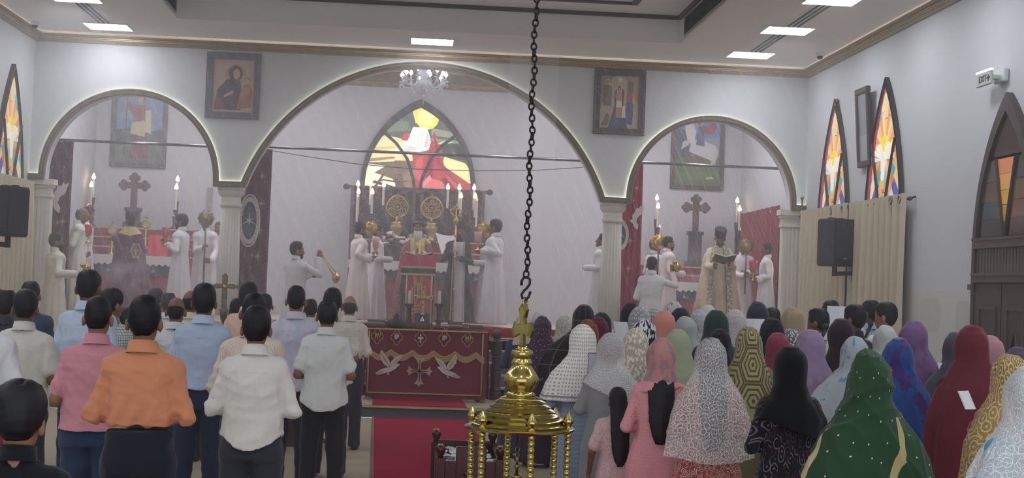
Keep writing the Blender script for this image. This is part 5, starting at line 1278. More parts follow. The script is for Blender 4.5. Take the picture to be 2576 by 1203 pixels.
ornament('pierced gold tree-shaped ornament, right one on the altar', 1087, 493, 590, 25.1)
# flowers, book stand
c0 = at(985, 612, 24.62); rnd = random.Random(3)
t = thing('flower_arrangement', 'white and red flower arrangement on the altar, left of the bearded celebrant', 'flowers', (c0.x, 24.62, ZT-0.384))
part('bowl', MB().lathe([(0.1, ZT-0.384), (0.12, ZT-0.3), (0.2, ZT-0.1), (0.22, c0.z-0.05)], (c0.x, 24.62, 0), 16), holdm, t, True)
for i in range(34):
    a_ = rnd.uniform(0, 6.28); r = 0.3*math.sqrt(rnd.random()); z = c0.z+0.16*(1-(r/0.3)**2)+rnd.uniform(-0.05, 0.03)
    part('bloom', MB().lathe([(0.008, -0.02), (0.045, 0.0), (0.055, 0.02), (0.03, 0.03), (0.01, 0.018)], (c0.x+r*math.cos(a_), 24.62+0.4*r*math.sin(a_), z), 8, flute=5, famp=0.35), mat('petal_white', '#d6d3d2', 0.7) if rnd.random() < 0.7 else mat('petal_red', '#8c3546', 0.7), t, True)
s = MB()
for i in range(40):
    a_ = rnd.uniform(0, 6.28); r = 0.34*math.sqrt(rnd.random()); x = c0.x+r*math.cos(a_); y = 24.62+0.4*r*math.sin(a_); z = c0.z-0.05+rnd.uniform(-0.06, 0.12)
    s.add([(x, y, z), (x+0.03, y-0.02, z+0.04), (x+0.07, y, z+0.02), (x+0.03, y+0.02, z)], [(0, 1, 2, 3)])
o = part('foliage', s, mat('leaf_dark', '#40483f', 0.7), t); o['kind'] = 'stuff'
c1 = at(1128, 606, 24.7)
t = thing('book_stand', 'white draped book stand on the altar beside the black-robed man', 'book stand', (c1.x, 24.66, ZT-0.384))
part('post', MB().lathe([(0.1, ZT-0.384), (0.03, ZT-0.33), (0.03, c1.z-0.1)], (c1.x, 24.66, 0), 12), holdm, t, True)
part('cloth', MB().sheet(lambda u, v: (c1.x+(u-0.5)*0.46*(1-0.5*(1-v)), 24.6+0.16*v, c1.z-0.22+0.36*v-0.05*math.sin(3.14*u)), 10, 6), cloth_white, t, True)
# ---- chandelier
crys = mat('crystal', '#e6ecf2', 0.08, var=0, spec=0.8, alpha=0.75); bulbm = mat('chandelier_bulb', '#ffffff', 0.3, var=0, emit=8.0, ecol='#f6faff'); chrome = mat('chrome', '#c9ccd2', 0.15, 0.95, var=0)
cc = at(1066, 205, 24.2)
t = thing('chandelier', 'crystal chandelier with candle bulbs hanging behind the middle arch', 'chandelier', (cc.x, 24.2, cc.z-0.3))
part('stem', MB().lathe([(0.02, ZS), (0.02, cc.z+0.3), (0.07, cc.z+0.25), (0.1, cc.z+0.12), (0.05, cc.z+0.05), (0.13, cc.z), (0.15, cc.z-0.06), (0.1, cc.z-0.12), (0.04, cc.z-0.2)], (cc.x, 24.2, 0), 20), crys, t, True)
part('bowl', MB().lathe([(0.02, cc.z-0.22), (0.1, cc.z-0.16), (0.17, cc.z-0.08), (0.175, cc.z-0.05)], (cc.x, 24.2, 0), 20), crys, t, True)
for k in range(12):
    an = 6.283*k/12+0.2; r = 0.39 if k % 2 else 0.33; dx, dy = math.cos(an), math.sin(an); zz = cc.z-0.01 if k % 2 else cc.z+0.05
    am = part('arm', MB().tube([(cc.x+dx*0.1, 24.2+dy*0.1, cc.z-0.04), (cc.x+dx*r*0.5, 24.2+dy*r*0.5, cc.z-0.11), (cc.x+dx*r*0.9, 24.2+dy*r*0.9, zz-0.09), (cc.x+dx*r, 24.2+dy*r, zz)], 0.013, 7), crys, t, True)
    part('cup', MB().lathe([(0.012, zz-0.02), (0.05, zz), (0.055, zz+0.012), (0.02, zz+0.01)], (cc.x+dx*r, 24.2+dy*r, 0), 12), crys, am, True)
    part('sleeve', MB().lathe([(0.012, zz), (0.012, zz+0.09)], (cc.x+dx*r, 24.2+dy*r, 0), 8), chrome, am, True)
    part('bulb', MB().lathe([(0.01, zz+0.09), (0.03, zz+0.1), (0.033, zz+0.12), (0.018, zz+0.155), (0.004, zz+0.18)], (cc.x+dx*r, 24.2+dy*r, 0), 10), bulbm, am, True)
    for j, (q, dz) in enumerate(((0.62, -0.16), (1.0, -0.06), (1.08, -0.08))):
        part('drop', MB().lathe([(0.003, 0.05), (0.012, 0.02), (0.017, 0.0), (0.004, -0.02)], (cc.x+dx*r*q, 24.2+dy*r*q, zz+dz), 6), crys, am)
for k in range(16):
    an = 6.283*k/16; part('drop', MB().lathe([(0.003, 0.05), (0.012, 0.02), (0.017, 0.0), (0.004, -0.02)], (cc.x+0.15*math.cos(an), 24.2+0.15*math.sin(an), cc.z-0.14-0.05*(k % 2)), 6), crys, t)
for k in range(5): part('drop', MB().ball((cc.x+0.01, 24.2, cc.z-0.24-0.035*k), 0.016-0.0015*k, 8, 6), crys, t)
# ---- chapels
def trefoil_cross(label, px, pyt, pyb, Y, wpx, zfoot, m):
    tp_, bt = at(px, pyt, Y), at(px, pyb, Y); H = tp_.z-bt.z; hw_ = wpx*Y/FPX/2; x = tp_.x
    t = thing('altar_cross', label, 'cross', (x, Y, zfoot))
    zc = bt.z+H*0.66; w_ = 0.055
    part('upright', MB().box(x-w_, x+w_, Y-0.03, Y+0.03, bt.z, tp_.z-0.07, 0.006), m, t)
    part('crossbar', MB().box(x-hw_+0.06, x+hw_-0.06, Y-0.031, Y+0.031, zc-w_, zc+w_, 0.006), m, t)
    for (ex, ez, ux, uz) in ((x-hw_+0.07, zc, -1, 0), (x+hw_-0.07, zc, 1, 0), (x, tp_.z-0.08, 0, 1)):
        l = MB()
        for ox, oz in ((0.03*ux, 0.03*uz), (-0.015*ux+0.05*abs(uz), -0.015*uz+0.05*abs(ux)), (-0.015*ux-0.05*abs(uz), -0.015*uz-0.05*abs(ux))):
            l.lathe([(0.03, -0.03), (0.05, -0.022), (0.05, 0.022), (0.03, 0.03)], (ex+ox, Y, ez+oz), 14, 'y')
        part('trefoil_end', l, m, t)
    part('pedestal', MB().box(x-0.16, x+0.16, Y-0.1, Y+0.1, zfoot, zfoot+0.1).box(x-0.11, x+0.11, Y-0.08, Y+0.08, zfoot+0.1, bt.z-0.02).box(x-0.14, x+0.14, Y-0.09, Y+0.09, bt.z-0.02, bt.z+0.05), holdm, t)
    return t
crossw = mat('cross_wood', '#5a4440', 0.5, var=0.15)
chap = mat('chapel_frontal', '#8a3043', 0.85, var=0.25, vscale=9)
xa, xb = at(189, 640, 24.4).x, at(472, 640, 24.4).x
t, zl = altar('left chapel altar with red frontal, blue band and stepped red tiers', xa, xb, 24.4, 2.05, (0.17, 0.17, 0.17), chap)
trefoil_cross('wooden trefoil cross on the left chapel altar', 340, 434, 530, 25.5, 76, zl, crossw)
LG = 'electric candles of the left chapel'
for px, yt, yb_, Y, wd in ((236, 443, 497, 25.6, 'left rear'), (230, 463, 516, 25.45, 'left front'), (447, 449, 507, 25.6, 'right rear'), (444, 469, 528, 25.45, 'right front')):
    candle('tall candle of the left chapel altar on a dark turned holder, '+wd, px, yt, yb_, Y, zl, LG)
for px, yt, yb_, wd in ((222, 517, 541, 'left'), (440, 527, 545, 'right')): candle('short white candle with a small flame, %s one in the left chapel' % wd, px, yt, yb_, 25.45, zl, LG, 0.026, 'red')
def disc_stand(label, px, py, r, Y, zb, m=None):
    c_ = at(px, py, Y); rr = r*Y/FPX; m = m or brassd
    t = thing('round_reliquary', label, 'ornament', (c_.x, Y, zb))
    part('rim', MB().tube([(c_.x+rr*math.cos(q), Y, c_.z+rr*math.sin(q)) for q in [6.283*i/24 for i in range(24)]], 0.018, 8, True), m, t, True)
    part('disc', MB().lathe([(rr*0.9, -0.008), (rr*0.9, 0.008)], (c_.x, Y, c_.z), 24, 'y'), mat('disc_pale', '#b9ad94', 0.4, 0.3), t)
    part('cross', MB().box(c_.x-0.012, c_.x+0.012, Y-0.01, Y+0.01, c_.z+rr, c_.z+rr+0.09).box(c_.x-0.03, c_.x+0.03, Y-0.011, Y+0.011, c_.z+rr+0.04, c_.z+rr+0.06), m, t)
    part('foot', MB().lathe([(0.07, zb), (0.07, zb+0.015), (0.015, zb+0.04), (0.015, c_.z-rr)], (c_.x, Y, 0), 14), m, t, True)
disc_stand('small gold ring stand left of the burgundy cope', 283, 578, 10, 24.75, 2.065)
disc_stand('gold round ornament with a cross right of the burgundy cope', 368, 564, 9, 24.75, 2.065)
c2 = at(400, 595, 24.6)
t = thing('red_book_rest', 'bright red draped book rest on the left chapel altar', 'book stand', (c2.x, 24.6, 2.065))
part('leg', MB().box(c2.x-0.05, c2.x+0.05, 24.62, 24.7, 2.065, c2.z-0.05), holdm, t)
part('cloth', MB().sheet(lambda u, v: (c2.x+(u-0.5)*0.34, 24.5+0.14*v+0.012*math.sin(12*u), max(2.07, c2.z-0.34+0.46*v) if v < 0.6 else c2.z-0.06+0.2*(v-0.6)), 12, 8), mat('cloth_bright_red', '#b3263c', 0.8), t, True)
xa, xb = at(1632, 690, 24.5).x, at(1874, 690, 24.5).x
t, zr_ = altar('right chapel altar behind the cream cope', xa, xb, 24.5, 1.95, (0.15, 0.15), chap)
trefoil_cross('wooden trefoil cross on a stepped base in the right chapel', 1752, 488, 590, 25.5, 72, zr_, crossw)
RGc = 'electric candles of the right chapel'
for px, yt, yb_, Y, wd in ((1653, 496, 552, 25.6, 'left rear'), (1656, 517, 572, 25.45, 'left front'), (1855, 503, 560, 25.6, 'right rear'), (1861, 524, 580, 25.45, 'right front')):
    candle('tall candle of the right chapel altar on a dark holder, '+wd, px, yt, yb_, Y, zr_, RGc)
for px, yt, yb_, wd in ((1660, 570, 590, 'left'), (1863, 578, 600, 'right')): candle('short white candle with a small flame, %s one in the right chapel' % wd, px, yt, yb_, 25.45, zr_, RGc, 0.024, 'red')
# ------------------------------------------------------------------ the congregation
WIDE = ((0.24, -0.03, 1.09), (0.11, 0.23, 1.08), (-0.75, 0.6, 0.15), (-0.5, -0.5, -0.1))
FORE = ((0.225, -0.03, 1.08), (0.13, 0.25, 1.05), (-0.7, 0.6, 0.1), (-0.5, -0.5, -0.1))
navyt = cloth('trouser_navy', '#2b3040', bump=0.06); blackt = cloth('trouser_black', '#24262d', bump=0.06); greyt = cloth('trouser_grey', '#3a3c44', bump=0.06)
jean = cloth('jeans_blue', '#2f3d57', 'stripe', '#36466300'[:7], None, 260, 0.4, bump=0.25); jeand = cloth('jeans_dark', '#242832', bump=0.08); chino = cloth('trouser_slate', '#313646')
S = lambda n, c, *a, **k: cloth('shirt_'+n, c, *a, **k)
man('person in an orange long-sleeved shirt and dark jeans, seen from behind', 367, 738, 7.30, S('orange', '#cf8a68'), jeand, (WIDE, WIDE), tuck=True, hem=1.045, tail=0.0, wd=1.04, seed=3, h=0.011, stance=0.105)
man('person in an untucked cream-white long-sleeved shirt and charcoal trousers', 648, 765, 8.20, S('cream', '#dcdad3'), greyt, (WIDE, WIDE), hem=0.855, tail=0.09, wd=1.04, seed=4, h=0.011, stance=0.115)
man('person in a pink polo shirt and blue jeans beside the orange shirt', 250, 740, 8.50, S('pink', '#cf8f9b'), jean, (FORE, FORE), 'short', hem=0.895, tail=0.0, wd=1.08, seed=5, h=0.011, skin=1)
man('person in a light blue striped shirt and navy jeans, half behind the orange shirt', 516, 710, 10.60, S('blue_stripe', '#a9bcdc', 'stripe', '#c3d0e6', None, 90, 0.5), cloth('jeans_navy', '#29344c'), (FORE, FORE), hem=0.945, tail=0.0, wd=1.04, seed=6, skin=2)
man('person in a cream striped shirt right behind the cream-white shirt', 641, 732, 9.30, S('cream_stripe', '#e3d6c8', 'stripe', '#cfc0b4', None, 45, 0.25), navyt, (WIDE, WIDE), hem=0.85, wd=1.04, seed=7, skin=2)
man('person in an untucked white short-sleeved shirt and black trousers', 825, 752, 11.50, S('white_short', '#e1e3e0'), blackt, (FORE, FORE), 'short', hem=0.775, tail=0.07, wd=1.04, hair='balding', seed=8, skin=0, stance=0.11)
man('person in a pale lilac shirt with cropped hair looking to the right', 747, 714, 12.50, S('lilac', '#d5d2e2', 'blotch', '#c9d0e2', None, 6, 0.55), navyt, (FORE, FORE), hem=0.8, wd=1.04, seed=9, skin=1)
man('person in a cream checked short-sleeved shirt behind the white short-sleeved shirt', 838, 722, 13.00, S('cream_check', '#e6e3d4', 'grid', '#d2cdb8', None, 60, 0.3), navyt, (FORE, FORE), 'short', hem=0.78, wd=1.08, seed=10, skin=0)
man('elderly bald person in a tucked cream shirt and dark grey trousers', 881, 740, 15.20, S('cream_old', '#e6ddd2'), chino, (FORE, FORE), tuck=True, hem=1.0, tail=0, hair='bald', hm=hairg, skin=3, seed=11)
man('tall person in a light blue shirt facing the left chapel', 226, 673, 10.80, S('sky', '#c2d1e6'), navyt, (FORE, FORE), hem=0.85, seed=12, rz=-12, skin=2, wd=1.05)
man('person in a green and white checked shirt turning right', 283, 722, 11.50, S('check', '#d9ddd6', 'check', '#7c8c84', None, 45, 0.22), navyt, (CLASP, CLASP), hem=0.85, turn=-0.5, rz=-8, seed=13, skin=1, wd=1.05)
man('person in a creased white linen short-sleeved shirt at the left', 67, 724, 10.00, S('linen', '#d9d8cf', bump=0.3), greyt, (FORE, FORE), 'short', hem=0.78, wd=1.04, seed=14, skin=2)
man('balding person in a dark grey shirt at the far left', 16, 723, 11.50, S('dark_grey', '#3d3f47'), navyt, hair='balding', seed=15, skin=0)
man('person in a navy shirt behind the white linen shirt', 79, 703, 13.00, S('navy', '#3c4860'), navyt, seed=16, skin=0, wd=1.04)
man('person in a white long-sleeved shirt cut off by the left edge', -42, 706, 8.60, S('white_edge', '#dfe1e6'), navyt, (WIDE, WIDE), hem=0.85, wd=1.04, seed=17)
man('person in a maroon top cut off by the left edge', -108, 800, 6.30, S('maroon', '#7b2440'), navyt, (WIDE, WIDE), hem=0.8, seed=18, h=0.014)
man('person with thick black parted hair and a black top in the left foreground', 55, 962, 4.55, S('black_top', '#15171d'), navyt, (CLASP, CLASP), hair='thick', seed=20, h=0.011, skin=1, stand=True, turn=0.0)
man('bald person in a plain white shirt behind the orange shirt', 445, 742, 12.00, S('plain_white', '#dde0e0'), navyt, hair='bald', seed=21, skin=0)
man('grey-haired balding person in a white shirt, second behind the orange shirt', 425, 731, 14.70, S('white_b', '#e0e2e4'), navyt, hair='balding', hm=hairg, seed=22, skin=1)
man('person with receding hair in a pale yellow shirt left of the blue striped shirt', 480, 726, 13.90, S('yellow_pale', '#e6e3cc'), navyt, hair='bald', seed=23, skin=0)
man('person with greying short hair far behind the orange shirt', 392, 723, 15.50, S('white_c', '#c8cad2'), navyt, hair='short', hm=hairg, seed=24, skin=1)
man('person in a peach shirt in front of the left column', 627, 707, 13.60, S('peach', '#e6c6b6'), navyt, seed=25, skin=2, wd=1.08)
man('child with black hair in front of the middle curtain', 668, 736, 15.00, S('kid_a', '#c8cbd6'), navyt, seed=26, h=0.014)
man('child with black hair between the lilac and checked shirts', 783, 750, 16.20, S('kid_b', '#c9ccd8'), navyt, seed=27, h=0.014)
man('person with black hair left of the peach shirt', 598, 748, 14.60, S('white_d', '#d8d8dc'), navyt, seed=28, h=0.014)
man('person in a pale blue shirt between the orange and pink shirts', 322, 770, 12.80, S('pale_blue', '#c7d3e2'), navyt, seed=29, h=0.014, skin=1)

# women: veil settings are for a figure 1.70 m tall
V = lambda n, c, *a, **k: cloth('veil_'+n, c, *a, **k)
D = lambda n, c, *a, **k: cloth('dress_'+n, c, *a, **k)
woman('person in a white eyelet shawl with a bordered hem over a pale blue dress', 1467, 815, 10.01, dict(kind='shawl', hem=1.13, dip=0.05, slope=0.12, wd=1.04, fold=(5, 0.05, 2), skew=-0.12), V('eyelet', '#b3b1a9', 'eyelet', '#efeee8', None, 34, 0.27, band=((1.1, 1.13, '#ecebe6'), (1.15, 1.165, '#8d8f96'))), dict(hem=0.1, wide=0.24, deep=0.17, hip=1.06), D('dots_blue', '#93a3b3', 'grid', '#7c8c9e', None, 28, 0.22), seed=31, turn=-0.2)
woman('person in a white floral lace scarf over black hair and a plain grey dress', 1537, 836, 9.55, dict(kind='shawl', hem=1.24, slope=-0.45, wd=0.98, fold=(6, 0.05, 4)), V('lace_a', '#f2f2ee', 'lace', '#ffffff', None, 48.75, 0.1, alpha=0.3), dict(hem=0.08, wide=0.22, deep=0.16, hip=1.05), D('grey', '#8e9092'), arms=(BOOK, BOOK), seed=32, turn=-0.25, rz=-8)
woman('person with long loose black hair below a rose scarf, in a pink dress', 1665, 850, 8.77, dict(kind='neck', hem=1.36, dip=0.0, slope=0.12, wd=1.25, fold=(6, 0.06, 3)), V('rose', '#b98585', 'blotch', '#9c7f80', None, 7, 0.5, band=((1.3, 1.42, '#d89aa0'),)), dict(hem=0.08, wide=0.25, deep=0.19, hip=1.12), D('pink_dots', '#dc9aa0', 'dots', '#c07d86', None, 40, 0.14), hair='long', arms=(WIDE, CLASP), seed=33, turn=-0.1)
woman('person under a broad white lace veil with scalloped edge and a red paisley skirt', 1790, 848, 8.30, dict(kind='drape', hem=0.93, dip=0.03, wd=1.07, fold=(6, 0.035, 1)), V('lace_big', '#e9e6e6', 'lace', '#ffffff', None, 31.25, 0.1, alpha=0.26, band=((0.88, 0.93, '#f4f4f4'),)), dict(hem=0.06, wide=0.29, deep=0.22, hip=1.15), D('paisley', '#9b4b4b', 'swirl', '#d8c0b2', None, 26, 0.35), hair='long', arms=(WIDE, WIDE), seed=34)
woman('person in a black hijab and a black dress with swirling flowers', 1990, 868, 7.70, dict(kind='hijab', hem=1.2, slope=-0.35, wd=1.05, fold=(5, 0.04, 2)), V('black_a', '#17181c'), dict(hem=0.08, wide=0.27, deep=0.2, hip=1.15), D('swirl_black', '#202128', 'swirl', '#6b676b', '#4e3230', 12, 0.3), arms=(WIDE, WIDE), seed=35)
woman('person under a large dark green sheer veil with small white motifs and a gold border', 2190, 889, 6.10, dict(kind='drape', hem=0.78, slope=0.35, wd=1.22, fold=(4, 0.16, 5), amp=0.016, peak=0.025), V('green', '#2b4530', 'dots', '#c9d0bd', None, 10, 0.045, ub=((0.17, 0.215, 1.43, '#a89a6c', 0.4), (-0.37, -0.325, 1.36, '#b3a983', 0.05))), dict(hem=0.06, wide=0.3, deep=0.22), D('green_dark', '#24302a', 'floral', '#b8a878', None, 16, 0.15), arms=(WIDE, WIDE), seed=36, h=0.011)
woman('person under an olive veil patterned with concentric hexagons', 1885, 822, 10.22, dict(kind='tent', hem=0.98, wd=0.93, fold=(4, 0.03, 2)), V('hexagon', '#aba177', 'hex', '#5d593f', None, 3.5, 0.42), dict(hem=0.08, wide=0.24, deep=0.18), D('olive', '#857e58'), seed=37)
woman('person under a long lilac veil with a gold leaf motif', 2040, 828, 9.85, dict(kind='drape', hem=0.85, wd=0.95, fold=(5, 0.07, 1), skew=0.1), V('lilac_long', '#93809f', 'blotch', '#a28d9c', None, 7, 0.62), dict(hem=0.08), seed=38, turn=0.2, rz=8)
woman('person in a plum veil and long dress sprinkled with white dots', 1365, 795, 14.20, dict(kind='drape', hem=0.98, wd=0.9, fold=(4, 0.03, 2)), V('plum', '#473348', 'dots', '#c9b8c8', None, 16, 0.1), dict(hem=0.05, wide=0.25, deep=0.18), D('plum_plain', '#3d3145'), seed=39)
woman('person in a cream scarf and dark teal top, half hidden by the brass lamp', 1318, 790, 14.94, dict(kind='hijab', hem=1.35, wd=0.9), V('cream_scarf', '#d9cfc0', 'floral', '#bfae98', None, 25, 0.3), dict(hem=0.06), D('teal_dark', '#3a4a5c'), seed=40)
woman('person in a plain white scarf behind the plum veil', 1358, 783, 16.30, dict(kind='shawl', hem=1.1), V('white_a', '#cfd0d0', 'floral', '#dcdcdc', None, 20, 0.3), dict(hem=0.06), seed=41)
woman('person in a pale green-white lace scarf left of the black and gold veil', 1421, 792, 15.26, dict(kind='shawl', hem=1.05), V('sage_lace', '#b5b5a5', 'flowerlace', '#d8d8cc', None, 22, 0.3), dict(hem=0.06), D('white_plain', '#d3d3d6'), seed=42)
woman('person in a black veil with gold woven trim', 1470, 766, 12.91, dict(kind='shawl', hem=1.05, wd=1.25, skew=-0.2, slope=0.1), V('black_gold', '#1d2027', 'check', '#6d6450', None, 7, 0.06), dict(hem=0.06), seed=43, turn=0.1)
woman('person in a rust orange veil behind the white eyelet shawl', 1479, 803, 11.99, dict(kind='shawl', hem=1.0, wd=1.0, skew=0.15), V('rust', '#6e4234', 'blotch', '#9a4a32', None, 9, 0.5), dict(hem=0.06), D('brown_dark', '#3a2d2c'), seed=44)
woman('person in a maroon veil between two black veils', 1506, 797, 12.45, dict(kind='shawl', hem=1.05, wd=0.9), V('maroon_v', '#5e2138'), dict(hem=0.06), seed=45)
woman('person in a black veil with a pale patterned edge near the right column', 1514, 785, 13.52, dict(kind='shawl', hem=1.0, wd=0.95), V('black_edge', '#20232b', 'blotch', '#8e9ca2', None, 9, 0.64), dict(hem=0.06), seed=46)
woman('person in a dotted white net scarf right of the black pointed veil', 1611, 770, 13.10, dict(kind='shawl', hem=1.1), V('net_dots', '#dddfdd', 'dots', '#f6f6f4', None, 22, 0.22, alpha=0.5), dict(hem=0.06), D('white_cot', '#cfd2d4'), seed=47)
woman('person in a plain black pointed veil beside the white net scarf', 1588, 762, 13.91, dict(kind='tent', hem=0.9, skew=-0.22, peak=0.01), V('black_b', '#1c1e26'), dict(hem=0.06), seed=48)
woman('person in a black and white leaf-patterned scarf', 1622, 801, 11.10, dict(kind='shawl', hem=1.05, wd=0.92), V('leaf', '#2a2d33', 'blotch', '#e2e5e6', None, 16, 0.5), dict(hem=0.06), D('leaf_dark', '#2a2d33'), seed=49)
woman('person in a cream scarf with appliqued flowers', 1600, 824, 10.42, dict(kind='shawl', hem=0.95, wd=0.95), V('cream_flower', '#b9b09c', 'flowerlace', '#efeadb', None, 18, 0.33), dict(hem=0.06), D('lavender', '#c0b4c8', 'floral', '#dcd6e2', None, 20, 0.3), seed=50)
woman('person in a grey tartan scarf behind the salmon veil', 1645, 776, 14.33, dict(kind='shawl', hem=1.05), V('tartan', '#7c8584', 'check', '#c4ccc8', None, 26, 0.35), dict(hem=0.06), seed=51)
woman('person in a shiny salmon pink veil over a black dress', 1671, 780, 12.27, dict(kind='neck', hem=1.34, wd=1.05, fold=(5, 0.07, 3)), V('salmon', '#d98f83', rough=0.4), dict(hem=0.06), D('black_c', '#17181d'), seed=52)
woman('person in a white lace scarf with dark spots in front of the right chapel', 1695, 757, 14.76, dict(kind='shawl', hem=1.05), V('spot_lace', '#c8cccb', 'blotch', '#5c656b', None, 24, 0.58), dict(hem=0.06), seed=53)
woman('person in a black hijab behind the salmon veil', 1712, 774, 13.43, dict(kind='hijab', hem=1.0), V('black_d', '#22252d'), dict(hem=0.06), seed=54)
woman('person in a pale grey scarf slanting down to the right behind the sage veil', 1726, 795, 12.69, dict(kind='shawl', hem=1.0, skew=0.25), V('grey_pale', '#b3bab6'), dict(hem=0.06), D('white_e', '#cdd0d2'), seed=55, turn=0.3)
woman('person in a sheer sage green veil', 1706, 827, 9.98, dict(kind='tent', hem=0.95, wd=0.9, fold=(7, 0.05, 2)), V('sage', '#a0a78c'), dict(hem=0.06), D('sage_dress', '#a3a88f'), seed=56)
woman('person in a white spotted net scarf left of the dark green veil', 1760, 778, 13.86, dict(kind='shawl', hem=1.05), V('white_net', '#d6d8da', 'dots', '#f4f4f4', None, 18, 0.15, alpha=0.75), dict(hem=0.06), D('white_f', '#d0d2d6'), seed=57)
woman('person in a white embroidered scarf behind the spotted net scarf', 1781, 767, 15.20, dict(kind='shawl', hem=1.05), V('white_emb', '#d4d8d8', 'floral', '#b4bcbe', None, 26, 0.3), dict(hem=0.06), seed=58)
woman('person in a plain dark green veil', 1803, 779, 11.90, dict(kind='tent', hem=0.9, wd=0.92), V('green_plain', '#27413a'), dict(hem=0.06), seed=59)
woman('person in a black veil between the white lace and dark green veils', 1812, 826, 11.47, dict(kind='hijab', hem=0.95), V('black_e', '#1a1b22'), dict(hem=0.06), seed=60)
woman('person in a white scarf with brown flowers over a lilac dress', 1850, 779, 12.95, dict(kind='shawl', hem=1.0), V('white_brown', '#c9c8ca', 'floral', '#a69688', None, 22, 0.25), dict(hem=0.06), D('lilac_dress', '#b1a0b8'), seed=61)
woman('person in a pointed navy hijab reading from a white sheet', 1908, 762, 13.50, dict(kind='tent', hem=1.15, wd=0.85, peak=0.015), V('navy_hijab', '#2e3240'), dict(hem=0.06), arms=(BOOK, BOOK), seed=62)
woman('person in a tan scarf left of the white-shirted singer', 1995, 772, 13.05, dict(kind='shawl', hem=1.05), V('tan', '#a8957c'), dict(hem=0.06), seed=63, turn=0.2)
woman('person in a black hood in front of the navy hijab', 1944, 803, 11.10, dict(kind='tent', hem=0.9, peak=0.02), V('black_f', '#1a1d26'), dict(hem=0.06), seed=64)
woman('person in a crimson scarf left of the white and black lace scarf', 1958, 836, 10.61, dict(kind='shawl', hem=0.95), V('crimson', '#8a3b52'), dict(hem=0.06), seed=65)
woman('person in a black scarf covered with white flowers', 1992, 827, 11.90, dict(kind='shawl', hem=1.0), V('black_white', '#3b4048', 'flowerlace', '#e4e6e8', None, 24, 0.3), dict(hem=0.06), seed=66)
woman('person in a dark aubergine hijab and dress right of the lilac veil', 2118, 801, 10.81, dict(kind='hijab', hem=0.95, wd=1.04), V('aubergine', '#33222f'), dict(hem=0.06, wide=0.3), seed=67)
woman('person in a pale grey-blue floral scarf above a navy dress', 2152, 845, 9.40, dict(kind='shawl', hem=1.05, slope=0.5, skew=-0.35), V('blue_floral', '#a9b1b7', 'blotch', '#6f8fb0', None, 11, 0.6), dict(hem=0.06), D('navy_dress', '#27303f'), seed=68)
woman('person in a plain white sheer scarf in front of the white-shirted man', 2228, 817, 11.60, dict(kind='shawl', hem=1.0), V('white_sheer', '#bfc4c4'), dict(hem=0.06), seed=69)
woman('person in a mauve veil with black hair showing at the crown', 2300, 806, 10.47, dict(kind='drape', hem=0.85, wd=1.0, skew=0.15, fold=(5, 0.08, 2)), V('mauve', '#7a5d86', 'blotch', '#6a5276', None, 9, 0.55), dict(hem=0.06), seed=70)
woman('person in a shiny blue and violet veil', 2262, 848, 8.94, dict(kind='drape', hem=0.8, wd=0.95, fold=(6, 0.07, 4), amp=0.009, skew=0.08), V('blue_violet', '#2d4b8a', 'blotch', '#43306f', None, 4.5, 0.54, rough=0.45), dict(hem=0.06), D('blue_dress', '#28365c'), seed=71)
woman('person in a slate grey veil reading beside the dark red veil', 2408, 835, 10.01, dict(kind='drape', hem=0.8, skew=-0.2), V('slate', '#4c4a58'), dict(hem=0.06), D('slate_dress', '#494353', 'floral', '#6b5f6e', None, 14, 0.25), arms=(BOOK, BOOK), seed=72)
woman('person in a long dark red veil', 2445, 817, 8.30, dict(kind='drape', hem=0.62, wd=1.05, fold=(6, 0.07, 2), amp=0.008), V('dark_red', '#69303a'), dict(hem=0.06), D('wine', '#4d2a38'), seed=73)
woman('person in a pale pink scarf in front of the dark door', 2490, 842, 9.50, dict(kind='shawl', hem=1.0, skew=0.2), V('pale_pink', '#b58790'), dict(hem=0.06), seed=74)
woman('person in a slate purple scarf at the right edge', 2562, 872, 8.95, dict(kind='shawl', hem=1.0), V('slate_purple', '#544c5e'), dict(hem=0.06), seed=75)
woman('person in a gold lace veil holding a white booklet', 2542, 890, 7.30, dict(kind='drape', hem=0.85, wd=1.05, fold=(5, 0.05, 2)), V('gold_lace', '#c4a873', 'lace', '#d9c08c', None, 22, 0.3, alpha=0.45), dict(hem=0.06, wide=0.27), D('tan_dress', '#a88d66'), arms=(BOOK, BOOK), seed=76, turn=0.15)
woman('person in a white lace scarf over loose black hair and a turquoise top', 2592, 920, 5.50, dict(kind='shawl', hem=1.18, wd=1.0, fold=(6, 0.06, 4)), V('white_lace_b', '#dfe4e8', 'lace', '#ffffff', None, 30, 0.1, alpha=0.6), dict(hem=0.06), D('turquoise', '#4f9cc4'), hair='long', seed=77, h=0.011)
# child between the grey and the pink dress
x, ht = place(1556, 974, 9.15)
t = root('girl with a black ponytail in a pink patterned dress beside the pink dress', x, 9.15, ht, 5, group='women standing on the right')
put('body', body_mesh((DOWN, DOWN), 0, 0.1, 0.014, True, sleeve='short'), skins[2], t)
put('hair', hair_mesh('long', 0, 0.1, 0.013, 3), hairm, t)
put('dress', gown_mesh((DOWN, DOWN), 'short', hem=0.3, wide=0.23, deep=0.17, h=0.014, seed=3), D('girl', '#d3b4b4', 'floral', '#b08f92', None, 12, 0.12), t)
for s in (-1, 1): put('shoe', shoe_mesh(s), shoem, t)
mb = MB()
for s in (-1, 1): mb.tube([(0.1*s, 0, 0.45), (0.105*s, 0, 0.05)], [0.05, 0.035], 10)
put('legs', np_mesh('legs', np.array(mb.v), np.zeros((0, 4), int)) if False else mb.mesh('legs', [skins[2]], True), skins[2], t)
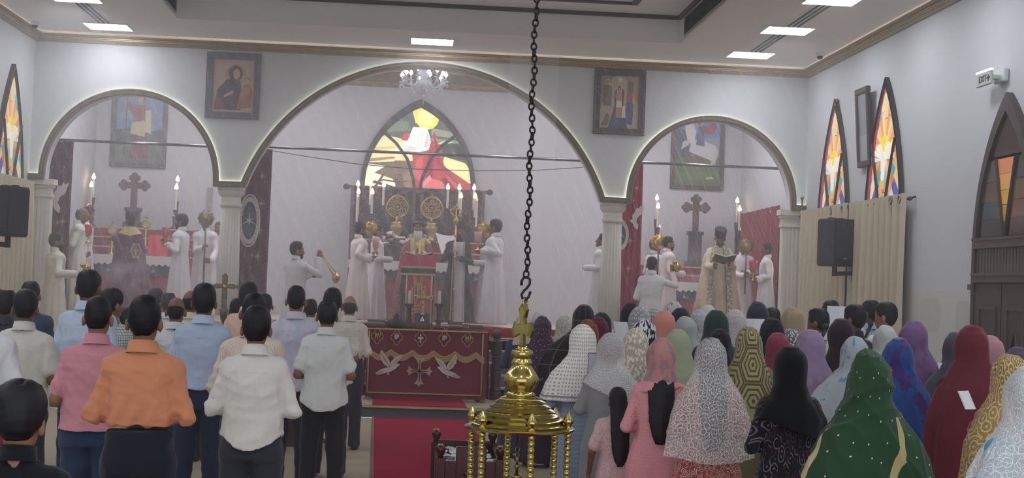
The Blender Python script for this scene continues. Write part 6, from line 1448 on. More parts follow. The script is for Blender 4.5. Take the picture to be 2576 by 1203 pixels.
# men on the right, by the cream curtains
RG = 'men by the cream curtains on the right'
man('singer in a white shirt turned left with a microphone', 2058, 772, 12.55, S('r_white_a', '#d9dcd9'), navyt, (CLASP, CLASP), seed=81, rz=35, turn=0.3, group=RG, skin=2)
man('person in a cream shirt reading a sheet by the curtain', 2092, 752, 15.00, S('r_cream', '#d8d3c4'), navyt, (BOOK, BOOK), seed=82, rz=-30, turn=-0.3, group=RG, skin=2)
man('person in a dark maroon shirt with glasses', 2150, 762, 12.15, S('r_maroon', '#33242f'), navyt, (CLASP, CLASP), seed=83, rz=20, turn=0.3, wd=1.04, group=RG, skin=2)
man('person in a light blue shirt in front of the cream curtain', 2191, 751, 14.30, S('r_blue', '#b9c9dc'), navyt, (CLASP, CLASP), seed=84, rz=15, turn=0.3, group=RG, skin=2)
man('person in a white shirt turned left at the end of the cream curtain', 2228, 757, 13.10, S('r_white_b', '#dbdedd'), navyt, (CLASP, CLASP), seed=85, rz=30, turn=0.4, wd=1.04, group=RG, skin=1)
man('person with short black hair right of the navy hijab', 1944, 770, 14.40, S('r_black', '#2e313b'), navyt, (CLASP, CLASP), seed=86, group=RG, skin=2)
# ------------------------------------------------------------------ clergy and servers
def arm_to(T, loc, rz, s, side, hd=(0, 0.8, 0.4), nn=None, bend=(0.6, -0.4, -1.0), reach=0.075):
    """arm tuple (mirrored convention) whose palm reaches the world point T; hd: hand direction in the figure's frame"""
    q = Matrix.Rotation(-R(rz), 3, 'Z')@(Vector(T)-Vector(loc))/s
    hd = Vector(hd).normalized(); W_ = q-hd*reach; S = Vector((0.142*side, 0, 1.338))
    d = W_-S; L = min(d.length, 0.525); W_ = S+d.normalized()*L; L1, L2 = 0.28, 0.255
    a = (L1*L1-L2*L2+L*L)/(2*L); hgt = math.sqrt(max(0.0004, L1*L1-a*a)); u = d.normalized()
    b = Vector((bend[0]*side, bend[1], bend[2])); b = (b-u*b.dot(u)).normalized()
    E_ = S+u*a+b*hgt; nn = Vector(nn or (-side, 0.1, 0.2))
    f = lambda v: (round(v[0]*side, 4), round(v[1], 4), round(v[2], 4))
    return (f(E_), f(W_), f(hd), f(nn))
def beard_mesh(kind, turn, nod):
    key = ('beard', kind, turn, nod)
    if key in _cache: return _cache[key]
    inv, fwd = head_frame(turn, nod)
    if kind == 'long': fs = [ell((0, 0.075, 1.44), (0.07, 0.05, 0.11)), (ell((0, 0.05, 1.5), (0.066, 0.05, 0.06)), 0.03)]
    elif kind == 'full': fs = [ell((0, 0.066, 1.475), (0.058, 0.045, 0.06)), (ell((0, 0.035, 1.52), (0.062, 0.05, 0.055)), 0.03)]
    else: fs = [ell((0, 0.055, 1.488), (0.056, 0.046, 0.045)), (ell((0, 0.03, 1.52), (0.0595, 0.048, 0.045)), 0.03)]
    mus = (cap((-0.028, 0.094, 1.522), (0.028, 0.094, 1.522), 0.011, 0.011), 0.005)
    base = union(fs, 0.02); mouth = ell((0, 0.125, 1.535), (0.06, 0.07, 0.02))
    f0 = lambda X, Y, Z: np.maximum(base(X, Y, Z), -mouth(X, Y, Z))
    f = in_frame(union([f0, mus], 0.004), inv)
    V, Q = nets(f, (-0.13, -0.1, 1.28), (0.13, 0.22, 1.66), 0.009, disp=wrinkle(5, 0.0025, 70, 4, 0.6))
    me = np_mesh('beard', V, Q); _cache[key] = me; return me
def cope_mesh(hem, wide, deep, open_=0.0, sh=1.0, seed=1, fold=(8, 0.05, 1), h=0.014):
    P = [(hem, wide, deep), (0.6, (wide+0.25)/2, (deep+0.17)/2), (1.0, 0.27*sh, 0.185), (1.2, 0.255*sh, 0.17), (1.32, 0.215*sh, 0.145), (1.39, 0.15*sh, 0.115), (1.45, 0.092, 0.09), (1.49, 0.085, 0.08)]
    f = vst(P, 2.2, fold+(1.35,))
    def keep(cn, nm):
        ends = ((nm[:, 2] < -0.6) & (cn[:, 2] < hem+0.03)) | ((nm[:, 2] > 0.6) & (cn[:, 2] > 1.46))
        op = (cn[:, 1] > 0) & (np.abs(cn[:, 0]) < open_+0.02*(1.4-cn[:, 2])) if open_ else np.zeros(len(cn), bool)
        return ~(ends | op)
    V, Q = nets(f, (-wide-0.07, -deep-0.07, hem-0.02), (wide+0.07, deep+0.07, 1.52), h, keep, wrinkle(seed, 0.005, 16, 4, 0.5))
    return np_mesh('cope', V, Q), P
def on_prof(P, x, z, front, off=0.012, pw=2.2):
    A = np.array(sorted([p[:3] for p in P])); a = np.interp(z, A[:, 0], A[:, 1]); b = np.interp(z, A[:, 0], A[:, 2])
    return (1 if front else -1)*(b*(max(0.0, 1-(abs(x)/a)**pw))**(1/pw)+off)
def strip_on(t, name, P, x0, x1, z0, z1, m, front=True, off=0.012, n=20, uvw=False):
    k = 4
    mb = MB().sheet(lambda u, v: (x0(v)+(x1(v)-x0(v))*u, on_prof(P, x0(v)+(x1(v)-x0(v))*u, z0+(z1-z0)*v, front, off+0.004*math.sin(14*v)), z0+(z1-z0)*v), k, n)
    if not front: mb.f = [f[::-1] for f in mb.f]
    me = np_mesh(name, np.array(mb.v), np.array(mb.f)); return put(name, me, m, t)
def gown_prof(hem, wide, deep, waist=1.0): return [(hem, wide, deep), (0.5, (wide+0.19)/2, (deep+0.14)/2), (0.85, 0.195, 0.145), (1.05, 0.165*waist, 0.122), (1.22, 0.182, 0.13), (1.33, 0.178, 0.115), (1.39, 0.135, 0.088), (1.44, 0.072, 0.066), (1.47, 0.06, 0.058)]
def cleric(label, px, py, Y, z, rz, robe, hands, skin=0, turn=0.0, nod=0.0, hair='short', hm=None, beard=None, bm=None, cap_=False, seed=1, wide=0.26, deep=0.21, hem=0.05, extra=0.0, gown=None, group='servers and clergy in the sanctuary', fold=(10, 0.07, 1), eyes=True):
    """hands: for the left and right arm (T world point, hand direction) or a pose tuple"""
    x, ht = place(px, py, Y, z); ht -= 0.012+extra
    s = ht/1.715; loc = (x, Y, z)
    arms = tuple(hd if not isinstance(hd[0], Vector) else arm_to(hd[0], loc, rz, s, sd, *hd[1:]) for sd, hd in zip((-1, 1), hands))
    t = root(label, x, Y, ht, rz, z, group)
    put('body', body_mesh(arms, turn, nod, 0.009, face=True), skins[skin], t)
    put('robe', gown_mesh(arms, 'long', hem=hem, wide=wide, deep=deep, fold=fold, h=0.014, seed=seed, flare=0.02, **(gown or {})), robe, t)
    put('collar', collar_mesh(True), robe, t)
    put('hair', hair_mesh(hair, turn, nod, 0.011, seed), hm or hairm, t)
    if beard: put('beard', beard_mesh(beard, turn, nod), bm or hairm, t)
    inv, fwd = head_frame(turn, nod)
    if eyes:
        for s_ in (-1, 1):
            c = fwd((0.031*s_, 0.083, 1.587)); e = put('eye', MB().ball(c, 0.0105, 10, 8).mesh('eye', [eyem], True), eyem, t)
            c2 = fwd((0.031*s_, 0.0895, 1.587)); put('iris', MB().ball(c2, 0.0066, 8, 6).mesh('iris', [irism], True), irism, e)
            b = [fwd((s_*q, 0.092+0.004*(1-abs(q-0.03)*40), 1.61+0.004*(q > 0.02))) for q in (0.014, 0.028, 0.044)]
            put('eyebrow', MB().tube(b, [0.004, 0.005, 0.003], 6).mesh('eyebrow', [hairm], True), hairm, t)
    if cap_:
        m = MB().lathe([(0.089, 1.625), (0.094, 1.63), (0.097, 1.74), (0.09, 1.75), (0.03, 1.753)], (0, -0.005, 0), 24)
        m.v = [tuple(fwd((v[0], v[1]*1.15, v[2]))) for v in m.v]; me = m.mesh('cap', [capm]); auto_smooth(me); put('cap', me, capm, t)
    return t, s, loc, arms
eyem = mat('eye_white', '#aaa19a', 0.3, var=0); irism = mat('iris_dark', '#231a17', 0.3, var=0); capm = mat('cap_black', '#1b1c22', 0.8, var=0.1)
cass = cloth('cassock_white', '#dcd9dc', var=0.04); cassp = cloth('cassock_warm', '#e3d6d2', var=0.04); casc = cloth('cassock_cream', '#ddd8cc', var=0.04)
goldb = mat('polished_gold', '#c9a55a', 0.25, 0.9, var=0.05)
redg = mat('red_glass', '#b0304f', 0.1, var=0, spec=0.7, alpha=0.75); glow = mat('glass_flame', '#ff9d80', 0.3, var=0, emit=2.2, ecol='#ff9c86'); pinkg = mat('pink_glass', '#d59a9c', 0.15, var=0, alpha=0.85)
def light_glass(label, T, g=redg, sc=1.0):
    x, y, z = T; t = thing('glass_lamp', label, 'lamp', (x, y, z-0.1*sc), group='hand-held glass lamps')
    part('cup', MB().lathe([(0.025*sc, z), (0.042*sc, z+0.03*sc), (0.048*sc, z+0.08*sc), (0.06*sc, z+0.15*sc), (0.056*sc, z+0.15*sc), (0.044*sc, z+0.08*sc), (0.03*sc, z+0.03*sc)], (x, y, 0), 18, flute=6, famp=0.12), g, t, True)
    part('flame', MB().lathe([(0.004, z+0.05*sc), (0.016*sc, z+0.065*sc), (0.004, z+0.11*sc)], (x, y, 0), 10), glow, t, True)
    part('foot', MB().lathe([(0.04*sc, z-0.1*sc), (0.042*sc, z-0.09*sc), (0.012*sc, z-0.075*sc), (0.012*sc, z-0.02*sc), (0.028*sc, z)], (x, y, 0), 14), goldb, t, True)
def fan(label, px, py, r, Y, pyb, m=None, lean=0.0):
    c = at(px, py, Y); e = at(px-(pyb-py)*0.037+lean, pyb, Y); rr = r*Y/FPX; m = m or goldb
    t = thing('liturgical_fan', label, 'fan staff', (e.x, Y, e.z), group='round metal fans on staffs')
    part('disc', MB().lathe([(rr, -0.008), (rr*0.97, -0.014), (rr*0.5, -0.02), (0.004, -0.024)], (c.x, Y, c.z), 32, 'y').lathe([(rr, -0.008), (rr, 0.004)], (c.x, Y, c.z), 32, 'y'), m, t, True)
    part('rim', MB().tube([(c.x+rr*math.cos(q), Y, c.z+rr*math.sin(q)) for q in [6.283*i/30 for i in range(30)]], 0.012, 6, True), m, t, True)
    part('relief', MB().lathe([(rr*0.45, -0.026), (rr*0.42, -0.032), (rr*0.2, -0.03), (rr*0.1, -0.04)], (c.x, Y, c.z), 20, 'y'), brassd, t, True)
    for k in range(10):
        q = 6.283*k/10; part('bell', MB().ball((c.x+(rr+0.015)*math.cos(q), Y, c.z+(rr+0.015)*math.sin(q)), 0.014, 8, 6), m, t, True)
    part('staff', MB().tube([(c.x, Y, c.z-rr), (e.x, Y, e.z)], 0.014, 8), mat('staff_wood', '#6b5440', 0.5), t, True)
def censer(label, top, bowl):
    a, b = Vector(top), Vector(bowl); t = thing('censer', label, 'censer', b, group='swinging censers')
    for k in range(3):
        q = 6.283*k/3; o = Vector((0.05*math.cos(q), 0.05*math.sin(q), 0.02))
        part('chain', MB().tube([a, a+(b+o-a)*0.5+Vector((0, 0, -0.01)), b+o], 0.006, 5), goldb, t, True)
    part('bowl', MB().lathe([(0.02, -0.075), (0.03, -0.06), (0.055, -0.03), (0.06, 0.0), (0.062, 0.005)], tuple(b), 18), goldb, t, True)
    part('lid', MB().lathe([(0.062, 0.006), (0.055, 0.03), (0.03, 0.055), (0.012, 0.075), (0.006, 0.1)], tuple(b), 18), goldb, t, True)
    part('ring', MB().tube([(a.x+0.025*math.cos(q), a.y, a.z+0.025*math.sin(q)) for q in [6.283*i/14 for i in range(14)]], 0.006, 6, True), goldb, t, True)
    part('knob', MB().ball(a, 0.03, 10, 8), goldb, t, True)
def lower_hand(px, py, Y): return at(px, py, Y)
YL, YM = 22.75, 22.9
# the three men with censers stand on the steps
T1 = at(803, 640, 21.3); ce = at(845, 700, 21.25)
cleric('server in white raising a censer at the foot of the middle altar', 748, 605, 21.2, 0.644, -38, cass, ((at(790, 690, 21.5), (0.3, 0.9, 0.1)), (T1, (0, 0.35, 0.95), (-0.3, 0.9, 0.1), (0.5, 0.2, -1))), turn=-0.5, seed=3, beard='short')
censer('brass censer swinging from the raised hand beside the middle altar', T1+Vector((0.0, 0, 0.05)), ce)
cleric('bearded server in a cream cassock at the left chapel steps, back turned', 143, 583, 21.2, 0.644, -50, casc, ((at(185, 690, 21.4), (0.2, 0.95, 0.1)), (at(200, 690, 21.0), (-0.3, 0.95, 0.0))), turn=-0.35, seed=4, beard='full')
censer('brass censer held low at the left chapel steps', at(206, 668, 20.95), at(213, 672, 20.95)+Vector((0.03, 0, -0.02)))
T3 = at(1692, 672, 21.4)
cleric('server in white lifting a censer in front of the right chapel', 1641, 643, 21.2, 0.644, -18, cass, (FORE, (T3, (0.1, 0.4, 0.9), (-0.4, 0.8, 0.1), (0.7, 0, -1))), seed=5, turn=-0.15, beard='short')
censer('brass censer in the raised hand in front of the right chapel', T3+Vector((0.02, -0.03, 0.07)), T3+Vector((0.06, -0.05, 0.0)))
# middle group
g1 = at(941, 640, 22.5)
cleric('server in a warm white cassock left of the celebrant, holding a glass lamp', 906, 556, 22.7, ZP, -62, cassp, ((g1, (0.0, 0.6, 0.6)), (g1+Vector((-0.02, 0.06, -0.08)), (-0.4, 0.8, 0.2))), nod=0.1, seed=6, beard='short')
light_glass('pale glass lamp held by the server left of the celebrant', g1+Vector((0.02, -0.05, 0.08)), pinkg, 1.15)
cleric('second server behind the warm white cassock, left of the celebrant', 950, 562, 23.3, ZP, -75, cass, (CLASP, CLASP), seed=7, nod=0.05)
fan('round metal fan behind the left server of the middle altar', 932, 574, 15, 23.05, 640)
gx = cloth('chasuble_cream', '#d2c6a8', 'floral', '#b9a577', None, 16, 0.3, var=0.05); copm = cloth('cope_dusky', '#7d3c4c', 'floral', '#a8795e', None, 14, 0.28); stolem = cloth('stole_gold', '#c0a468', 'floral', '#e0cf9c', None, 24, 0.3)
hb = at(1052, 636, 22.6)
t, s, loc, arms = cleric('white-bearded celebrant in gold vestments at the red lectern', 1053, 548, 22.95, ZP, 180, gx, ((hb+Vector((0.05, 0.02, 0)), (0.3, 0.9, 0.2)), (hb+Vector((-0.03, 0.02, 0.02)), (0.2, 0.9, 0.3))), beard='long', bm=beardw, nod=0.05, seed=8, wide=0.3, deep=0.24, hair='crew', extra=0.02)
me, P = cope_mesh(0.08, 0.42, 0.3, 0.13, 1.05, 8); put('cope', me, copm, t)
for s_ in (-1, 1): strip_on(t, 'stole', [(z, a+0.02, b+0.035) for z, a, b in gown_prof(0.05, 0.3, 0.24)], lambda v, s_=s_: s_*(0.13-0.05*v)-0.03, lambda v, s_=s_: s_*(0.13-0.05*v)+0.03, 0.3, 1.4, stolem)
part_o = put('hood', MB().lathe([(0.088, 1.6), (0.096, 1.62), (0.094, 1.69), (0.06, 1.735), (0.01, 1.745)], (0, -0.005, 0), 22).mesh('hood', [capm], True), capm, t)
for k in range(5):
    q = R(40+25*k); put('hood_cross', MB().ball((0.09*math.cos(q), 0.09*math.sin(q), 1.675), 0.013, 8, 6).mesh('hood_cross', [goldb], True), goldb, t)
put('fur_collar', MB().tube([(0.12*math.cos(q), 0.1*math.sin(q)-0.01, 1.44+0.02*math.sin(q)) for q in [R(-215+250*i/20) for i in range(21)]], [0.03]*21, 10).mesh('fur_collar', [gx], True), gx, t)
x = hb.x; hc = at(1056, 620, 22.5)
t2 = thing('hand_cross', 'small gold hand cross held by the white-bearded celebrant', 'cross', (hc.x, hc.y, hc.z-0.1))
part('upright', MB().box(hc.x-0.014, hc.x+0.014, hc.y-0.01, hc.y+0.01, hc.z-0.12, hc.z+0.1), goldb, t2); part('crossbar', MB().box(hc.x-0.06, hc.x+0.06, hc.y-0.011, hc.y+0.011, hc.z+0.02, hc.z+0.05), goldb, t2)
blackr = cloth('robe_black', '#20222b', var=0.06); whitep = cloth('stole_white', '#cfcdd2', var=0.04)
sa, sb = at(1141, 640, 23.0), at(1152, 645, 23.0)
t, s, loc, arms = cleric('bearded man in a black robe with a white stole, holding the tall staff', 1156, 556, 23.32, ZP, 180, blackr, ((sb+Vector((0.0, 0.03, -0.03)), (0.8, 0.6, 0.1)), (sa+Vector((0, 0.03, 0.02)), (-0.8, 0.6, 0.1))), beard='full', seed=9, wide=0.3, deep=0.23, skin=2, hair='crew', cap_=True, extra=0.03)
GP = [(z, a+0.02, b+0.03) for z, a, b in gown_prof(0.05, 0.3, 0.23)]
strip_on(t, 'white_panel', GP, lambda v: -0.1-0.03*(1-v), lambda v: 0.05, 0.06, 1.4, whitep)
for s_ in (-1, 1): strip_on(t, 'stole_border', GP, lambda v, s_=s_: s_*0.085-0.012+0.02*s_*(1-v), lambda v, s_=s_: s_*0.085+0.012+0.02*s_*(1-v), 0.08, 1.4, mat('border_gold', '#a99a78', 0.5), off=0.018)
# tall staff
p0, p1 = at(1138, 826, 22.93), at(1147, 556, 22.93)
t = thing('tall_staff', 'tall golden staff with a looped head held by the black-robed man', 'staff', p0)
dd = (p1-p0)
part('pole', MB().tube([p0, p1], 0.014, 10), mat('staff_copper', '#b98f6a', 0.3, 0.85), t, True)
for f in (0.0, 0.18, 0.36, 0.66, 0.86): part('ring', MB().ball(p0+dd*f, (0.026, 0.026, 0.02), 12, 8), goldb, t, True)
part('knop', MB().lathe([(0.018, -0.06), (0.045, -0.03), (0.05, 0.0), (0.03, 0.03), (0.02, 0.07)], tuple(p1), 16), goldb, t, True)
for s_ in (-1, 1):
    part('loop', MB().tube([p1+Vector((s_*q[0], 0, q[1])) for q in ((0.01, 0.06), (0.05, 0.09), (0.09, 0.13), (0.085, 0.18), (0.04, 0.19), (0.015, 0.17))], [0.014, 0.014, 0.013, 0.012, 0.011, 0.012], 8), goldb, t, True)
part('cross', MB().box(p1.x-0.01, p1.x+0.01, p1.y-0.01, p1.y+0.01, p1.z+0.07, p1.z+0.28).box(p1.x-0.04, p1.x+0.04, p1.y-0.01, p1.y+0.01, p1.z+0.21, p1.z+0.235), goldb, t)
g2 = at(1206, 617, 22.5)
cleric('server in white right of the black robe, holding a glass lamp and a fan', 1247, 549, 22.7, ZP, 62, cass, ((g2+Vector((0.03, 0.05, -0.03)), (-0.1, 0.8, 0.4)), (g2+Vector((0, 0, -0.08)), (0.3, 0.9, 0.2))), seed=10, skin=2, turn=0.0)
light_glass('pale glass lamp held by the server right of the black robe', g2+Vector((-0.03, -0.06, 0.03)), pinkg, 1.2)
fan('gold round fan right of the black robe', 1220, 578, 17, 22.95, 640)
cleric('server hidden behind the gold fan right of the black robe', 1229, 574, 23.4, ZP, 100, cass, (CLASP, CLASP), seed=11, skin=2)
# left chapel
burg = cloth('cope_burgundy', '#57243c', var=0.1)
al = at(280, 597, 23.0)
t, s, loc, arms = cleric('priest in a burgundy cope and black cap at the left chapel altar, back turned', 331, 529, 23.2, ZP, 6, burg, ((al, (-0.6, 0.7, 0.0), (0.3, 0.3, -0.9), (-0.2, -0.2, -1)), FORE), cap_=True, hair='crew', seed=12, extra=0.045, wide=0.3, deep=0.23, eyes=False)
me, P = cope_mesh(0.06, 0.4, 0.3, 0.12, 1.0, 12); put('cope', me, burg, t)
me2 = cloth('cope_gold_collar', '#b9a26a', 'floral', '#57243c', None, 24, 0.25)
put('gold_collar', MB().sheet(lambda u, v: ((0.1+0.1*(1-v)**1.2)*math.cos(R(-170+160*u))*1.0, (0.095+0.055*(1-v))*math.sin(R(-170+160*u))-0.005, 1.33+0.16*v+0.05*(1-v)*abs(math.cos(R(-170+160*u)))), 20, 6).mesh('gold_collar', [me2], True), me2, t)
em = MB(); zc, xc = 1.08, 0.12
for (rx, rz, off) in ((0.085, 0.13, 0.012), ): em.sheet(lambda u, v: (xc+rx*v*math.cos(6.2832*u)*(1+0.12*math.cos(6*6.2832*u)), on_prof(P, xc+rx*v*math.cos(6.2832*u), zc+rz*v*math.sin(6.2832*u), False, 0.022), zc+rz*v*math.sin(6.2832*u)*(1+0.12*math.cos(6*6.2832*u))), 36, 4)
put('embroidery', em.mesh('embroidery', [applw], True), mat('embroidery_gold', '#a08a60', 0.5, var=0.3, vscale=30), t)
em = MB(); em.sheet(lambda u, v: (xc+0.062*v*math.cos(6.2832*u), on_prof(P, xc+0.06*v*math.cos(6.2832*u), zc+0.1*v*math.sin(6.2832*u), False, 0.026), zc+0.1*v*math.sin(6.2832*u)), 24, 3)
put('embroidery_ground', em.mesh('embroidery_ground', [burg], True), burg, t)
em = MB()
for (a0, a1, b0, b1) in ((-0.01, 0.01, -0.08, 0.08), (-0.04, 0.04, -0.01, 0.012)): em.sheet(lambda u, v: (xc+a0+(a1-a0)*u, on_prof(P, xc+a0+(a1-a0)*u, zc+b0+(b1-b0)*v, False, 0.031), zc+b0+(b1-b0)*v), 3, 6)
put('embroidery_cross', em.mesh('embroidery_cross', [applw], True), mat('embroidery_gold', '#a08a60'), t)
put('sleeve_cuff', MB().ball((0, 0, 0), 0.01, 6, 4).mesh('cuff', [burg], True), burg, t).location = (arms[0][1][0]*-1, arms[0][1][1], arms[0][1][2])
gl = at(221, 590, 22.7)
cleric('bald server in white bowing his head in the left chapel', 199, 517, 22.65, ZP, -70, casc, ((gl+Vector((-0.12, 0.05, 0.02)), (0.1, 0.8, 0.5)), (gl+Vector((-0.15, -0.02, -0.02)), (-0.2, 0.8, 0.5))), hair='bald', hm=hairg, nod=0.45, seed=13, skin=0, beard='short')
cleric('dark-haired server in white holding a red glass lamp in the left chapel', 217, 516, 23.5, ZP, -60, cass, ((gl+Vector((0.0, 0.02, -0.06)), (0.3, 0.8, 0.3)), (at(222, 640, 23.1), (-0.1, 0.9, 0.1))), nod=0.3, seed=14, skin=2)
light_glass('red glass lamp held by the dark-haired server in the left chapel', gl+Vector((0.02, -0.05, -0.02)), redg, 1.15)
g4 = at(413, 600, 22.7)
cleric('bearded server with a round black cap and joined hands in the left chapel', 458, 536, 22.8, ZP, 75, cass, ((g4+Vector((0.02, 0.04, -0.05)), (0, 0.7, 0.7)), (g4+Vector((0.02, -0.04, -0.05)), (0, 0.7, 0.7))), seed=15, skin=2, beard='short')
light_glass('red glass lamp held by the bearded server in the left chapel', g4+Vector((0.03, -0.06, 0.0)), redg, 1.15)
h5 = at(519, 650, 22.5)
cleric('server in white standing behind a fan staff beside the left column', 519, 536, 23.4, ZP, 172, cass, ((at(523, 655, 23.05), (0.7, 0.7, 0.1)), (at(512, 620, 23.05), (-0.5, 0.6, 0.5))), seed=16, skin=0)
fan('round metal fan in front of the face beside the left column', 518, 549, 17, 23.0, 730, mat('fan_pewter', '#8f8274', 0.3, 0.8))
cleric('server mostly hidden behind the left column', 553, 556, 24.0, ZP, 150, cass, (CLASP, CLASP), seed=17, skin=0)
# right chapel
cleric('server in white looking up with folded hands left of the right column', 1512, 585, 22.5, ZP, 72, cass, (CLASP, CLASP), seed=18, nod=-0.25, skin=2)
cleric('dark-haired server in a pinkish white cassock right of the crimson curtain', 1682, 592, 22.9, ZP, -82, cassp, (CLASP, FORE), seed=19, skin=1, beard='short')
cleric('server behind a gold fan next to the crimson curtain', 1648, 599, 23.4, ZP, -60, cass, (CLASP, CLASP), seed=20, skin=2)
fan('gold round fan next to the crimson curtain', 1657, 609, 17, 23.1, 690)
crm = cloth('cope_cream', '#cbb89a', var=0.05); brd = cloth('brocade_border', '#c9c2a8', 'swirl', '#4d4a44', None, 20, 0.5)
bk = at(1822, 656, 22.45)
t, s, loc, arms = cleric('priest in a cream cope with brocade borders and a black cap reading a book', 1811, 568, 22.95, ZP, 176, crm, ((at(1836, 660, 22.5), (0.2, 0.9, 0.3)), (at(1796, 668, 22.5), (0.2, 0.9, 0.3))), cap_=True, hair='crew', nod=0.5, beard='short', seed=21, extra=0.045, wide=0.32, deep=0.25, skin=2)
me, P = cope_mesh(0.06, 0.44, 0.32, 0.12, 1.05, 21); put('cope', me, crm, t)
P2 = [(z, a+0.01, b+0.01) for z, a, b in P]
for s_ in (-1, 1): strip_on(t, 'brocade_border', P2, lambda v, s_=s_: s_*(0.135+0.05*math.sin(3.14*v)**0.5-0.06*v)-0.045, lambda v, s_=s_: s_*(0.135+0.05*math.sin(3.14*v)**0.5-0.06*v)+0.045, 0.1, 1.44, brd, off=0.014)
def open_book(label, c, w_, d, rz=0, tiltx=0.5, cover='#2b2c33', page='#cfccc4'):
    t = thing('open_book', label, 'book', c, rz)
    for s_ in (-1, 1):
        m = MB().box(0.004 if s_ > 0 else -w_/2, w_/2 if s_ > 0 else -0.004, -d/2, d/2, 0.006, 0.024)
        m.v = [(v[0], v[1]*math.cos(tiltx)-v[2]*math.sin(tiltx)*1, v[1]*math.sin(tiltx)+v[2]*math.cos(tiltx)+abs(v[0])*0.25) for v in m.v]
        part('pages', m, mat('page_white', page, 0.8, var=0.03), t, off=False)
        m = MB().box(0.0 if s_ > 0 else -w_/2-0.008, w_/2+0.008 if s_ > 0 else 0.0, -d/2-0.008, d/2+0.008, -0.002, 0.006)
        m.v = [(v[0], v[1]*math.cos(tiltx)-v[2]*math.sin(tiltx), v[1]*math.sin(tiltx)+v[2]*math.cos(tiltx)+abs(v[0])*0.25) for v in m.v]
        part('cover', m, mat('cover_'+cover.strip('#'), cover, 0.5), t, off=False)
    return t
open_book('open black-covered book held by the priest in the cream cope', bk, 0.34, 0.22, 0, -0.45)
gb = at(1893, 690, 22.4)
cleric('boy in a white cassock holding a red glass lamp in the right chapel', 1930, 608, 22.5, ZP, 80, cass, ((gb+Vector((0.03, 0.05, -0.06)), (0, 0.9, 0.2)), (gb+Vector((0.04, -0.02, -0.09)), (0.2, 0.9, 0.1))), seed=22, skin=2)
light_glass('red glass lamp held by the boy in the right chapel', gb+Vector((0.0, -0.03, 0.02)), redg, 1.3)
cleric('server behind the cream cope holding a fan staff', 1870, 600, 23.5, ZP, 165, cass, (CLASP, (at(1874, 690, 23.15), (-0.3, 0.8, 0.4))), seed=23, skin=2)
fan('brown-gold round fan right of the cream cope', 1878, 618, 16, 23.1, 740, mat('fan_bronze', '#8a7650', 0.35, 0.8))
# ------------------------------------------------------------------ in front of the steps: table, lectern, newel, carpet
velr = mat('table_cloth_red', '#74203c', 0.85, var=0.1, vscale=4, bump=0.12, bscale=150); goldf = mat('fringe_gold', '#b3945e', 0.6, 0.2, var=0.15, vscale=60); goldt = mat('gold_braid', '#bb9d62', 0.5, 0.3, var=0.1)
tl, tr_ = at(925, 825, 19.75), at(1228, 833, 19.75)
x0, x1, yt0, yt1, zt = tl.x, tr_.x, 19.75, 20.4, 1.14
t = thing('lectern_table', 'wooden table under the red embroidered cloth before the steps', 'table', ((x0+x1)/2, 20.1, 0.157))
part('top', MB().box(x0+0.02, x1-0.02, yt0+0.02, yt1-0.02, zt-0.05, zt-0.006), darkwood, t)
for x in (x0+0.08, x1-0.14):
    for y in (yt0+0.06, yt1-0.12): part('leg', MB().box(x, x+0.06, y, y+0.06, 0.171, zt-0.05), darkwood, t)
t = thing('altar_cloth', 'deep red table cloth with gold fringe, two white doves and a cross', 'cloth', ((x0+x1)/2, yt0, 0.17))
def fr(u, v): return (x0+(x1-x0)*u+0.01*math.sin(5*u)*(1-v), yt0-0.012+0.008*math.sin(30*u)*(1-v)-0.02*(1-v), 0.2+(zt-0.2)*v)
part('front', MB().sheet(fr, 60, 10), velr, t, True)
for s_, x in ((-1, x0), (1, x1)): part('side', MB().sheet(lambda u, v: (x+s_*(0.012+0.015*math.sin(14*u)*(1-v)+0.03*(1-v)), yt0-0.012+(yt1-yt0)*u, 0.2+(zt-0.2)*v), 20, 8), velr, t, True)
part('top', MB().box(x0-0.012, x1+0.012, yt0-0.014, yt1, zt-0.004, zt+0.002), velr, t)
YF = yt0-0.045
def q(px, py): p = at(px, py, YF); return p.x, p.z
for nm, (a, b) in (('braid', ((x0, zt-0.012), (x1, zt-0.012))), ('braid', ((x1-0.07, zt-0.03), (x1-0.07, 0.27))), ('braid', ((x0+0.03, 0.26), (x1-0.07, 0.26))), ('braid', ((x0+0.03, zt-0.03), (x0+0.03, 0.26)))):
    part(nm, MB().tube([(a[0], YF, a[1]), (b[0], YF, b[1])], 0.011, 6), goldt, t, True)
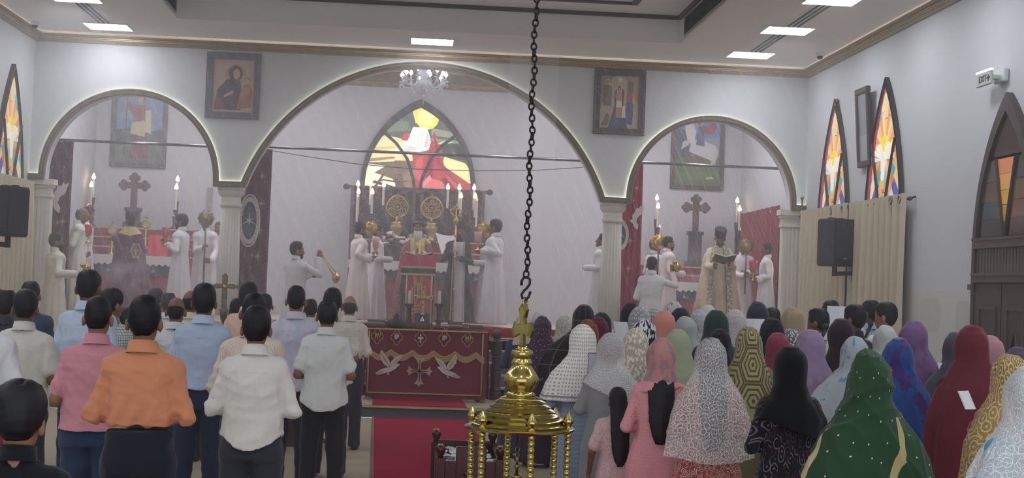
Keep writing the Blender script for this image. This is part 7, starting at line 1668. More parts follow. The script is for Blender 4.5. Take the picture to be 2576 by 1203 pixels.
# scalloped fringe
zs = zt-0.29; n = 6; wsc = (x1-x0-0.08)/5.4
for i in range(6):
    xa = x0+0.04+wsc*i; wd = wsc if i < 5 else wsc*0.4
    c = [(xa+wd*k/12, zs-0.075*math.sin(math.pi*(k/12 if i < 5 else k/24))) for k in range(13)]
    part('scallop', MB().tube([(p[0], YF, p[1]) for p in c], 0.011, 6), goldt, t, True)
    s = MB()
    for k in range(40):
        u = (k+0.5)/40; xx = xa+wd*u; zz = zs-0.075*math.sin(math.pi*(u if i < 5 else u/2)); s.box(xx-wd/90, xx+wd/90, YF-0.006, YF, zz-0.075, zz)
    o = part('fringe', s, goldf, t); o['kind'] = 'stuff'
for px, py in ((949, 846), (998, 849), (1058, 852), (1118, 852), (1176, 855)):
    x, z = q(px, py)
    part('medallion', MB().tube([(x+(0.068+0.012*math.cos(4*a))*math.cos(a), YF, z+(0.092+0.014*math.cos(4*a))*math.sin(a)) for a in [6.283*i/32 for i in range(32)]], 0.006, 6, True), goldt, t, True)
    if px == 1058:
        part('motif', MB().box(x-0.01, x+0.01, YF-0.008, YF, z-0.06, z+0.06).box(x-0.04, x+0.04, YF-0.009, YF, z-0.005, z+0.02), applw, t)
    elif px in (998, 1118):
        for k in range(8): part('grape', MB().ball((x+0.02*((k % 3)-1), YF, z+0.03-0.022*(k//3)), 0.012, 8, 6), applw, t, True)
        part('vine_leaf', MB().prism(star(x, z+0.055, 0.03, 5), YF-0.006, YF), goldt, t)
    else:
        for k in range(3): part('sprig', MB().prism([(x-0.02+0.02*k, z-0.05), (x-0.035+0.035*k, z+0.03), (x-0.02+0.03*k, z+0.055), (x-0.005+0.03*k, z+0.03)], YF-0.006, YF), goldt, t)
def dove2(cx, cz, sc, f):
    g = lambda pts: [(cx+f*a*sc, cz+b*sc) for a, b in pts]
    part('dove_body', MB().prism(g([(-0.42, -0.34), (-0.25, -0.22), (0.0, -0.14), (0.2, -0.06), (0.34, 0.02), (0.46, 0.0), (0.43, -0.08), (0.36, -0.12), (0.3, -0.2), (0.1, -0.32), (-0.08, -0.36), (-0.2, -0.42), (-0.4, -0.46)]), YF-0.01, YF), applw, t)
    part('dove_wing', MB().prism(g([(-0.02, -0.14), (-0.2, 0.0), (-0.32, 0.2), (-0.34, 0.44), (-0.28, 0.55), (-0.2, 0.42), (-0.1, 0.3), (0.02, 0.16), (0.08, 0.0)]), YF-0.014, YF-0.003), applw, t)
    part('dove_wing', MB().prism(g([(0.04, -0.1), (0.12, 0.1), (0.24, 0.24), (0.42, 0.33), (0.58, 0.36), (0.5, 0.24), (0.36, 0.06), (0.22, -0.06)]), YF-0.014, YF-0.003), applw, t)
    for k in range(6):
        a = 0.3*k/6; part('feather', MB().tube([(cx+f*sc*(-0.3+a*0.8), YF-0.016, cz+sc*(0.46-a*1.2)), (cx+f*sc*(-0.18+a*0.7), YF-0.016, cz+sc*(0.14-a*0.8))], 0.004, 5), goldt, t)
        part('feather', MB().tube([(cx+f*sc*(0.52-a*0.9), YF-0.016, cz+sc*(0.32-a*0.8)), (cx+f*sc*(0.3-a*0.5), YF-0.016, cz+sc*(0.14-a*0.6))], 0.004, 5), goldt, t)
    part('dove_tail', MB().prism(g([(-0.2, -0.28), (-0.5, -0.36), (-0.48, -0.46), (-0.16, -0.4)]), YF-0.013, YF-0.002), appl, t)
    part('dove_foot', MB().prism(g([(-0.02, -0.34), (0.04, -0.34), (0.06, -0.46), (0.0, -0.44), (-0.06, -0.47)]), YF-0.013, YF), appl, t)
x, z = q(977, 915); dove2(x, z, 0.34, 1)
x, z = q(1128, 924); dove2(x, z, 0.33, -1)
x, z = q(1055, 934)
for a in range(4):
    an = math.pi/2*a; L = 0.21 if a in (1, 3) else 0.175
    rot = lambda p: (x+p[0]*math.cos(an)-p[1]*math.sin(an), z+p[0]*math.sin(an)+p[1]*math.cos(an))
    part('cross_arm', MB().prism([rot(p) for p in [(0, -0.02), (L*0.5, -0.02), (L*0.75, -0.05), (L*0.86, -0.075), (L*0.84, -0.03), (L, 0), (L*0.84, 0.03), (L*0.86, 0.075), (L*0.75, 0.05), (L*0.5, 0.02), (0, 0.02)]], YF-0.01, YF), appl, t)
    part('cross_tip', MB().prism([rot(p) for p in [(L*0.85, -0.025), (L*1.05, 0), (L*0.85, 0.025), (L*0.75, 0)]], YF-0.014, YF-0.003), goldt, t)
    part('cross_outline', MB().tube([(*[rot((L*0.1, 0.0))[0]], YF-0.012, rot((L*0.1, 0.0))[1]), (rot((L*0.7, 0))[0], YF-0.012, rot((L*0.7, 0))[1])], 0.007, 5), appd, t)
part('cross_boss', MB().lathe([(0.03, -0.004), (0.02, 0.014)], (x, YF, z), 12, 'y'), goldt, t)
# things on the table
ztt = zt+0.003
bl_ = ['#3b3c42', '#55504c', '#8f8a84', '#46464e', '#6d6866', '#2f3036', '#7f2f3d', '#9a958e']
def stack(px, n, wd, Y, name, first=0, top=None):
    for k in range(n):
        p = at(px, 815, Y); w_ = wd*(1-0.06*((k*7) % 3)); z0 = ztt+0.026*k; dx = 0.012*(((k*5) % 3)-1); c_ = top if (top and k == n-1) else bl_[(first+k) % 8]
        bt = thing('prayer_book', '%s book, %s %s' % ({'#3b3c42': 'charcoal', '#55504c': 'brown', '#8f8a84': 'pale grey', '#46464e': 'slate', '#6d6866': 'taupe', '#2f3036': 'black', '#7f2f3d': 'dark red', '#9a958e': 'light grey', '#8a2f44': 'crimson'}[c_], ['lowest', 'second from the bottom', 'third from the bottom', 'topmost'][k if k < n-1 else 3], name), 'book', (p.x+dx, Y, z0), 0.03*(k % 3-1), 'books on the table')
        cm = mat('cover_'+c_.strip('#'), c_, 0.55, var=0.08)
        part('cover', MB().box(-w_/2, w_/2, -0.08, 0.08, 0, 0.004).box(-w_/2, w_/2, -0.08, 0.08, 0.022, 0.026).box(-w_/2, w_/2, -0.083, -0.079, 0, 0.026), cm, bt, off=False)
        part('pages', MB().box(-w_/2+0.005, w_/2-0.005, -0.078, 0.075, 0.004, 0.022), mat('page_white', '#cfccc4', 0.8), bt, off=False)
stack(949, 4, 0.24, 20.0, 'of the front stack at the left end', 0); stack(972, 3, 0.2, 20.25, 'of the rear stack at the left end', 3)
stack(1147, 4, 0.2, 20.0, 'of the stack by the right candlestick', 5); stack(1170, 3, 0.16, 20.25, 'of the small rear right stack', 1); stack(1196, 3, 0.22, 19.95, 'of the stack at the right end', 4, '#8a2f44')
p = at(997, 815, 20.0)
t = thing('black_pouch', 'round black cloth pouch with a knot on the red table', 'pouch', (p.x, 20.0, ztt))
part('pouch', MB().lathe([(0.1, ztt), (0.135, ztt+0.03), (0.13, ztt+0.09), (0.07, ztt+0.12), (0.03, ztt+0.14)], (p.x, 20.0, 0), 20, flute=9, famp=0.08), capm, t, True)
part('knot', MB().lathe([(0.03, ztt+0.135), (0.045, ztt+0.155), (0.03, ztt+0.175), (0.004, ztt+0.2)], (p.x, 20.0, 0), 12), capm, t, True)
for px, wd in ((1028, 'left'), (1103, 'right')):
    p = at(px, 815, 20.0); zc = at(px, 764, 20.0).z; ze = at(px, 731, 20.0).z
    t = thing('candlestick', 'white candle on a dark turned candlestick %s of the brass cross' % wd, 'candlestick', (p.x, 20.0, ztt), group='candlesticks on the red table')
    part('stick', MB().lathe([(0.075, ztt), (0.078, ztt+0.02), (0.04, ztt+0.04), (0.03, ztt+0.08), (0.045, ztt+0.11), (0.028, ztt+0.14), (0.035, zc-0.06), (0.065, zc-0.02), (0.07, zc)], (p.x, 20.0, 0), 20), holdm, t, True)
    part('candle', MB().lathe([(0.022, zc), (0.022, ze-0.02), (0.01, ze)], (p.x, 20.0, 0), 14), candw, t, False, None, True, 40)
p = at(1062, 815, 19.95); zc = at(1063, 748, 19.95).z; ztp = at(1063, 722, 19.95).z
t = thing('brass_cross', 'brass cross with round bosses on a dark wooden box on the red table', 'cross', (p.x, 19.95, ztt))
part('box', MB().box(p.x-0.105, p.x+0.105, 19.86, 20.04, ztt, ztt+0.1, 0.008), mat('box_wood', '#43333a', 0.5, var=0.1), t)
part('back_box', MB().box(p.x-0.105, p.x+0.1, 19.95, 20.06, ztt+0.1, ztt+0.22, 0.006), mat('box_blue', '#3f4654', 0.5), t)
part('foot', MB().lathe([(0.045, ztt+0.1), (0.035, ztt+0.12), (0.014, ztt+0.15), (0.02, ztt+0.19), (0.05, ztt+0.205), (0.012, ztt+0.22)], (p.x, 19.92, 0), 16), chrome, t, True)
yb = 19.92
part('upright', MB().box(p.x-0.02, p.x+0.02, yb-0.012, yb+0.012, ztt+0.21, ztp, 0.004), brassd, t)
part('crossbar', MB().box(p.x-0.125, p.x+0.125, yb-0.013, yb+0.013, zc-0.02, zc+0.022, 0.004), brassd, t)
for ex, ez in ((p.x-0.11, zc), (p.x+0.11, zc), (p.x, ztp-0.02)): part('end_plate', MB().box(ex-0.026, ex+0.026, yb-0.017, yb+0.017, ez-0.03, ez+0.03, 0.005), brassd, t)
part('centre_boss', MB().lathe([(0.045, -0.02), (0.04, -0.03), (0.02, -0.034)], (p.x, yb, zc), 18, 'y'), brassd, t, True)
for ex, ez in ((p.x-0.11, zc), (p.x+0.11, zc), (p.x, ztp-0.02), (p.x, zc-0.1)): part('stone', MB().ball((ex, yb-0.018, ez), 0.01, 8, 6), holdm, t, True)
# lectern with red falls before the celebrant
YLc = 22.3
lx0, lx1 = at(1009, 660, YLc).x, at(1097, 660, YLc).x; zlt = at(1052, 641, YLc).z; zl1 = at(1052, 671, YLc).z; zl2 = at(1052, 688, YLc).z
t = thing('lectern', 'lectern hung with red falls edged in gold and dark green', 'lectern', ((lx0+lx1)/2, YLc+0.15, ZP))
bright = mat('lectern_red', '#b22a4a', 0.75, var=0.08); grn = mat('lectern_green', '#25383c', 0.8)
part('body', MB().box(lx0+0.06, lx1-0.06, YLc+0.04, YLc+0.3, ZP, zlt-0.1), holdm, t)
part('desk', MB().prism([(YLc-0.0, zlt-0.04), (YLc+0.36, zlt-0.14), (YLc+0.36, zlt-0.17), (YLc-0.0, zlt-0.07)], lx0, lx1, 'x'), holdm, t)
part('upper_fall', MB().sheet(lambda u, v: (lx0+(lx1-lx0)*u, YLc-0.02+0.006*math.sin(12*u), zl1+(zlt-zl1)*v-0.012*math.sin(3.14*u)*(1-v)), 16, 4), bright, t, True)
part('gold_border', MB().box(lx0, lx1, YLc-0.032, YLc-0.024, zl1-0.025, zl1+0.005).box(lx0, lx1, YLc-0.032, YLc-0.024, zl2-0.03, zl2), goldt, t)
part('green_band', MB().box(lx0, lx1, YLc-0.028, YLc-0.01, zl2, zl1-0.02), grn, t)
mx0, mx1 = at(1021, 760, YLc).x, at(1084, 760, YLc).x
part('lower_fall', MB().sheet(lambda u, v: (mx0+(mx1-mx0)*u, YLc-0.014+0.008*math.sin(9*u), ZP+0.03+(zl2-0.02-ZP-0.03)*v), 12, 6), bright, t, True)
for a, b in ((lx0+0.01, mx0), (mx1, lx1-0.02)): part('green_side', MB().box(a, b, YLc-0.018, YLc+0.04, ZP, zl2-0.03), grn, t)
for x in (mx0, mx1): part('gold_edge', MB().tube([(x, YLc-0.03, ZP+0.02), (x, YLc-0.03, zl2-0.03)], 0.013, 6), goldt, t, True)
for px, py, ln in ((1044, 712, 1), (1060, 712, -1), (1036, 738, 1), (1068, 736, -1), (1052, 728, 1)):
    c = at(px, py, YLc-0.03); fo = at(1050, 800, YLc-0.03)
    part('wheat_stem', MB().tube([(c.x, YLc-0.03, c.z-0.05), ((c.x+fo.x)/2-0.03*ln, YLc-0.03, (c.z+fo.z)/2), (fo.x, YLc-0.03, fo.z)], 0.007, 5), goldt, t, True)
    for k in range(5):
        for s_ in (-1, 1): part('grain', MB().prism([(c.x, c.z-0.05+0.03*k), (c.x+s_*0.02, c.z-0.035+0.03*k), (c.x+s_*0.022, c.z-0.01+0.03*k), (c.x+s_*0.006, c.z-0.02+0.03*k)], YLc-0.034, YLc-0.026), goldt, t)
for k in range(9):
    c = at(1035+8*(k % 3), 770+9*(k//3), YLc-0.03); part('grape', MB().ball((c.x, YLc-0.03, c.z), 0.022, 8, 6), goldt, t, True)
open_book('open book lying on the red lectern', ((lx0+lx1)/2, YLc+0.16, zlt-0.06), 0.4, 0.26, 0, -0.27, '#3a3b45', '#b9b6b4')
# turned newel post beside the steps
nt_ = at(1251, 833, 20.35)
t = thing('newel_post', 'dark turned wooden post with a ball top beside the steps', 'post', (nt_.x, 20.35, 0.155))
H = nt_.z-0.155; Z = lambda f: 0.155+H*f
nw = mat('newel_wood', '#423638', 0.4, var=0.12)
part('shaft', MB().lathe([(0.085, Z(0)), (0.085, Z(0.1)), (0.07, Z(0.12)), (0.085, Z(0.15)), (0.06, Z(0.22)), (0.075, Z(0.35)), (0.08, Z(0.38)), (0.066, Z(0.42)), (0.08, Z(0.45)), (0.06, Z(0.55)), (0.062, Z(0.6)), (0.076, Z(0.62)), (0.062, Z(0.64)), (0.078, Z(0.66)), (0.08, Z(0.83)), (0.088, Z(0.845)), (0.05, Z(0.88)), (0.045, Z(0.9))], (nt_.x, 20.35, 0), 24), nw, t, False, None, True, 35)
part('ball', MB().ball((nt_.x, 20.35, Z(0.945)), 0.075, 16, 10), nw, t, True)
# carpet runner
runm = mat('runner_red', '#a32343', 0.95, var=0.06, vscale=3, bump=0.3, bscale=300, spec=0.1)
t = thing('carpet_runner', 'long crimson carpet runner down the middle aisle', 'carpet', (0.3, 11, 0.0))
part('pile', MB().prism([(-0.02, 3.0), (1.24, 3.0), (0.86, 18.8), (-0.38, 18.8)], 0.001, 0.012, 'z'), runm, t)
for a, b in (((-0.02, 3.0), (-0.38, 18.8)), ((1.24, 3.0), (0.86, 18.8))): part('binding', MB().tube([(a[0], a[1], 0.011), (b[0], b[1], 0.011)], 0.014, 6), mat('binding_gold', '#8d6a50', 0.8, var=0.2, vscale=30), t)
single('dais_carpet', MB().prism([(-0.4, 18.86), (0.84, 18.86), (0.82, 20.45), (-0.42, 20.45)], 0.158, 0.17, 'z'), runm, 'crimson carpet on the low dais under the red table', 'carpet')
# standing processional cross
pc = at(567, 687, 16.6); pe = at(565, 786, 16.6)
t = thing('standing_cross', 'ornate grey metal cross on a tall pole among the men, before the left column', 'cross', (pe.x, 16.6, 0))
zc = at(567, 721, 16.6).z; pew = mat('cross_pewter', '#77716a', 0.4, 0.6, var=0.2, vscale=20); x = pc.x; Y_ = 16.6
part('pole', MB().lathe([(0.16, 0.0), (0.16, 0.03), (0.03, 0.06), (0.02, 0.1), (0.02, pe.z)], (x, Y_, 0), 16), pew, t, True)
part('socket', MB().lathe([(0.03, pe.z-0.1), (0.045, pe.z-0.02), (0.05, pe.z+0.03), (0.035, pe.z+0.05)], (x, Y_, 0), 14), pew, t, True)
part('upright', MB().box(x-0.03, x+0.03, Y_-0.015, Y_+0.015, pe.z+0.04, pc.z-0.05, 0.005), pew, t)
part('crossbar', MB().prism([(x-0.14, zc-0.012), (x-0.1, zc-0.03), (x-0.03, zc-0.02), (x+0.03, zc-0.02), (x+0.1, zc-0.03), (x+0.14, zc-0.012), (x+0.14, zc+0.012), (x+0.1, zc+0.03), (x-0.1, zc+0.03), (x-0.14, zc+0.012)], Y_-0.015, Y_+0.015), pew, t)
part('top_cap', MB().prism([(x-0.04, pc.z-0.05), (x+0.04, pc.z-0.05), (x+0.03, pc.z-0.03), (x, pc.z), (x-0.03, pc.z-0.03)], Y_-0.016, Y_+0.016), pew, t)
for s_ in (-1, 1): part('bar_end', MB().prism(star(x+s_*0.145, zc, 0.04, 4), Y_-0.017, Y_+0.017), pew, t)
for sx in (-1, 1):
    for sz in (-1, 1): part('ray', MB().prism([(x+sx*0.02, zc+sz*0.035), (x+sx*0.035, zc+sz*0.02), (x+sx*0.07, zc+sz*0.075)], Y_-0.008, Y_+0.008), goldb, t)
part('centre', MB().lathe([(0.03, -0.016), (0.025, -0.026), (0.008, -0.03)], (x, Y_, zc), 16, 'y'), goldb, t, True)
for dz in (0.1, -0.08, -0.16, -0.24): part('stud', MB().ball((x, Y_-0.017, zc+dz), 0.009, 8, 6), chrome, t, True)
for dx in (-0.075, 0.075): part('stud', MB().ball((x+dx, Y_-0.017, zc), 0.009, 8, 6), chrome, t, True)
# brown podium between the men, and a stand's round foot
pb = atz(728, 1124, 0.0); pwid = (748-708)*pb.y/FPX
t = thing('podium', 'brown wooden podium glimpsed between the white shirts', 'podium', (pb.x, pb.y+0.2, 0))
pdw = mat('podium_wood', '#4c3029', 0.4, var=0.15)
part('body', MB().box(pb.x-0.18, pb.x+0.17, pb.y+0.02, pb.y+0.36, 0.05, 1.0), pdw, t)
part('plinth', MB().box(pb.x-0.21, pb.x+0.2, pb.y, pb.y+0.4, 0, 0.055, 0.01), pdw, t); part('desk', MB().prism([(pb.y-0.02, 1.0), (pb.y+0.4, 1.0), (pb.y+0.4, 1.05), (pb.y-0.02, 1.12)], pb.x-0.22, pb.x+0.21, 'x'), pdw, t)
pf = atz(806, 1112, 0.0)
t = thing('floor_stand', 'dark stand with a round foot behind the white short-sleeved shirt', 'stand', (pf.x, pf.y, 0))
part('foot', MB().lathe([(0.12, 0), (0.12, 0.02), (0.03, 0.04), (0.018, 0.06)], (pf.x, pf.y, 0), 20), holdm, t, True); part('pole', MB().tube([(pf.x, pf.y, 0.04), (pf.x, pf.y, 1.0)], 0.015, 8), holdm, t, True)
# small props held in the pews
def sheet_held(label, px, py, Y, w_, h_, rz, lean=0.5, n=1, cat='booklet'):
    c = at(px, py, Y); t = thing('white_booklet', label, cat, (c.x, c.y, c.z-h_/2), R(rz), 'papers and booklets held by the congregation')
    for k in range(2):
        s_ = -1 if k else 1
        m = MB().box(0 if s_ > 0 else -w_/2, w_/2 if s_ > 0 else 0, -0.004, 0.004, 0, h_)
        m.v = [(v[0], v[1]+abs(v[0])*0.35+lean*v[2], v[2]) for v in m.v]; part('leaf', m, mat('paper_white', '#dcdde2', 0.8, var=0.03), t, off=False)
    return t
sheet_held('open white booklet held by the gold lace veil', 2450, 1008, 7.2, 0.1, 0.09, 40)
sheet_held('white booklet held by the slate grey veil', 2380, 930, 9.95, 0.07, 0.09, 15)
sheet_held('white sheet held before the navy hijab', 1902, 830, 13.12, 0.22, 0.2, 0)
sheet_held('open hymn sheet held by the cream-shirted man by the curtain', 2110, 800, 14.7, 0.26, 0.24, -20)
sheet_held('white paper in front of the black pointed veil', 1572, 836, 12.9, 0.14, 0.18, 15)
c = at(1499, 918, 9.66)
t = thing('tablet', 'dark-edged book with a pale cover held left of the floral lace scarf', 'book', (c.x, c.y, c.z-0.07), R(-20)); part('cover', MB().box(-0.055, 0.055, -0.006, 0.006, -0.05, 0.15, 0.003), mat('tablet_edge', '#2a2b3a', 0.4), t, off=False); part('page', MB().box(-0.05, 0.05, -0.0085, -0.006, 0.005, 0.145), mat('tablet_page', '#b9b8c6', 0.5), t, off=False)
def mic(label, px, py, Y):
    c = at(px, py, Y); t = thing('microphone', label, 'microphone', (c.x, c.y, c.z-0.14), group='black hand microphones'); part('handle', MB().tube([(c.x-0.05, c.y, c.z-0.14), (c.x, c.y, c.z-0.02)], [0.013, 0.018], 10), spk, t, True); part('head', MB().ball(c, 0.03, 12, 8), mat('mic_grille', '#33343b', 0.5, 0.4), t, True)
mic('black microphone held by the singer in the white shirt', 2077, 822, 12.15); mic('black microphone in front of the light blue shirt', 2190, 815, 14.17)
# ------------------------------------------------------------------ hanging brass lamp on a chain (foreground) and the wooden box
brass = mat('brass', '#a99a60', 0.18, 1.0, var=0.08, vscale=10, spec=0.6); brassk = mat('brass_aged', '#8f8459', 0.3, 1.0, var=0.2, vscale=14); iron = mat('chain_iron', '#2b2426', 0.45, 0.6, var=0.2, vscale=40)
YLp = 5.9
Lc = at(1307, 1076, YLp); X_, Z0 = Lc.x, Lc.z; px_ = YLp/FPX           # metres per pixel at the lamp
def zp(py): return Z0+(1076-py)*px_
t = thing('hanging_lamp', 'tall polished brass lamp with cross finial hanging on a dark chain', 'lamp', (X_, YLp, zp(1250)))
tube = lambda pts, r, n=10, closed=False: MB().tube(pts, r, n, closed)
lid_prof = [(137, 1080), (139, 1077), (139, 1074), (136, 1072), (127, 1071), (122, 1069), (124, 1066), (122, 1063), (117, 1061), (112, 1058), (114, 1055), (112, 1052), (106, 1049), (101, 1047), (102, 1044), (99, 1041), (92, 1038), (90, 1036), (91, 1033), (87, 1031), (80, 1027), (77, 1025), (78, 1022), (74, 1020), (66, 1016), (64, 1014), (65, 1011), (61, 1009), (54, 1005), (52, 1003), (52, 1001), (46, 999), (38, 996)]
part('lid', MB().lathe([(r*px_, zp(y)) for r, y in lid_prof], (X_, YLp, 0), 72), brass, t, False, None, True, 50)
neck = [(34, 999), (37, 995), (37, 991), (32, 986), (33, 982), (40, 972), (44, 962), (45, 955), (42, 946), (36, 938), (30, 929), (26, 922), (25, 918), (27, 914), (26, 910), (23, 906), (22, 902), (27, 897), (28, 893), (28, 886), (26, 882), (12, 881)]
part('finial_urn', MB().lathe([(r*px_, zp(y)) for r, y in neck], (X_, YLp, 0), 64), brass, t, False, None, True, 50)
part('finial_base', MB().lathe([(17*px_, zp(882)), (17*px_, zp(878)), (12*px_, zp(874)), (12*px_, zp(871))], (X_, YLp, 0), 24), brass, t, True)
# cross of flared arms, slightly turned
mb = MB(); yc = 827
outline = [(-5, 872), (-4, 842), (-8, 840), (-16, 845), (-22, 850), (-28, 832), (-22, 810), (-14, 816), (-7, 816), (-5, 800), (-8, 790), (-11, 780), (0, 757), (11, 780), (8, 790), (5, 800), (7, 816), (14, 816), (22, 810), (28, 832), (22, 850), (16, 845), (8, 840), (4, 842), (5, 872)]
poly = [(a*px_, (1076-b)*px_) for a, b in outline]
mb.prism(poly, -0.014, 0.014); ang = R(-28)
mb.v = [(v[0]*math.cos(ang)-v[1]*math.sin(ang)+X_, v[0]*math.sin(ang)+v[1]*math.cos(ang)+YLp, v[2]+Z0) for v in mb.v]
part('cross', mb, brassk, t)
mb = MB().prism([(p[0]*0.72, (p[1]-(1076-yc)*px_)*0.82+(1076-yc)*px_) for p in poly], -0.019, 0.019)
mb.v = [(v[0]*math.cos(ang)-v[1]*math.sin(ang)+X_, v[0]*math.sin(ang)+v[1]*math.cos(ang)+YLp, v[2]+Z0) for v in mb.v]
part('cross_face', mb, brass, t)
def ringpts(cx, cz, rx, rz, ang=0.0, n=18): return [(cx+rx*math.cos(6.2832*i/n)*math.cos(ang), YLp+rx*math.cos(6.2832*i/n)*math.sin(ang), cz+rz*math.sin(6.2832*i/n)) for i in range(n)]
part('ring', tube(ringpts(X_+0.004, zp(763), 9*px_, 13*px_, 0.9), 0.0045, 8, True), brass, t, True)
sx = X_+0.004; sh = [(-11, 719), (-11, 708), (-6, 699), (3, 697), (10, 703), (10, 714), (4, 724), (-5, 733), (-10, 742), (-7, 751), (1, 754), (8, 748), (11, 738), (13, 733)]
part('hook', tube([(sx+a*px_, YLp, zp(b)) for a, b in sh], 0.0055, 10), iron, t, True)
k = 0; y = 690.0; step = 15.2
lk1 = tube([(0.0105*math.cos(6.2832*i/12), 0, 0.0155*math.sin(6.2832*i/12)) for i in range(12)], 0.0042, 6, True).mesh('chain_link', iron, True)
while y > -160:
    o = bpy.data.objects.new('chain_link', lk1); C.objects.link(o); o.parent = t
    o.location = (0.004+0.004*math.sin(k*0.6), 0, zp(y)-zp(1250)); o.rotation_euler = (0.15*math.sin(k*1.7), 0.12*math.sin(k*2.3), R(90*(k % 2))+0.35*math.sin(k*0.9))
    y -= step; k += 1
# six posts of stacked rings under the lid, buds above
rp = 126*px_
for j in range(6):
    a = R(-90+9+60*j); cx, cy = X_+rp*math.cos(a), YLp+rp*math.sin(a)
    prof = []; z = zp(1082); bead = 15.5*px_
    for i in range(12):
        zb = z-bead*i; prof += [(7.2*px_, zb), (8.6*px_, zb-bead*0.14), (9.0*px_, zb-bead*0.42), (8.6*px_, zb-bead*0.7), (7.0*px_, zb-bead*0.86)]
    m = MB().lathe(prof[::-1], (cx, cy, 0), 16)
    po = part('post', m, brass, t, False, None, True, 35)
    bp = [(9, 1078), (10.5, 1074), (10.5, 1071), (7, 1068), (8, 1063), (13.5, 1056), (14, 1052), (11, 1045), (7, 1038), (3, 1032), (1, 1028)]
    part('bud', MB().lathe([(r*px_, zp(yy)) for r, yy in bp], (cx, cy, 0), 24, flute=8, famp=0.2), brass, t, True)
part('base_plate', MB().lathe([(0.02, zp(1290)), (137*px_, zp(1290)), (139*px_, zp(1285)), (137*px_, zp(1280)), (120*px_, zp(1268)), (0.02, zp(1264))], (X_, YLp, 0), 64), brass, t, False, None, True, 40)
# small chain and plunger inside
ix = X_+(1304-1307)*px_
zc = 1084
for kk in range(8):
    o = bpy.data.objects.new('inner_link', lk1); C.objects.link(o); o.parent = t; o.scale = (0.45, 0.45, 0.45)
    o.location = (ix-X_-0.002, 0, zp(1086+7*kk)-zp(1250)); o.rotation_euler = (0, 0, R(90*(kk % 2)))
part('inner_ring', tube([(p[0]+0.0, p[1], p[2]) for p in ringpts(ix, zp(1131), 5.5*px_, 7*px_, 0.3)], 0.0016, 6, True), brassk, t, True)
part('inner_ring', tube(ringpts(ix, zp(1145), 5.5*px_, 7*px_, 0.5), 0.0016, 6, True), brassk, t, True)
part('plunger', MB().lathe([(3.2*px_, zp(1196)), (4.0*px_, zp(1178)), (6.2*px_, zp(1177)), (6.2*px_, zp(1168)), (4.2*px_, zp(1167)), (3.4*px_, zp(1152)), (1.5*px_, zp(1146))][::1], (ix, YLp, 0), 14), brassk, t, True)
part('font', MB().lathe([(10*px_, zp(1264)), (10*px_, zp(1215)), (13*px_, zp(1205)), (14*px_, zp(1198)), (13*px_, zp(1194)), (3*px_, zp(1191))], (ix, YLp, 0), 24), brassk, t, True)
rnd = random.Random(9)
for kk, (qx, qy, sc) in enumerate(((1182, 1064, 1.0), (1221, 1062, 1.3), (1229, 1057, 0.9))):
    m = MB().ball((0, 0, 0), (0.009*sc, 0.007, 0.0045), 8, 6); m.v = [(v[0]*(1+0.3*math.sin(40*v[1]*100)), v[1], v[2]+0.002*math.sin(v[0]*400)) for v in m.v]
    X0 = X_+(qx-1307)*px_; rr = abs(qx-1307)
    m.v = [(v[0]+X0, v[1]+YLp-math.sqrt(max(0, 131**2-rr**2))*px_*0.55, v[2]+zp(1069)+(0.012 if rr < 110 else 0.0)) for v in m.v]
    single('wax_scrap', m, mat('wax_white', '#b9bdc2', 0.6), 'whitish crumpled scrap on the brass lid, %s' % ('by the left bud', 'right of the left buds', 'smallest, higher on the lid')[kk], 'scrap', smooth=True)
# wooden box with four turned posts on the carpet
bw = mat('mahogany', '#3f161d', 0.22, var=0.2, vscale=6)
yf, ybk, zt_ = 9.3, 10.1, 0.645
cf, cb = [at(px, 1150, yf).x for px in (1108, 1258)], [at(px, 1110, ybk).x for px in (1097, 1239)]
zf, zb = at(1180, 1153, yf).z, at(1165, 1112, ybk).z
t = thing('offering_box', 'dark red mahogany box on posts with ball tops, holding cards under glass', 'box', ((cf[0]+cf[1])/2, (yf+ybk)/2, 0.012))
for (x, y, ztop) in ((cf[0], yf, zf), (cf[1], yf, zf), (cb[0], ybk, zb), (cb[1], ybk, zb)):
    part('post', MB().box(x-0.032, x+0.032, y-0.032, y+0.032, 0.012, ztop, 0.004), bw, t)
    kb = part('knob', MB().lathe([(0.02, ztop), (0.018, ztop+0.012), (0.026, ztop+0.025), (0.033, ztop+0.045), (0.032, ztop+0.06), (0.022, ztop+0.078), (0.006, ztop+0.084)], (x, y, 0), 20), bw, t, True)
    part('knob_petal', MB().lathe([(0.024, ztop+0.074), (0.027, ztop+0.078), (0.014, ztop+0.088), (0.003, ztop+0.09)], (x, y, 0), 20, flute=8, famp=0.4), brass, kb, True)
x0, x1 = cf[0], cf[1]
part('front_panel', MB().box(x0, x1, yf-0.02, yf+0.01, 0.08, zf-0.02), bw, t)
part('front_rail', MB().box(x0+0.1, x1-0.09, yf-0.035, yf+0.012, zf-0.25, zf+0.075, 0.005), bw, t)
for xx in (x0+0.11, x1-0.1): part('stile', MB().box(xx-0.03, xx+0.03, yf-0.03, yf-0.018, 0.08, zf-0.03), bw, t)
part('back_panel', MB().box(cb[0], cb[1], ybk-0.01, ybk+0.02, 0.08, zb+0.01), bw, t)
for xa, xb in ((cf[0], cb[0]), (cf[1], cb[1])):
    m = MB().box(-0.012, 0.012, 0, 1, 0.08, 0.5); z_ = [(v[0]+xa+(xb-xa)*v[1], yf+(ybk-yf)*v[1], (v[2] if v[2] < 0.3 else zf+(zb-zf)*v[1]+0.005)) for v in m.v]; m.v = z_; part('side_panel', m, bw, t)
part('tray', MB().prism([(x0+0.01, yf), (x1-0.01, yf), (cb[1]-0.01, ybk), (cb[0]+0.01, ybk)], zf-0.06, zf-0.05, 'z'), mat('tray_dark', '#1b1518', 0.5), t)
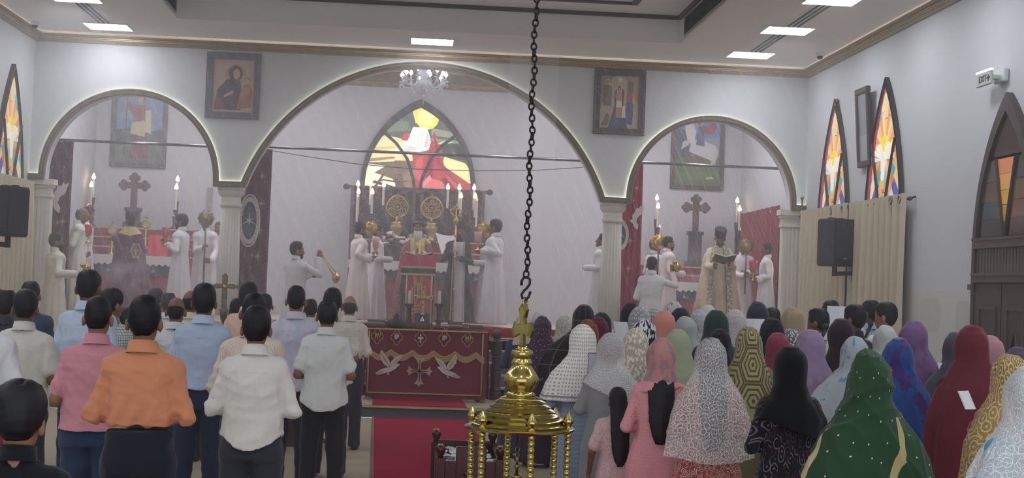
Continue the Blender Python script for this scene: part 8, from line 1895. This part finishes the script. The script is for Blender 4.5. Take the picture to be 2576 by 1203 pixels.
part('lock', MB().lathe([(0.022, -0.036), (0.02, -0.042), (0.008, -0.043)], ((x0+x1)/2-0.02, yf, zf-0.1), 16, 'y'), bw, t, True)
rnd = random.Random(4); cardm = [mat('card_white', '#d4d6d4', 0.4, var=0.08), mat('card_grey', '#8d9298', 0.4), mat('card_black', '#22242a', 0.4)]
names = 0
for r in range(9):
    for c_ in range(6):
        if rnd.random() < 0.12: continue
        u, v = (c_+0.5+rnd.uniform(-0.2, 0.2))/6, (r+0.5+rnd.uniform(-0.2, 0.2))/9
        x = x0+0.03+(x1-x0-0.06)*u+(cb[0]-cf[0])*v; y = yf+0.04+(ybk-yf-0.08)*v; z = zf-0.048+(zb-zf)*v+0.01
        m = MB().box(-0.024, 0.024, -0.034, 0.034, 0, 0.006); a = rnd.uniform(-0.5, 0.5)
        m.v = [(q[0]*math.cos(a)-q[1]*math.sin(a)+x, q[0]*math.sin(a)+q[1]*math.cos(a)+y, q[2]+z+0.15*q[1]*rnd.choice((0, 1))) for q in m.v]
        part('card', m, cardm[0 if rnd.random() < 0.72 else rnd.choice((1, 2))], t)
# ------------------------------------------------------------------ incense haze: scattering volumes lit by the lamps of the room
def haze(name, label, b, dens, col=(0.94, 0.945, 0.97, 1), hetero=None):
    m = bpy.data.materials.new(name); m.use_nodes = True; T = NT(m); T.n.remove(T.n['Principled BSDF'])
    v = T.add('ShaderNodeVolumeScatter'); v.inputs['Color'].default_value = col; v.inputs['Density'].default_value = dens; v.inputs['Anisotropy'].default_value = 0.15
    T.lk(v.outputs[0], T.n['Material Output'].inputs['Volume'])
    if hetero:
        tc = T.add('ShaderNodeTexCoord'); nz = T.add('ShaderNodeTexNoise'); nz.inputs['Scale'].default_value = hetero; nz.inputs['Detail'].default_value = 4; nz.inputs['Distortion'].default_value = 0.6
        T.lk(tc.outputs['Object'], nz.inputs['Vector'])
        g = T.add('ShaderNodeTexGradient', gradient_type='SPHERICAL'); mp = T.add('ShaderNodeMapping'); mp.vector_type = 'POINT'
        sx, sy, sz = [2/(b[2*i+1]-b[2*i]) for i in range(3)]; mp.inputs['Scale'].default_value = (sx, sy, sz); mp.inputs['Location'].default_value = (0, 0, -1)
        T.lk(tc.outputs['Object'], mp.inputs['Vector']); T.lk(mp.outputs[0], g.inputs['Vector'])
        f = T.math('MULTIPLY', T.math('MAXIMUM', T.math('MULTIPLY_ADD', nz.outputs['Fac'], 4.0, -1.7), 0.0), T.math('POWER', g.outputs['Fac'], 0.8))
        T.lk(T.math('MULTIPLY', f, dens), v.inputs['Density'])
    o = single(name, MB().box(*b), m, label, 'haze', kind='stuff'); return o
haze('incense_haze', 'thin bluish incense haze filling the hall', (XL+0.01, XR-0.01, 7.5, 18.0, 0.02, 5.3), HAZE_HALL)
haze('incense_haze', 'thick grey incense haze over the left chapel and the middle altar', (XL+0.01, 1.8, 18.0, 26.1, 1.2, 5.18), HAZE_SANCT)
haze('incense_haze', 'lighter incense haze before the right chapel', (1.8, XR-0.01, 18.0, 26.1, 1.2, 5.18), HAZE_SANCT*0.55)
haze('incense_smoke', 'rising puff of incense smoke beside the burgundy cope', (at(250, 700, 22.2).x, at(400, 700, 22.2).x, 21.9, 22.5, at(300, 760, 22.2).z, at(300, 610, 22.2).z), 2.2, hetero=4.0)
haze('incense_smoke', 'puff of incense smoke before the right chapel altar', (at(1690, 700, 22.2).x, at(1800, 700, 22.2).x, 21.9, 22.5, at(1750, 800, 22.2).z, at(1750, 600, 22.2).z), 1.4, hetero=3.5)
